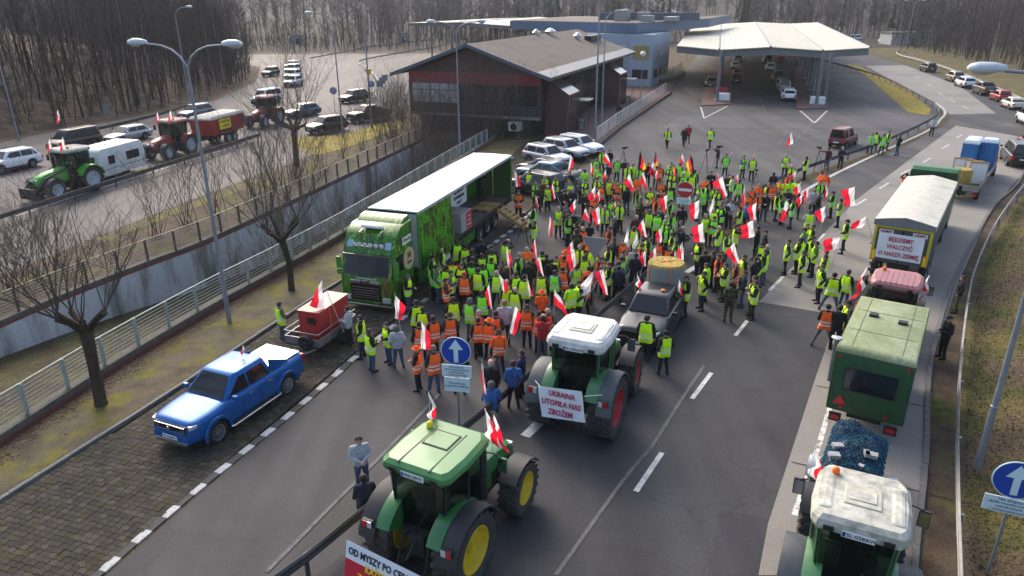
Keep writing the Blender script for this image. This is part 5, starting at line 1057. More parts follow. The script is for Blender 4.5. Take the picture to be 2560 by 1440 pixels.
# --- green hut trailer
GHUT = ramp_mat('hut_green', [(.3, '#12351f'), (.5, '#1c4a2b'), (.7, '#173d24')], scale=1.6, fine=9, fine_amt=.12, rough=.5, bump=.03, spec=.5)
GROOF = ramp_mat('hut_roof', [(.3, '#747f58'), (.5, '#868f6a'), (.62, '#979d7e'), (.75, '#6d7855')], scale=.9, fine=10, fine_amt=.12, rough=.7, bump=.05)
t = thing('hut_trailer', 'dark green site hut trailer with pale mossy roof and rear window', 'trailer', (12.3, 21.5, 0), R(57.5)); LX, LY = 2.42, 1.12
def rr_(k, z): return [(-LX * k, -LY * k, z), (LX * k, -LY * k, z), (LX * k, LY * k, z), (-LX * k, LY * k, z)]
MB().b2((-LX, -LY, .78), (LX, LY, 2.82)).build('body', GHUT, t, bevel=.06, smooth=40)
rf = MB().loft([rr_(1.0, 2.825), rr_(1.0, 2.90), rr_(.97, 3.0), rr_(.9, 3.03)]).build('roof', GROOF, t, smooth=50)
for y in (-.7, .7): MB().b2((-2.2, y - .01, 3.0), (2.2, y + .01, 3.036)).build('roof_seam', GHUT, rf)
for x in (-.9, .9): MB().b2((x - .01, -1.0, 3.0), (x + .01, 1.0, 3.038)).build('roof_seam', GHUT, rf)
for x, y in ((.55, .45), (.35, -.45)): MB().b2((x - .12, y - .14, 3.03), (x + .12, y + .14, 3.12)).build('roof_vent', DARK, rf, bevel=.02)
wi = quad_pane('rear_window', [(-LX - .012, .72, 1.62), (-LX - .012, -.72, 1.62), (-LX - .012, -.72, 2.34), (-LX - .012, .72, 2.34)], CGLASS, t); MB().tube([(-LX - .01, .74, 1.6), (-LX - .01, -.74, 1.6), (-LX - .01, -.74, 2.36), (-LX - .01, .74, 2.36), (-LX - .01, .74, 1.6)], .02, 6).build('frame', BLACK, wi)
MB().add([(-LX - .02, .95 - .0, 1.05), (-LX - .02, .55, 1.05), (-LX - .02, .75, 1.38), (-LX - .035, .95, 1.05), (-LX - .035, .55, 1.05), (-LX - .035, .75, 1.38)], [(0, 1, 2), (5, 4, 3), (0, 3, 4, 1), (1, 4, 5, 2), (2, 5, 3, 0)]).build('warning_triangle', REDL, t)
for y, z in ((.95, 2.7), (-.95, 2.7), (-.6, .95), (.7, .98)): MB().lathe([(0, .05), (.03, .05), (.035, .02)], 'y', 12).build('marker_lamp', REDL, t, loc=(-LX - .01, y, z), rz=R(90))
MB().tube([(-1.9, 1.2, 1.5), (-1.9, 1.2, 3.0)], .07, 10).build('stove_pipe', GREYM, t, smooth=50); MB().lathe([(0, .16), (.03, .16), (.06, .02)], 'z', 14).build('pipe_cap', CHROME, t, loc=(-1.9, 1.2, 3.02))
m = MB(); m.b2((-LX + .2, -.5, .55), (LX + .9, .5, .75)); m.build('chassis', DARK, t)
for x in (-.2, .8):
    for s in (-1, 1): wheel(t, (x, s * .95, .40), .40, .24, 6, RIMD)
for y in (.8, -.8): MB().b2((-LX - .05, y - .18, .42), (-LX, y + .18, .72)).build('rear_lamp_board', DARK, t); MB().b2((-LX - .07, y - .12, .5), (-LX - .05, y + .12, .64)).build('rear_lamp', REDL, t)
# --- netted junk trailer
NET = ramp_mat('blue_net', [(.4, '#153e57'), (.5, '#27627f'), (.6, '#16394c')], scale=5, bump=.2)
t = thing('small_trailer', 'small trailer heaped under a blue net behind the hut trailer', 'trailer', (9.6, 17.0, 0), R(59)); MB().b2((-1.3, -.72, .5), (1.3, .72, .95)).build('box', DARK, t)
for s in (-1, 1):
    wheel(t, (-.1, s * .98, .31), .31, .2, 5, RIMD); MB().loft([[(-.1 + q * math.cos(R(a)), s * y, .32 + q * math.sin(R(a))) for y, q in ((.85, .38), (1.14, .38), (1.14, .41), (.85, .41))] for a in range(0, 181, 15)]).build('mudguard', RIMW, t, smooth=60); MB().b2((-1.36, s * .62 - .1, .45), (-1.3, s * .62 + .1, .62)).build('taillight', REDL, t)
rnd = random.Random(4); nx, ny = 22, 14
Hh = [[.98 + .62 * math.sin(math.pi * min(max(j / ny, .0), 1)) ** .5 * (.72 + .28 * math.sin(i * .5 + j * .3)) * (1 if 0 < i < nx else .25) + rnd.uniform(-.05, .05) for j in range(ny + 1)] for i in range(nx + 1)]
P = [[(lerp(-1.36, 1.36, i / nx), lerp(-.78, .78, j / ny), Hh[i][j]) for j in range(ny + 1)] for i in range(nx + 1)]
mb = MB(); mb.grid([[(p[0] * .97, p[1] * .97, p[2] - .06) for p in r] for r in P]); mb.build('load', ramp_mat('junk_load', [(.35, '#1b1d20'), (.5, '#3c4244'), (.58, '#8f9290'), (.7, '#2a2c2e')], scale=2.4, bump=.2), t)
mb = MB()
for i in range(nx):
    for j in range(ny):
        for a, b in (((i, j), (i + 1, j + 1)), ((i + 1, j), (i, j + 1))): mb.tube([P[a[0]][a[1]], P[b[0]][b[1]]], .017, 3, cap=False)
mb.build('net', NET, t, kind='stuff', fix=False)
for k in range(5): x, y = rnd.uniform(-1.1, -.3), rnd.uniform(-.6, .6); MB().box((x, y, 1.45), (rnd.uniform(.15, .35), rnd.uniform(.12, .25), .1), rz=rnd.uniform(0, 3)).build('bottle_crate', mat('crate_pale', (.3, .3, .29), .6), t)
# --- grey tipper semi-trailer
t = thing('tipper_trailer', 'grey tipper semi-trailer under a cream tarpaulin with yellow rear edges', 'trailer', (18.5, 32.5, 0), R(55.5)); TG = mat('tipper_grey', (.09, .10, .10), .5, .3, var=.2); TARP = ramp_mat('tarp_cream', [(.3, '#a9a79b'), (.5, '#c4c1b4'), (.7, '#b2afa2')], scale=.9, fine=6, fine_amt=.08, bump=.15, bdist=.08)
LT_ = 10.4; MB().b2((0, -1.25, 1.15), (LT_, 1.25, 3.15)).build('body', TG, t, bevel=.03)
rows_ = []
for i in range(25):
    x = lerp(-.12, LT_ + .1, i / 24); sag = .05 * math.sin(i * math.pi / 4) ** 2
    rows_.append([(x, -1.31, 2.95), (x, -1.30, 3.22), (x, -.65, 3.35 - sag), (x, 0, 3.46 - sag * .5), (x, .65, 3.35 - sag), (x, 1.30, 3.22), (x, 1.31, 2.95)])
MB().grid(rows_).build('tarpaulin', TARP, t, smooth=50); MB().add([rows_[0][k] for k in range(7)], [tuple(range(7))]).build('tarpaulin_end', mat('tarp_grey', (.16, .17, .17), .7), t)
yb = mat('tipper_yellow', (.48, .42, .02), .5, var=.2)
for s in (-1, 1): MB().b2((-.05, s * 1.12, 1.2), (-.01, s * 1.24, 2.95)).build('edge_stripe', yb, t); MB().b2((-.06, s * 1.0, 1.2), (-.02, s * 1.18, 1.75)).build('reflector_board', ORL, t); MB().b2((-.09, s * 1.03, 1.26), (-.06, s * 1.15, 1.69)).build('reflector', YTX, t)
MB().b2((-.05, -1.12, 2.83), (-.01, 1.12, 2.94)).build('edge_stripe', yb, t); MB().b2((-.04, -.05, 1.2), (-.01, .05, 2.83)).build('door_seam', DARK, t)
for y in (.72, -.72): letter('KEMPF', .17, REDL, t, (-.03, y, 2.66), (R(90), 0, R(-90)), bold=.004); MB().box((-.014, y, 2.66), (.01, .62, .2)).build('name_plate', PLATE, t)
m = MB(); m.b2((.2, -.45, .75), (LT_ + .4, .45, 1.14)); m.build('chassis', DARK, t)
for x in (1.3, 2.6, 3.9):
    for s in (-1, 1): wheel(t, (x, s * 1.05, .50), .5, .34, 10, RIM, rr=.56)
MB().b2((-.1, -1.2, .6), (-.02, 1.2, .72)).build('bumper', DARK, t)
banner('protest_banner', 'white banner reading BEDZIEMY WALCZYC O NASZA ZIEMIE on grey tipper trailer', local(t, -.16, 0.02, 2.0), (R(90), 0, R(55.5 - 90)), 1.95, 1.25, [('BĘDZIEMY', .29, WTX, .36), ('WALCZYĆ', .29, WTX, 0), ('O NASZĄ ZIEMIĘ', .29, WTX, -.37)], .3, WTX, sx=.78)
# its tractor unit, green, only the roof edge shows
t2 = thing('truck_tractor', 'dark green truck cab ahead of the cream tarpaulin', 'truck', local(t, LT_ + .6, 0, 0), R(55.5)); MB().prism_y([(0, .7), (0, 3.5), (.4, 3.75), (1.7, 3.6), (2.1, 2.6), (2.25, 1.6), (2.2, .5), (0, .5)], -1.24, 1.24).build('cab', JDG, t2, bevel=.08); quad_pane('windshield', [(2.24, -1.05, 1.75), (2.24, 1.05, 1.75), (2.1, 1.0, 2.55), (2.1, -1.0, 2.55)], CGLASS, t2, .03)
MB().b2((-2.6, -.45, .6), (0, .45, .95)).build('chassis', DARK, t2)
for x in (1.2, -2.0):
    for s in (-1, 1): wheel(t2, (x, s * 1.05, .5), .5, .32, 10, RIM, rr=.56); MB().b2((2.0, s * 1.3, 1.9), (2.12, s * 1.5, 2.5)).build('mirror', DARK, t2) if x > 0 else None
MB().b2((-.02, -1.2, 3.2), (.0, 1.2, 3.6)).build('rear_fascia', mat('deep_green', (.01, .05, .02), .5), t2)
# --- flatbed with portable toilets, boards and a bale
t = thing('flatbed_truck', 'flatbed truck loaded with blue toilets ahead of the green truck cab', 'truck', (32.4, 50.4, 0), R(52)); MB().b2((-3.4, -1.1, .85), (5.9, 1.1, .98)).build('bed', FLOORW, t)
for s in (-1, 1): MB().b2((-3.4, s * 1.1, .9), (5.9, s * 1.15, 1.32)).build('side_board', GREYM, t); MB().b2((-3.5, s * .95 - .15, .6), (-3.42, s * .95 + .15, .78)).build('taillight', REDL, t)
MB().b2((-3.45, -1.1, .9), (-3.4, 1.1, 1.3)).build('tail_board', GREYM, t); MB().b2((-3.2, -.4, .55), (8.4, .4, .85)).build('chassis', DARK, t); MB().prism_y([(6.1, .6), (6.1, 2.2), (6.3, 2.35), (7.4, 2.35), (8.0, 1.5), (8.6, 1.25), (8.7, .6)], -1.0, 1.0).build('cab', CP['maroon'], t, bevel=.08); quad_pane('windshield', [(8.0, -.85, 1.52), (8.0, .85, 1.52), (7.42, .8, 2.28), (7.42, -.8, 2.28)], CGLASS, t, .03)
for x in (-1.6, 7.4):
    for s in (-1, 1): wheel(t, (x, s * .95, .42), .42, .28, 8, RIMD)
fl_ = t; TB = mat('toilet_blue', (.015, .13, .36), .5, var=.12); TT = mat('toilet_roof', (.62, .70, .76), .4, var=.08)
for k, (x, y) in enumerate(((3.9, .54), (5.1, .54), (5.1, -.54))):
    t = thing('portable_toilet', ('nearest', 'second', 'third')[k] + ' blue portable toilet with pale domed roof on the flatbed', 'toilet', local(fl_, x, y, .98), R(52), 'portable toilets'); MB().b2((-.52, -.52, 0), (.52, .52, 1.95)).build('cabin', TB, t, bevel=.03)
    MB().loft([[(sx * .55 * q, sy * .55 * q, z) for sx, sy in ((-1, -1), (1, -1), (1, 1), (-1, 1))] for q, z in ((1, 1.955), (1, 2.06), (.8, 2.22), (.35, 2.27))]).build('roof', TT, t, smooth=30); MB().b2((-.535, -.34, .1), (-.52, .34, 1.85)).build('door', mat('toilet_door', (.02, .16, .42), .5), t)
    for y_ in (-.25, .25): MB().b2((-.5, y_ - .02, 1.96), (.5, y_ + .02, 2.15)).build('roof_ridge', TT, t)
for k, (x, y, a) in enumerate(((-.6, .4, 8), (-1.0, -.35, -6), (-1.5, -.7, 12))):
    t = thing('display_board', ('left', 'middle', 'right')[k] + ' pale framed board standing on the flatbed', 'board', local(fl_, x, y, .98), R(52 + a), 'boards on the flatbed'); MB().b2((-.02, -.5, .1), (.02, .5, 1.5)).build('panel', PLATE, t)
    for a_, b_ in (((-.04, -.56, 0), (.04, -.5, 1.6)), ((-.04, .5, 0), (.04, .56, 1.6)), ((-.04, -.5, 1.5), (.04, .5, 1.6)), ((-.04, -.5, 0), (.04, .5, .1))): MB().b2(a_, b_).build('frame', WOOD, t)
STRAW = ramp_mat('straw', [(.3, '#6a5626'), (.5, '#a08a45'), (.65, '#c0aa66'), (.8, '#7a6630')], scale=7, detail=8, stretch=(1, 1, 4), fine=40, fine_amt=.4, bump=.6, bdist=.04)
def bale(loc, r, h, label, wrap=None):
    t = thing('hay_bale', label, 'bale', loc); n = 40; rings = []
    for z, q in ((0, .94), (.06, 1), (h * .5, 1.015), (h - .06, 1), (h, .95)): rings.append([(math.cos(2 * math.pi * j / n) * r * (q + .012 * math.sin(j * 5.1 + z * 3)), math.sin(2 * math.pi * j / n) * r * (q + .012 * math.cos(j * 3.3)), z) for j in range(n)])
    MB().loft(rings).build('straw', STRAW, t, smooth=40)
    if wrap:
        rings = [[(math.cos(2 * math.pi * j / n) * r * 1.03, math.sin(2 * math.pi * j / n) * r * 1.03, z) for j in range(n)] for z in (.03, h * .5, h * .93)]; MB().loft(rings, cap=False).build('net_wrap', wrap, t, smooth=60)
        for a in (.3, 1.6): MB().tube([(math.cos(a) * r * 1.04, math.sin(a) * r * 1.04, 0), (math.cos(a) * r * 1.04, math.sin(a) * r * 1.04, h * .97), (0, 0, h + .03), (-math.cos(a) * r * 1.04, -math.sin(a) * r * 1.04, h * .97), (-math.cos(a) * r * 1.04, -math.sin(a) * r * 1.04, 0)], .02, 5).build('strap', mat('strap_orange'), t)
bale(local(fl_, -2.5, .1, .98), .6, 1.2, 'yellow straw bale on the tail of the flatbed truck')
# --- pickup with the wrapped bale
WRAP = glass_mat('bale_wrap', (.34, .37, .38), .25, .45)
pk = car('pickup', (5.95, 27.7), 245, 'dark', 'dark grey pickup carrying a wrapped hay bale amid the crowd', 'pickup', bed=PLASTIC, spokes=6)
bale(local(pk, -1.75, 0, 1.1), .78, 1.38, 'round hay bale in clear wrap standing on the grey pickup', WRAP); MB().lathe([(0, .09), (.06, .09), (.08, .04)], 'z', 14).build('beacon', ORL, pk, loc=(.1, .35, 1.85))
small_flag(local(pk, .2, -.8, 1.75), 200, 'small flag at left on the bale pickup roof', 1.4); small_flag(local(pk, -.2, .85, 1.7), 160, 'small flag at right on the bale pickup roof', 1.2)
# --- caravan and red tipping trailer on the left road
CV = mat('caravan_white', (.66, .67, .64), .45, var=.1, vscale=1.2); t = thing('caravan', 'white caravan with dark windows behind the bright green tractor', 'caravan', (-31.9, 57.2, 0), R(258))
MB().prism_y([(-2.55, .45), (-2.62, 1.6), (-2.4, 2.45), (-2.2, 2.6), (2.1, 2.6), (2.4, 2.42), (2.7, 1.5), (2.6, .45)], -1.1, 1.1).build('body', CV, t, bevel=.1, smooth=40); MB().b2((-2.0, -.9, 2.6), (1.8, .9, 2.63)).build('roof_panel', CV, t)
for a, b in (((2.56, -.75, 1.35), (2.66, .75, 2.05)),): MB().b2(a, b).build('front_window', CGLASS, t, bevel=.04)
for s in (-1, 1):
    for x0, x1 in ((-1.9, -.4), (.9, 1.6)): MB().b2((x0, s * 1.095, 1.3), (x1, s * 1.115, 1.95)).build('side_window', CGLASS, t)
    wheel(t, (-.2, s * .98, .31), .31, .2, 5, RIMD); MB().b2((-2.5, s * 1.1, .95), (2.5, s * 1.11, 1.02)).build('trim_strip', GREYM, t)
MB().b2((.2, 1.1, .55), (.8, 1.112, 2.2)).build('door', mat('caravan_door', (.60, .61, .58), .45), t); MB().tube([(2.6, .4, .5), (3.8, 0, .5)], .04, 6).build('drawbar', GREYM, t); MB().tube([(2.6, -.4, .5), (3.8, 0, .5)], .04, 6).build('drawbar', GREYM, t); MB().lathe([(0, .12), (.08, .1), (.1, .02)], 'z', 12).build('roof_vent', WHITE, t, loc=(.5, .2, 2.63))
RT = mat('trailer_red', (.36, .028, .022), .45, var=.18); t = thing('tipping_trailer', 'red tipping trailer with cream cover and yellow sign on left road', 'trailer', (-28.9, 72.0, 0), R(257))
MB().loft([[(-2.7 * q, -1.15 * q, z), (2.7 * q, -1.15 * q, z), (2.7 * q, 1.15 * q, z), (-2.7 * q, 1.15 * q, z)] for q, z in ((.96, 1.05), (1.03, 2.55))]).build('body', RT, t); MB().loft([[(-2.8 * q, -1.2 * q, z), (2.8 * q, -1.2 * q, z), (2.8 * q, 1.2 * q, z), (-2.8 * q, 1.2 * q, z)] for q, z in ((1, 2.55), (1, 2.68), (.9, 2.85), (.3, 2.95))]).build('cover', TARP, t, smooth=35)
for k in range(7): MB().b2((-2.6 + k * .87 - .03, 1.16, 1.1), (-2.6 + k * .87 + .03, 1.2, 2.5)).build('rib', RT, t)
for x in (-.9, .1):
    for s in (-1, 1): wheel(t, (x, s * .95, .5), .5, .35, 8, RIMW, rr=.55)
MB().b2((-2.6, -.4, .7), (3.8, .4, 1.0)).build('chassis', DARK, t); MB().b2((-.3, 1.22, 1.5), (1.6, 1.24, 2.45)).build('sign_panel', YTX, t); [letter(w_, .24, KTX, t, (.65, 1.245, z_), (R(90), 0, R(180)), bold=.004, sx=.8) for w_, z_ in (('WYNOBL ŁĄCZEN', 2.2), ('Z KOLNOKM', 1.78))]; MB().b2((-.3, 1.22, 1.3), (1.6, 1.24, 1.48)).build('sign_strip', KTX, t)

# ================================================================ BUILDINGS
BRED = mat('cladding_red', (.24, .03, .036), .6, var=.2, vscale=1.5); BDRK = mat('cladding_plum', (.075, .036, .036), .6, var=.25, vscale=1.2); BMUL = mat('mullion_dark', (.02, .022, .025), .4, .4); RGREY = ramp_mat('felt_roof', [(.3, '#5a534c'), (.5, '#6e665d'), (.7, '#625a52')], scale=.25, fine=5, fine_amt=.12, bump=.1)
WINB = mat('pane_pale', (.5, .52, .54), .2, var=.35, vscale=.6); WIND = mat('pane_dark', (.022, .024, .028), .1, var=.3, vscale=.8); FASB = mat('fascia_blue_grey', (.085, .105, .14), .5, .2, var=.1); EAVE = mat('eave_metal', (.24, .23, .21), .5, .3, var=.15)
t = thing('office_building', 'dark red and glass two-storey office with low gabled grey roof', 'building', (2.9, 73.6, 0), R(69)); W_, D_ = 14.6, 37.
MB().b2((1.2, 1.4, -1.5), (D_ - 2, W_ - .6, 1.78)).build('base', mat('base_brown', (.05, .04, .035), .8, var=.3), t)
MB().b2((0, 0, 1.8), (D_, W_, 6.1)).build('wall', BDRK, t); [MB().add([(e, 0, 6.11), (e, W_, 6.11), (e, W_ / 2, 8.55)], [(0, 1, 2)]).build('gable', BDRK, t) for e in (0, D_)]
MB().b2((-.06, -.02, 5.05), (-.01, W_ + .02, 6.12)).build('fascia', BRED, t); MB().b2((-.05, -.02, 1.7), (0.2, W_ + .02, 1.98)).build('floor_edge', CONC, t)
for k in range(13):
    y = W_ - .35 - k * 1.08; MB().b2((-.05, y - 1.0, 3.05), (-.012, y, 4.98)).build('window', WINB if k < 5 else WIND, t); MB().b2((-.07, y - 1.07, 2.0), (-.01, y - 1.01, 5.04)).build('mullion', BMUL, t); MB().b2((-.04, y - 1.0, 2.05), (-.012, y, 2.98)).build('panel', mat('panel_slate', (.045, .048, .06), .5, var=.2), t)
MB().b2((-.075, 0, 4.3), (-.05, W_, 4.36)).build('transom', BMUL, t)
for k in range(30):
    x = .4 + k * 1.2; MB().b2((x, -.05, 2.2), (x + 1.1, -.012, 5.9)).build('window', WIND, t); MB().b2((x + 1.11, -.09, 1.9), (x + 1.19, -.012, 6.05)).build('mullion', BMUL, t)
for z in (3.4, 4.7): MB().b2((.3, -.1, z), (D_ - .5, -.05, z + .07)).build('transom', BMUL, t)
for s, y1 in ((1, -1.5), (-1, W_ + 1.5)):
    a, b = (W_ / 2, y1); v = [(-1.3, a, 9.0), (D_ + 1.2, a, 9.0), (D_ + 1.2, b, 5.95), (-1.3, b, 5.95)]; MB().add(v + [(x, y, z - .22) for x, y, z in v], [(0, 1, 2, 3), (7, 6, 5, 4), (0, 3, 7, 4), (1, 0, 4, 5), (2, 1, 5, 6), (3, 2, 6, 7)]).build('roof', RGREY, t)
    MB().loft([[(-1.42, y, z - .3), (-1.3, y, z - .3), (-1.3, y, z + .04), (-1.42, y, z + .04)] for y, z in ((a, 9.0), (b, 5.95))]).build('verge_board', FASB, t)
    q = lerp(a, b, .84), lerp(9.0, 5.95, .84) + .02; v = [(-1.25, q[0], q[1]), (D_ + 1.1, q[0], q[1]), (D_ + 1.1, b, 5.98), (-1.25, b, 5.98)]; MB().add(v + [(x, y, z + .05) for x, y, z in v], [(0, 1, 2, 3), (7, 6, 5, 4), (0, 3, 7, 4), (1, 0, 4, 5), (2, 1, 5, 6), (3, 2, 6, 7)]).build('eave_strip', EAVE, t)
for x, y, q in ((20, 7.4, .5), (24, 6.8, .75), (29, 4.6, .6)): MB().lathe([(0, q * .55), (.6, q * .55), (.65, q), (1.0, q * .3), (1.05, .02)], 'z', 14).build('roof_cowl', CHR2, t, loc=(x, y, 8.6 if x < 25 else 7.9))
MB().b2((31, 3.2, 7.3), (36, 4.2, 8.4)).build('ridge_vent', DARK, t)
for x0 in (1.6, 24.5):
    b = MB(); b.b2((x0, -2.4, 0), (x0 + .25, 0, 4.0)); b.b2((x0 + 4.0, -2.4, 0), (x0 + 4.25, 0, 4.0)); b.b2((x0, -2.5, 3.9), (x0 + 4.25, -2.3, 4.1)); b.prism_y([(x0, 4.0), (x0 + .25, 4.0), (x0 + .25, 4.1), (x0, 4.1)], -2.4, 0); b.build('bay_frame', BRED, t)
    for e in (x0 - .01, x0 + 4.26): MB().add([(e, -2.4, .2), (e, -.02, .2), (e, -.02, 5.5), (e, -2.4, 4.0)], [(0, 1, 2, 3)]).build('bay_side', BDRK, t)
    for k in range(4):
        xx = x0 + .3 + k * .95; MB().b2((xx, -2.44, .3), (xx + .86, -2.4, 3.85)).build('bay_window', WIND, t); MB().b2((xx + .87, -2.48, .2), (xx + .93, -2.40, 3.9)).build('mullion', BMUL, t)
        quad_pane_ = MB().add([(xx, -2.45, 4.1), (xx + .9, -2.45, 4.1), (xx + .9, -.05, 5.6), (xx, -.05, 5.6), (xx, -2.45, 4.05), (xx + .9, -2.45, 4.05), (xx + .9, -.05, 5.55), (xx, -.05, 5.55)], [(0, 1, 2, 3), (7, 6, 5, 4), (0, 4, 5, 1), (1, 5, 6, 2), (2, 6, 7, 3), (3, 7, 4, 0)]); quad_pane_.build('slanted_glazing', mat('sky_glazing', (.20, .18, .16), .12, .5, var=.2), t)
    MB().b2((x0 + 4.4, -3.4, 3.0), (x0 + 6.4, -1.9, 3.12)).build('door_canopy', mat('door_canopy', (.55, .52, .40), .5), t)
    for k in range(4): MB().b2((x0 + 4.4 + .3 * k, -2.6, -.0), (x0 + 6.2, -.6, .2 * (k + 1))).build('step', CONC, t)
    for s in (-3.0, -.7): MB().tube([(x0 + 4.5, s, 0), (x0 + 4.5, s, 1.0), (x0 + 6.2, s, 1.7), (x0 + 6.2, s, .6)], .03, 6).build('handrail', BMUL, t)
MB().b2((-.1, 2.2, .5), (.9, 3.4, 1.4)).build('air_unit', WHITE, t, bevel=.05); MB().lathe([(0, .36), (.03, .36), (.035, .02)], 'y', 18).build('fan_grille', DARK, t, loc=(-.1, 2.8, .95), rz=R(90))
for z in (0, 1.2, 2.4, 3.6): MB().tube([(.3, W_ + .2, z), (.3, W_ + 1.3, z)], .04, 5).build('escape_bar', BRED, t)
for y in (.2, 1.3): MB().tube([(.3, W_ + y, -.2), (.3, W_ + y, 4.6 if y > 1 else 5.2)], .06, 6).build('escape_post', BRED, t)
# grey-blue customs building and its wide flat roof
GB = mat('render_blue_grey', (.33, .40, .47), .7, var=.1); t = thing('customs_building', 'pale blue-grey customs building under a wide flat blue-edged roof', 'building', (19.2, 121, 0), R(68)); MB().b2((0, 0, 0), (14, 12, 7.9)).build('wall', GB, t)
MB().b2((-1.2, -3.8, 0), (13, -.01, 7.9)).build('wing', GB, t)
for k, (z0, z1) in enumerate(((1.2, 2.6), (4.2, 6.2))):
    for y in (.8, 4.2, 7.8): MB().b2((-.05, y, z0), (-.01, y + 2.6, z1)).build('window', WINB if k else WIND, t)
    for x in (.4, 4.6, 8.8): MB().b2((x, -3.86, z0), (x + 3.2, -3.81, z1)).build('window', WINB if k else WIND, t)
    MB().b2((-1.26, -3.2, z0), (-1.21, -.7, z1)).build('window', mat('pane_yellow', (.35, .27, .08), .3, var=.3) if k else WIND, t)
f = [(-0.12, 141.15), (19.72, 119.99), (37.82, 146.01)]; bk = [(x + 14, y + 34) for x, y in f]; poly = f + bk[::-1]
MB().prism(poly, 8.0, 9.5).build('roof_edge', mat('roof_edge_blue', (.075, .125, .21), .5, .2, var=.1), None).name = 'roof_edge'
ro = bpy.data.objects['roof_edge']; ro.parent = t; ro.matrix_parent_inverse = Matrix.LocRotScale(t.location, t.rotation_euler, None).inverted()
o = MB().prism([(lerp(x, 32, .012), lerp(y, 140, .012)) for x, y in poly], 9.5, 9.56).build('roof', RGREY, t); o.matrix_parent_inverse = ro.matrix_parent_inverse
for x, y, a, h in ((8, 3, 3.2, 1.8), (12, 0, 2, 1.4), (6, -2, 1.4, 1.0), (10, -5, 4, .7)): MB().b2((x, y, 9.56), (x + a, y + 2, 9.56 + h)).build('roof_unit', GREYM, t, bevel=.05)
MB().b2((16, -8, 9.56), (17, 10, 10.8)).build('roof_parapet', FASB, t)
# checkpoint canopies
CRM = mat('canopy_cream', (.50, .47, .36), .55, var=.16, vscale=.35, bump=.25, bscale=3)
STEEL = mat('canopy_steel', (.17, .19, .21), .5, .5, var=.2)
def canopy(label, front, back, z, cols, fh=.85, panels=9):
    t = thing('checkpoint_canopy', label, 'canopy')
    for i in range(len(front) - 1):
        a0, a1 = Vector((*front[i], z[i])), Vector((*front[i + 1], z[i + 1])); b0, b1 = Vector((*back[i], z[i])), Vector((*back[i + 1], z[i + 1]))
        for k in range(panels):
            u, v = k / panels, (k + 1) / panels - .004; q = [a0.lerp(a1, u), a0.lerp(a1, v), b0.lerp(b1, v), b0.lerp(b1, u)]; m = MB(); m.loft([[p - Vector((0, 0, .12)) for p in q], q]); m.build('roof_panel', CRM, t)
        d = (back[i][0] - front[i][0], back[i][1] - front[i][1]); L = math.hypot(*d); d = (d[0] / L, d[1] / L)
        m = MB(); m.loft([[(p.x + d[0] * o, p.y + d[1] * o, p.z - .13 - zz) for o, zz in ((.5, 0), (.8, 0), (.8, fh), (.5, fh))] for p in (a0, a1)]); m.build('front_beam', STEEL, t)
        MB().tube([(p.x, p.y, p.z) for p in (a1, b1)], .16, 6).build('gutter', STEEL, t)
    for (x, y) in cols: MB().tube([(x, y, 0), (x, y, 6.5)], .2, 10).build('column', STEEL, t, smooth=50); MB().b2((x - .35, y - .35, 0), (x + .35, y + .35, .35)).build('column_foot', CONC, t)
def row(a, b, n): return [(lerp(a[0], b[0], k / (n - 1)), lerp(a[1], b[1], k / (n - 1))) for k in range(n)]
canopy('wide cream checkpoint canopy on steel columns over the traffic lanes', [(23.49, 107.25), (28.36, 102.94), (33.75, 98.31), (41.35, 100.21), (47.72, 100.57)], [(39.30, 166.71), (57.88, 210.58), (65.70, 205.97), (76.39, 211.01), (83.89, 210.02)], [6.9, 6.6, 7.2, 6.6, 6.9], row((27.96, 100.16), (42.38, 150.16), 5) + row((39.54, 95.36), (58.54, 152.89), 8) + row((41.18, 96.83), (59.74, 152.81), 5))
canopy('far cream checkpoint canopy left of the flat blue-edged roof', [(-24.14, 178.40), (-11.04, 167.15), (-0.13, 154.84)], [(-4.66, 216.88), (8.11, 212.40), (16.63, 195.80)], [8.2, 8.6, 8.2], row((-18.10, 173.77), (-0.68, 187.15), 5), .6)
for k, (p, c, s) in enumerate((((30.45, 107.58), 'red', 1.0), ((28.82, 100.54), 'white', 1.2), ((39.94, 96.10), 'white', 1.1), ((60.78, 169.38), 'red', 1.2))):
    t = thing('barrier_block', c + ' barrier block ' + ('behind a white one on left canopy island', 'at the front of left canopy island', 'rounded, at foot of front right canopy column', 'between the canopy queues far back')[k], 'barrier', (*p, .14 if k < 3 else 0), R(70)); MB().b2((-s / 2, -.9, 0), (s / 2, .9, 1.0)).build('body', mat('barrier_red', (.4, .03, .03), .5) if c == 'red' else WHITE, t, bevel=.12); MB().b2((-s / 2 - .05, -.95, -.1), (s / 2 + .05, .95, .12)).build('foot', CONC, t)
def hut(name, label, loc, rz, d, m, rm):
    t = thing(name, label, 'hut', loc, rz); MB().b2((-d[0] / 2, -d[1] / 2, 0), (d[0] / 2, d[1] / 2, d[2])).build('wall', m, t); MB().b2((-d[0] / 2 - .3, -d[1] / 2 - .3, d[2]), (d[0] / 2 + .3, d[1] / 2 + .3, d[2] + .3)).build('roof', rm, t); MB().b2((-.5, -d[1] / 2 - .04, .05), (.5, -d[1] / 2 - .01, 2.0)).build('door', DARK, t); MB().b2((d[0] / 2 - 1.1, -d[1] / 2 - .05, 1.0), (d[0] / 2 - .3, -d[1] / 2 - .01, 1.9)).build('window', WINB, t)
hut('shed', 'low white shed with flat roof by the far parked cars', (118, 226, 0), .1, (14, 6, 3.4), mat('shed_white', (.5, .5, .47), .7), RGREY); hut('cabin', 'small white-blue cabin on the far road left of red building', (-35.33, 249.59), .2, (2.6, 2.6, 2.9), GB, RGREY); hut('cabin', 'small pale cabin at the wood edge behind the bare tree', (-68.08, 243.46), .2, (3.4, 2.6, 2.7), GB, RGREY)

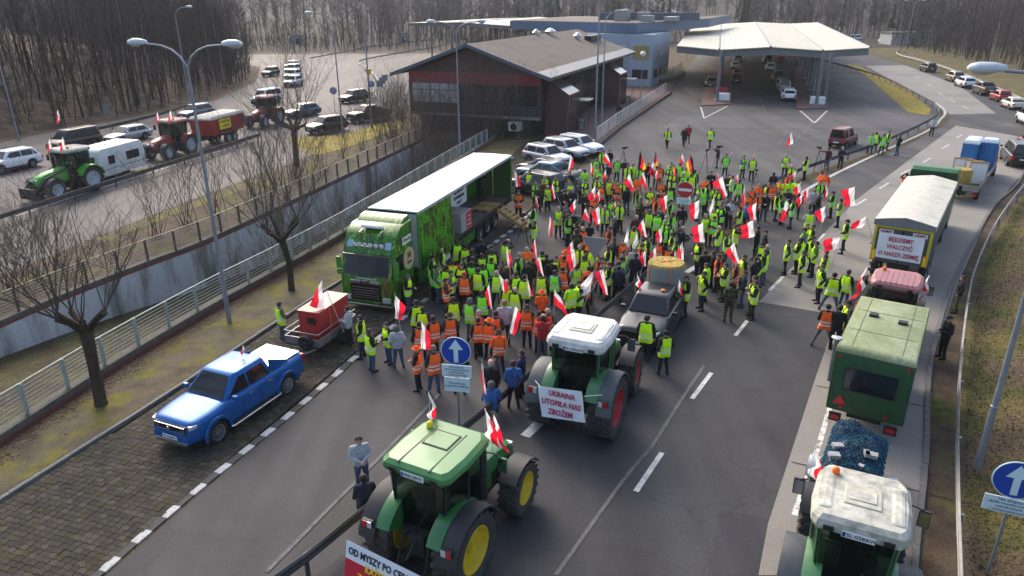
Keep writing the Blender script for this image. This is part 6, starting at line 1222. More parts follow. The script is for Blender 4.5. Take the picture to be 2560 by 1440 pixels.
# ================================================================ LAMPS, SIGNS, TRIPODS
LPOST = mat('lamp_post', (.26, .29, .33), .5, .5, var=.2, vscale=1.5); LHEAD = mat('lamp_head', (.46, .52, .56), .45, var=.1); LGL = mat('lamp_glass', (.50, .48, .40), .2, var=.1)
def lamp(loc, label, h=11.2, arms=(1, -1), rz=R(-19), z=0., reach=1.45, r=.10, globe=False):
    t = thing('street_lamp', label, 'street lamp', (*loc, z), rz, 'street lamps'); n = 10 if h < 14 else 6
    MB().tube([(0, 0, -.3), (0, 0, 1.8), (0, 0, 1.82), (0, 0, h)], [r, r, r * .82, r * .5], n).build('pole', LPOST, t, smooth=40)
    if globe: m = MB(); ball(m, (0, 0, h + .25), .35, .35, .35); m.build('globe', WHITE, t, smooth=60); return
    for s in arms:
        MB().tube([(0, 0, h - .1)] + [(s * reach * (1 - math.cos(R(a))), 0, h - .1 + 1.0 * math.sin(R(a))) for a in (15, 35, 55, 75, 88)] + [(s * (reach + .35), 0, h + .92)], .042, 7).build('arm', LPOST, t, smooth=50)
        x = s * (reach + .72); m = MB(); rings = []
        for u, w, hh in ((-.42, .05, .05), (-.36, .13, .12), (-.1, .18, .17), (.2, .19, .17), (.38, .14, .12), (.45, .04, .04)): rings.append([(x + s * u, w * math.cos(R(a)), h + .95 + hh * max(math.sin(R(a)), -.35)) for a in range(0, 360, 30)])
        m.loft(rings); hd_ = m.build('lamp_head', LHEAD, t, smooth=60); m = MB(); m.loft([[(x + s * u, w * math.cos(R(a)), h + .93 - hh * math.sin(R(a))) for a in range(0, 181, 30)] for u, w, hh in ((-.2, .1, .04), (0, .16, .13), (.25, .16, .13), (.38, .1, .04))]); m.build('lamp_glass', LGL, hd_, smooth=60)
lamp((-12.22, 28.38), 'tall double-arm street lamp on the sidewalk beside the blue pickup', 10.6); lamp((-4.59, 64.17), 'double-arm street lamp in front of the red office building', 10.4, rz=R(-15))
lamp((13.6, 17.6), 'street lamp on the grass bank cut by the right picture edge', 9.9, (1, -1), R(150), .5, 1.3)
lamp((-49.85, 73.36), 'single-arm street lamp at the far left wood edge', 10.5, (-1,)); lamp((-39.09, 89.79), 'street lamp pole behind the red tipping trailer', 11.5, (1,)); lamp((-17.16, 73.99), 'single-arm street lamp by the dark cars left of building', 11.0, (-1,), R(0)); lamp((-15.22, 79.59), 'slim pole with short head behind the dark pickup', 12.3, (), r=.12)
lamp((8.38, 72.57), 'grey pole at the corner of the white railing', 12.0, (), r=.13); lamp((9.57, 77.27), 'slim street lamp beside the grey railing pole', 11, (1,), R(20)); lamp((17.12, 97.76), 'globe lamp on the railing ramp', 6.2, globe=True, r=.07)
for k, (p, nm) in enumerate((((96.38, 184.48), 'street lamp at the bend of the right road'), ((117.96, 259.72), 'street lamp behind the right end of canopy'), ((-32.52, 275.31), 'street lamp above the far left canopy'), ((137.08, 338.44), 'far street lamp over the canopy back edge'), ((139.16, 424.08), 'far street lamp left of the pine clump'), ((151.09, 408.26), 'far street lamp right of the pine clump'), ((161.50, 526.81), 'farthest street lamp by the curving road'), ((155.99, 264.02), 'leaning pole by the far fence at right'), ((5.68, 325.36), 'slim pole behind the office roof'))): lamp(p, nm, 11.5, (1, -1) if k in (0, 3) else (1,), R(10), reach=1.6, r=.12)
SBLUE = mat('sign_blue', (.008, .055, .36), .4, var=.06); SWHT = mat('sign_white', (.58, .72, .76), .4, var=.06); SRED = mat('sign_red', (.40, .01, .02), .4, var=.08); SGREY = mat('sign_back', (.22, .25, .28), .5, .4, var=.15); SINK = mat('sign_ink', (.05, .09, .14), .6, var=0)
def sign(loc, rz, label, z=0., h=2.6, kind='arrow', plates=(), d=.9, post=True):
    """face looks along local -Y"""
    t = thing('road_sign', label, 'sign', (*loc, z), rz); MB().tube([(0, .04, -.2), (0, .04, h + .1)], .035, 8).build('post', SGREY, t, smooth=50); ring = [(d / 2 * math.cos(2 * math.pi * k / 32), d / 2 * math.sin(2 * math.pi * k / 32)) for k in range(32)]
    def plate(poly, y0, y1, m, nm): return MB().prism_y([(x, zz + h) for x, zz in poly], y0, y1).build(nm, m, t)
    if kind in ('arrow', 'noentry', 'round', 'left'):
        plate(ring, -.0, -.02, SWHT if kind != 'round' else SGREY, 'disc')
        if kind == 'round': return
        plate([(x * .95, y * .95) for x, y in ring], -.021, -.026, SBLUE if kind != 'noentry' else SRED, 'face')
        if kind == 'noentry': plate([(-d * .39, -d * .08), (d * .39, -d * .08), (d * .39, d * .08), (-d * .39, d * .08)], -.027, -.032, SWHT, 'bar')
        else: plate([(-.075 * d, -.40 * d), (.075 * d, -.40 * d), (.075 * d, .06 * d), (.24 * d, .06 * d), (0, .42 * d), (-.24 * d, .06 * d), (-.075 * d, .06 * d)], -.027, -.032, SWHT, 'arrow')
    elif kind == 'triangle': plate([(-d * .55, d * .35), (d * .55, d * .35), (0, -d * .6)], 0, -.02, SGREY, 'triangle')
    elif kind == 'yield': plate([(-d * .55, d * .35), (d * .55, d * .35), (0, -d * .6)], 0, -.02, mat('sign_yellow', (.75, .42, .02), .4), 'triangle')
    elif kind == 'square': plate([(-d / 2, -d / 2), (d / 2, -d / 2), (d / 2, d / 2), (-d / 2, d / 2)], 0, -.02, SGREY, 'plate')
    for w, z0, z1, txt, sz in plates: p_ = plate([(-w / 2, z0), (w / 2, z0), (w / 2, z1), (-w / 2, z1)], -.0, -.02, SWHT, 'text_plate'); letter(txt, sz, SINK, p_, (0, -.026, h + (z0 + z1) / 2), (R(90), 0, 0), lines=.95, ext=.002)
N1 = 'Nie dotyczy\nsłużb mundurowych\nratunkowych\ni utrzymaniowych'; N2 = 'Nie dotyczy\npojazdów budowy'; FZ = R(-24)
sign((-1.78, 20.38), FZ + R(14), 'round blue arrow sign with two white text plates before the crowd', h=2.72, d=.98, plates=[(.98, -.92, -.5, N1, .098), (.84, -1.46, -.95, N2, .11)])
sign((11.5, 13.6), FZ, 'round blue arrow sign with one text plate on the right bank', z=.05, h=2.72, d=.98, plates=[(1.05, -.92, -.5, N1, .102)]); sign((10.05, 40.79), FZ, 'red no-entry sign with white bar in the middle of the crowd', h=2.75, kind='noentry', d=.98, plates=[(.84, -.86, -.5, 'Nie dotyczy służb\nmundurowych\nratunkowych', .085)])
sign((3.65, 29.91), FZ, 'grey back of an inverted triangular sign among the crowd', h=3.0, kind='triangle', d=1.1); sign((-42.46, 77.13), R(-25), 'grey back of a round sign at the wood edge', h=2.6, kind='round', d=1.0); sign((-27.31, 74.29), R(-25), 'grey back of a square sign near the red trailer', h=2.0, kind='square', d=.9); sign((-22.17, 92.57), 0, 'dark back of a round sign beside the dark cars', h=2.6, kind='round')
sign((-19.17, 102.03), 0, 'blue direction sign under a yellow yield sign left of office', h=2.4, kind='left'); sign((-20.00, 105.09), 0, 'yellow yield triangle left of the office', h=3.7, kind='yield', d=1.1); sign((91.85, 178.17), .2, 'white sign with red chevron at the bend of the right road', h=2.4, kind='noentry'); sign((39.85, 170.78), 0, 'round sign at the left corner of the wide canopy', h=3.2, kind='noentry')
for k, p in enumerate(((-18.74, 106.39), (-19.09, 110.66), (-19.39, 114.74))): sign(p, .1, ('nearest', 'middle', 'farthest')[k] + ' grey square plate in the row by the traffic island', h=2.0, kind='square', d=.9)
def tripod(loc, label, h=1.5, cam_=True):
    t = thing('tripod', label, 'tripod', loc, random.uniform(0, 2))
    for k in range(3): a = 2.1 * k; MB().tube([(0, 0, h), (.45 * math.cos(a), .45 * math.sin(a), 0)], .018, 6).build('leg', DARK, t)
    MB().tube([(0, 0, h - .2), (0, 0, h + .12)], .022, 6).build('column', DARK, t)
    if cam_: MB().box((.04, 0, h + .22), (.38, .15, .19)).build('camera_body', DARK, t, bevel=.02); MB().tube([(.22, 0, h + .22), (.38, 0, h + .22)], .06, 10).build('lens', BLACK, t)
for p, lb, h in (((9.15, 58.46), 'camera tripod behind the back row of the crowd', 1.6), ((15.47, 56.85), 'light stand tripod alone on the plaza', 1.7), ((16.75, 58.28), 'tall camera tripod beside the cameraman on plaza', 1.7), ((24.46, 57.07), 'camera tripod standing at the median guardrail', 1.8), ((18.05, 52.41), 'small tripod at the crowd edge below two standing men', 1.1), ((0.70, 39.14), 'camera tripod at the foot of wooden steps', 1.6)): tripod(p, lb, h)
# ================================================================ TREES
BARK = ramp_mat('bark', [(.3, '#2a231d'), (.5, '#40362c'), (.7, '#524738')], scale=4, stretch=(1, 1, .25), fine=18, fine_amt=.4, bump=.5, bdist=.03); TWIG = mat('twigs', (.075, .058, .050), .9, var=.3); PALEB = mat('birch_bark', (.24, .22, .19), .85, var=.4, vscale=3); PINEM = ramp_mat('pine_needles', [(.3, '#1a2614'), (.55, '#2c3a1e'), (.75, '#3a4626')], scale=2, bump=0)
def branch(mb, rnd, p, d, L, r, lev, n=4, up=.25, spread=.7, seg=3, kids=(3, 5), minr=.008):
    pts = [p]; rs = [r]; d = d.normalized()
    for k in range(seg):
        d = (d + Vector((rnd.gauss(0, .13), rnd.gauss(0, .13), up * .25 + rnd.gauss(0, .06)))).normalized(); pts.append(pts[-1] + d * L / seg); rs.append(max(r * (1 - .72 * (k + 1) / seg), minr * .6))
    mb.tube(pts, rs, n, cap=False)
    if lev > 0:
        for _ in range(rnd.randint(*kids)):
            t = rnd.uniform(.3, 1); i = min(int(t * seg), seg - 1); q = pts[i].lerp(pts[i + 1], t * seg - i); s = Vector((rnd.gauss(0, 1), rnd.gauss(0, 1), rnd.gauss(.35, .5))).normalized()
            branch(mb, rnd, q, (d * (1 - spread) + s * spread + Vector((0, 0, up))), L * rnd.uniform(.4, .68), max(rs[i] * .5, minr), lev - 1, 3, up, spread, 2, kids, minr)
def tall_tree(seed, H, bark, lev=2, kids=(3, 4), r=.14, lo=.35, nb=9, minr=.02):
    rnd = random.Random(seed); tr = MB(); tw = MB(); pts = [Vector((0, 0, -.3))]; n = 6
    for k in range(1, n + 1): pts.append(Vector((pts[-1].x + rnd.gauss(0, .16), pts[-1].y + rnd.gauss(0, .16), H * k / n)))
    rs = [r * (1 - .85 * k / n) for k in range(n + 1)]; tr.tube(pts, rs, 6, cap=False)
    for _ in range(nb):
        t = rnd.uniform(lo, .98); i = min(int(t * n), n - 1); q = pts[i].lerp(pts[i + 1], t * n - i); a = rnd.uniform(0, 6.28); branch(tw, rnd, q, Vector((math.cos(a), math.sin(a), rnd.uniform(.5, 1.3))), H * rnd.uniform(.16, .32) * (1.25 - t * .5), rs[i] * .5, lev, 3, .3, .6, 3, kids, minr)
    return tr.mesh('trunk', bark, smooth=60, fix=False), tw.mesh('crown', TWIG, fix=False)
TREES = [tall_tree(k, (13, 15, 11, 16, 12, 14)[k], PALEB if k == 4 else BARK) for k in range(6)]
def put_tree(k, x, y, s, label, grp, z=None):
    t = thing('bare_tree', label, 'tree', (x, y, TZ(x, y) if z is None else z), random.uniform(0, 6.28), grp); t.scale = (s,) * 3; inst('trunk', TREES[k][0], t); inst('crown', TREES[k][1], t); return t
rnd = random.Random(12); n = 0
while n < 190:
    y = rnd.uniform(42, 190); d = abs(rnd.gauss(0, 17)) + 2; x = FL(y) - d
    if x < -y * .78 - 12: continue
    put_tree(rnd.randrange(6), x, y, rnd.uniform(.8, 1.25), 'bare leafless tree in the brown wood beyond the left road', 'trees of the left wood'); n += 1
for k in range(55):
    y = rnd.uniform(105, 210); x = GR(y) + 12 + abs(rnd.gauss(0, 22)); put_tree(rnd.randrange(6), x, y, rnd.uniform(.8, 1.2), 'bare tree in the wood at the far right', 'trees of the right wood')
for k in range(14): y = rnd.uniform(60, 105); put_tree(rnd.randrange(6), GR(y) + rnd.uniform(16, 40), y, rnd.uniform(.8, 1.1), 'bare tree in the wood at the far right', 'trees of the right wood')
for k in range(26): put_tree(rnd.randrange(6), rnd.uniform(-75, 5), rnd.uniform(205, 235), rnd.uniform(.6, .9), 'bare tree in the row behind the far left canopy', 'trees behind the canopies')
# thinner stems and brush that fill the left and right woods
mb = MB()
def stem(x, y, H, nb, r):
    q = Vector((x, y, TZ(x, y))); e = q + Vector((rnd.gauss(0, .6), rnd.gauss(0, .4), H)); mb.tube([q, q.lerp(e, .5) + Vector((rnd.gauss(0, .2), 0, 0)), e], [r, r * .7, .015], 3, cap=False)
    for j in range(nb):
        u = rnd.uniform(.12, .97); a = rnd.uniform(0, 6.28); L = H * rnd.uniform(.08, .22); p0 = q.lerp(e, u); p1 = p0 + Vector((math.cos(a) * L, math.sin(a) * L, L * rnd.uniform(.3, 1.5))); mb.tube([p0, p1], [.03, .012], 3, cap=False)
        for _ in range(2): mb.tube([p0.lerp(p1, .5), p0.lerp(p1, .5) + Vector((rnd.gauss(0, .5), rnd.gauss(0, .5), rnd.uniform(.2, 1.0)))], [.018, .01], 3, cap=False)
for k in range(1500):
    y = rnd.uniform(40, 200); x = FL(y) - 1 - abs(rnd.gauss(0, 20))
    if x > -y * .78 - 12: stem(x, y, rnd.uniform(3, 13), 12, rnd.uniform(.04, .09))
for k in range(800):
    y = rnd.uniform(95, 225); x = GR(y) + 13 + abs(rnd.gauss(0, 28)); stem(x, y, rnd.uniform(3, 12), 12, rnd.uniform(.05, .1))
for k in range(700):
    y = rnd.uniform(232, 380); x = rnd.uniform(-y * .7, y * .8)
    if abs(x - RFAR(y)) > 7: stem(x, y, rnd.uniform(2, 6), 9, .1)
for k in range(420): stem(rnd.uniform(-95, 8), rnd.uniform(203, 240), rnd.uniform(2.5, 8), 10, .06)
tag(mb.build('undergrowth', mat('undergrowth', (.062, .049, .043), .95, var=.3, vscale=.05), fix=False), 'thin bare stems and brush filling the brown woods', 'undergrowth', kind='stuff')
# far wood read as one mass
mb = MB(); pn = MB()
for k in range(2300):
    y = 240 + 330 * rnd.random() ** 1.3; x = rnd.uniform(-y * .8, y * .85)
    if abs(x - RFAR(y)) < 8: continue
    if 225 < y < 330 and -.44 * y < x < -.2 * y and rnd.random() < .75: continue
    z = TZ(x, y); H = rnd.uniform(9, 16); q = Vector((x, y, z))
    if rnd.random() < .12 and x > 0:
        for j in range(9): u = .25 + j * .085; rr = (1.05 - u) * 2.6; pn.lathe([(0, rr), (H * .12, .05)], 'z', 7, (x + rnd.gauss(0, .2), y, z + H * u))
        continue
    mb.tube([q, q + Vector((rnd.gauss(0, .5), 0, H))], [.22, .03], 3, cap=False)
    for j in range(16):
        u = rnd.uniform(.2, .95); a = rnd.uniform(0, 6.28); L = H * rnd.uniform(.12, .26); p0 = q + Vector((0, 0, H * u)); p1 = p0 + Vector((math.cos(a) * L, math.sin(a) * L, L * rnd.uniform(.5, 1.4))); mb.tube([p0, p1], [.09, .03], 3, cap=False)
        for _ in range(2): mb.tube([p0.lerp(p1, .5), p0.lerp(p1, .5) + Vector((rnd.gauss(0, .8), rnd.gauss(0, .8), rnd.uniform(.4, 1.6)))], [.06, .03], 3, cap=False)
tag(mb.build('far_wood', mat('far_wood', (.10, .082, .08), .95, var=.3, vscale=.02), fix=False), 'far bare brown wood filling the horizon', 'wood', kind='stuff'); tag(pn.build('pine_clump', PINEM, fix=False), 'dark green pines scattered in the far wood', 'wood', kind='stuff')
for k in range(5):
    p = ((108.17, 342.35), (118.73, 355.36), (128.34, 364.27), (135.50, 352.99), (111.28, 377.70))[k]; t = thing('pine_tree', ('first', 'second', 'third', 'fifth', 'leftmost')[k] + ' dark pine in the row behind the wide canopy', 'tree', (*p, 0), 0, 'pines behind the canopy'); MB().tube([(0, 0, 0), (0, 0, 9)], [.2, .05], 6).build('trunk', BARK, t); m = MB()
    for j in range(900): u = rnd.random(); a = rnd.uniform(0, 6.28); rr = 2.6 * (1.02 - u) * rnd.random() ** .5; c = Vector((rr * math.cos(a), rr * math.sin(a), 1 + 8.5 * u)); e = Vector((rnd.gauss(0, .3), rnd.gauss(0, .3), rnd.gauss(0, .12))); f_ = Vector((rnd.gauss(0, .2), rnd.gauss(0, .2), rnd.gauss(.1, .1))); m.add([c - e, c + e, c + f_], [(0, 1, 2)])
    m.build('crown', PINEM, t, fix=False)
# near pollarded trees
def pollard(loc, z, H, seed, label, shoots=26, L=3.6, r=.24, wide=1., lev=2):
    rnd = random.Random(seed); t = thing('pollard_tree', label, 'tree', (*loc, z)); tr = MB(); tw = MB(); top = Vector((rnd.gauss(0, .12), rnd.gauss(0, .1), H)); tr.tube([(0, 0, -.3), (0, 0, .1), (.05, 0, H * .5), top], [r * 1.4, r * 1.05, r * .9, r * 1.15], 10, cap=False); heads = []
    for k in range(6): a = 1.05 * k + rnd.gauss(0, .2); e = top + Vector((math.cos(a) * .75 * wide, math.sin(a) * .75 * wide, rnd.uniform(.1, .9))); tr.tube([top - Vector((0, 0, .25)), top.lerp(e, .55) + Vector((0, 0, -.05)), e], [r * .8, r * .5, r * .55], 7); heads.append(e)
    for k in range(shoots): h_ = rnd.choice(heads); a = rnd.uniform(0, 6.28); s = rnd.uniform(.15, 1.25); o = (h_ - top); o.z = 0; branch(tw, rnd, h_, Vector((math.cos(a) * s, math.sin(a) * s, 1.15)) + o * .35, L * rnd.uniform(.55, 1.15), .028, lev, 4, .2, .55, 4, (3, 6), .006)
    tr.build('trunk', BARK, t, smooth=60, fix=False); tw.build('crown', mat('twigs_near', (.085, .066, .05), .9, var=.3), t, fix=False)
pollard((-14.19, 21.61), .12, 2.9, 3, 'bare pollarded tree on the sidewalk left of the blue pickup', 26, 3.6, .2, 1.15); pollard((-10.56, 32.03), .12, 2.7, 5, 'bare pollarded tree on the sidewalk beside the truck cab', 20, 4.2, .15, 1.1); pollard((-18.22, 60.66), 0, 3.2, 8, 'bare pollarded tree by the left road before the dark cars', 34, 5.4, .24, 1.3)
# bare shrubs along the sunken ramp and before the office
def shrub(seed, H, n): 
    rnd = random.Random(seed); mb = MB()
    for k in range(n): a = rnd.uniform(0, 6.28); s = rnd.uniform(.1, .55); branch(mb, rnd, Vector((rnd.gauss(0, .3), rnd.gauss(0, .3), -.1)), Vector((math.cos(a) * s, math.sin(a) * s, 1)), H * rnd.uniform(.6, 1.05), .03, 2, 3, .2, .5, 4, (3, 5), .009)
    return mb.mesh('stems', mat('twigs_brown', (.13, .098, .075), .9, var=.3), fix=False)
SH = [shrub(20 + k, (3.6, 5.0, 6.2)[k], (12, 14, 16)[k]) for k in range(3)]; rnd = random.Random(5); pts = [(lerp(PL(y), PR(y), rnd.uniform(.1, .9)), y, pit_floor(y)) for y in [40, 45, 49, 53, 56, 58, 60, 62, 63, 65, 66, 68, 69, 70, 71, 72]] + [(rnd.uniform(-12, 1), rnd.uniform(71.5, 73.2), -.3) for _ in range(12)] + [(rnd.uniform(-13.5, -11.8), rnd.uniform(74, 95), 0) for _ in range(6)] + [(-24.5, 33, 0), (-23.9, 35.5, 0), (-26, 30, 0), (-17.5, 52, 0), (-17, 56, 0), (-19.5, 46, 0), (-21.2, 41, 0), (-16.2, 60, 0), (-15, 64, 0), (-14, 68, 0), (-18, 49, 0), (-20.3, 43.5, 0), (-12.9, 71, 0), (-25, 31.5, 0), (-27.5, 28, 0), (-24.2, 34.5, 0)] + [(lerp(PL(y), PR(y), .85), y, pit_floor(y)) for y in (34, 37, 43, 47, 51)]
for k, (x, y, z) in enumerate(pts):
    t = thing('bare_shrub', 'bare brown shrub in the thicket between ramp and office' if y > 55 else 'bare brown shrub growing along the sunken ramp', 'shrub', (x, y, z), rnd.uniform(0, 6), 'bare shrubs'); t.scale = (rnd.uniform(.7, 1.05),) * 3; inst('stems', SH[2 if y > 66 and z < 0 else rnd.randrange(2)], t)
# low ground cover: dead grass on the bank, fallen leaves by the parapet
def tufts(name, pts, m, hh, label, cat):
    mb = MB()
    for x, y, z in pts:
        for _ in range(3): a = rnd.uniform(0, 6.28); h = hh * rnd.uniform(.5, 1.3); w = .008 + .1 * hh; mb.add([(x + math.cos(a) * w, y + math.sin(a) * w, z), (x - math.cos(a) * w, y - math.sin(a) * w, z), (x + rnd.gauss(0, hh * .6), y + rnd.gauss(0, hh * .6), z + h)], [(0, 1, 2)])
    tag(mb.build(name, m, fix=False), label, cat, kind='stuff')
gp = []
for _ in range(26000): y = 10 + 62 * rnd.random() ** 1.5; x = GR(y) + .3 + 12 * rnd.random() ** 1.2; gp.append((x, y, TZ(x, y)))
tufts('bank_grass', gp, BANK, .055, 'dead grass on the bank along the right road', 'grass')
mb = MB()
for _ in range(9000):
    y = rnd.uniform(12, 45); u = rnd.random()
    if u < .55: x = PR(y) + .4 + abs(rnd.gauss(0, .35)); z = .125
    elif u < .8: x = PL(y) - .3 - abs(rnd.gauss(0, .7)); z = .01
    else: x = lerp(PL(y), PR(y), rnd.uniform(.05, .95)); z = pit_floor(y) + .02
    a = rnd.uniform(0, 6.28); s = rnd.uniform(.03, .07); c, d = math.cos(a) * s, math.sin(a) * s; mb.add([(x - c, y - d, z + rnd.uniform(0, .02)), (x + d * .6, y - c * .6, z + .01), (x + c, y + d, z + rnd.uniform(0, .04)), (x - d * .6, y + c * .6, z + .01)], [(0, 1, 2, 3)], rnd.randrange(3))
tag(mb.build('fallen_leaves', [mat('leaf_a', (.12, .065, .04), .9), mat('leaf_b', (.19, .12, .08), .9), mat('leaf_c', (.07, .04, .03), .9)], fix=False), 'fallen brown leaves along the parapet and railing', 'leaves', kind='stuff')

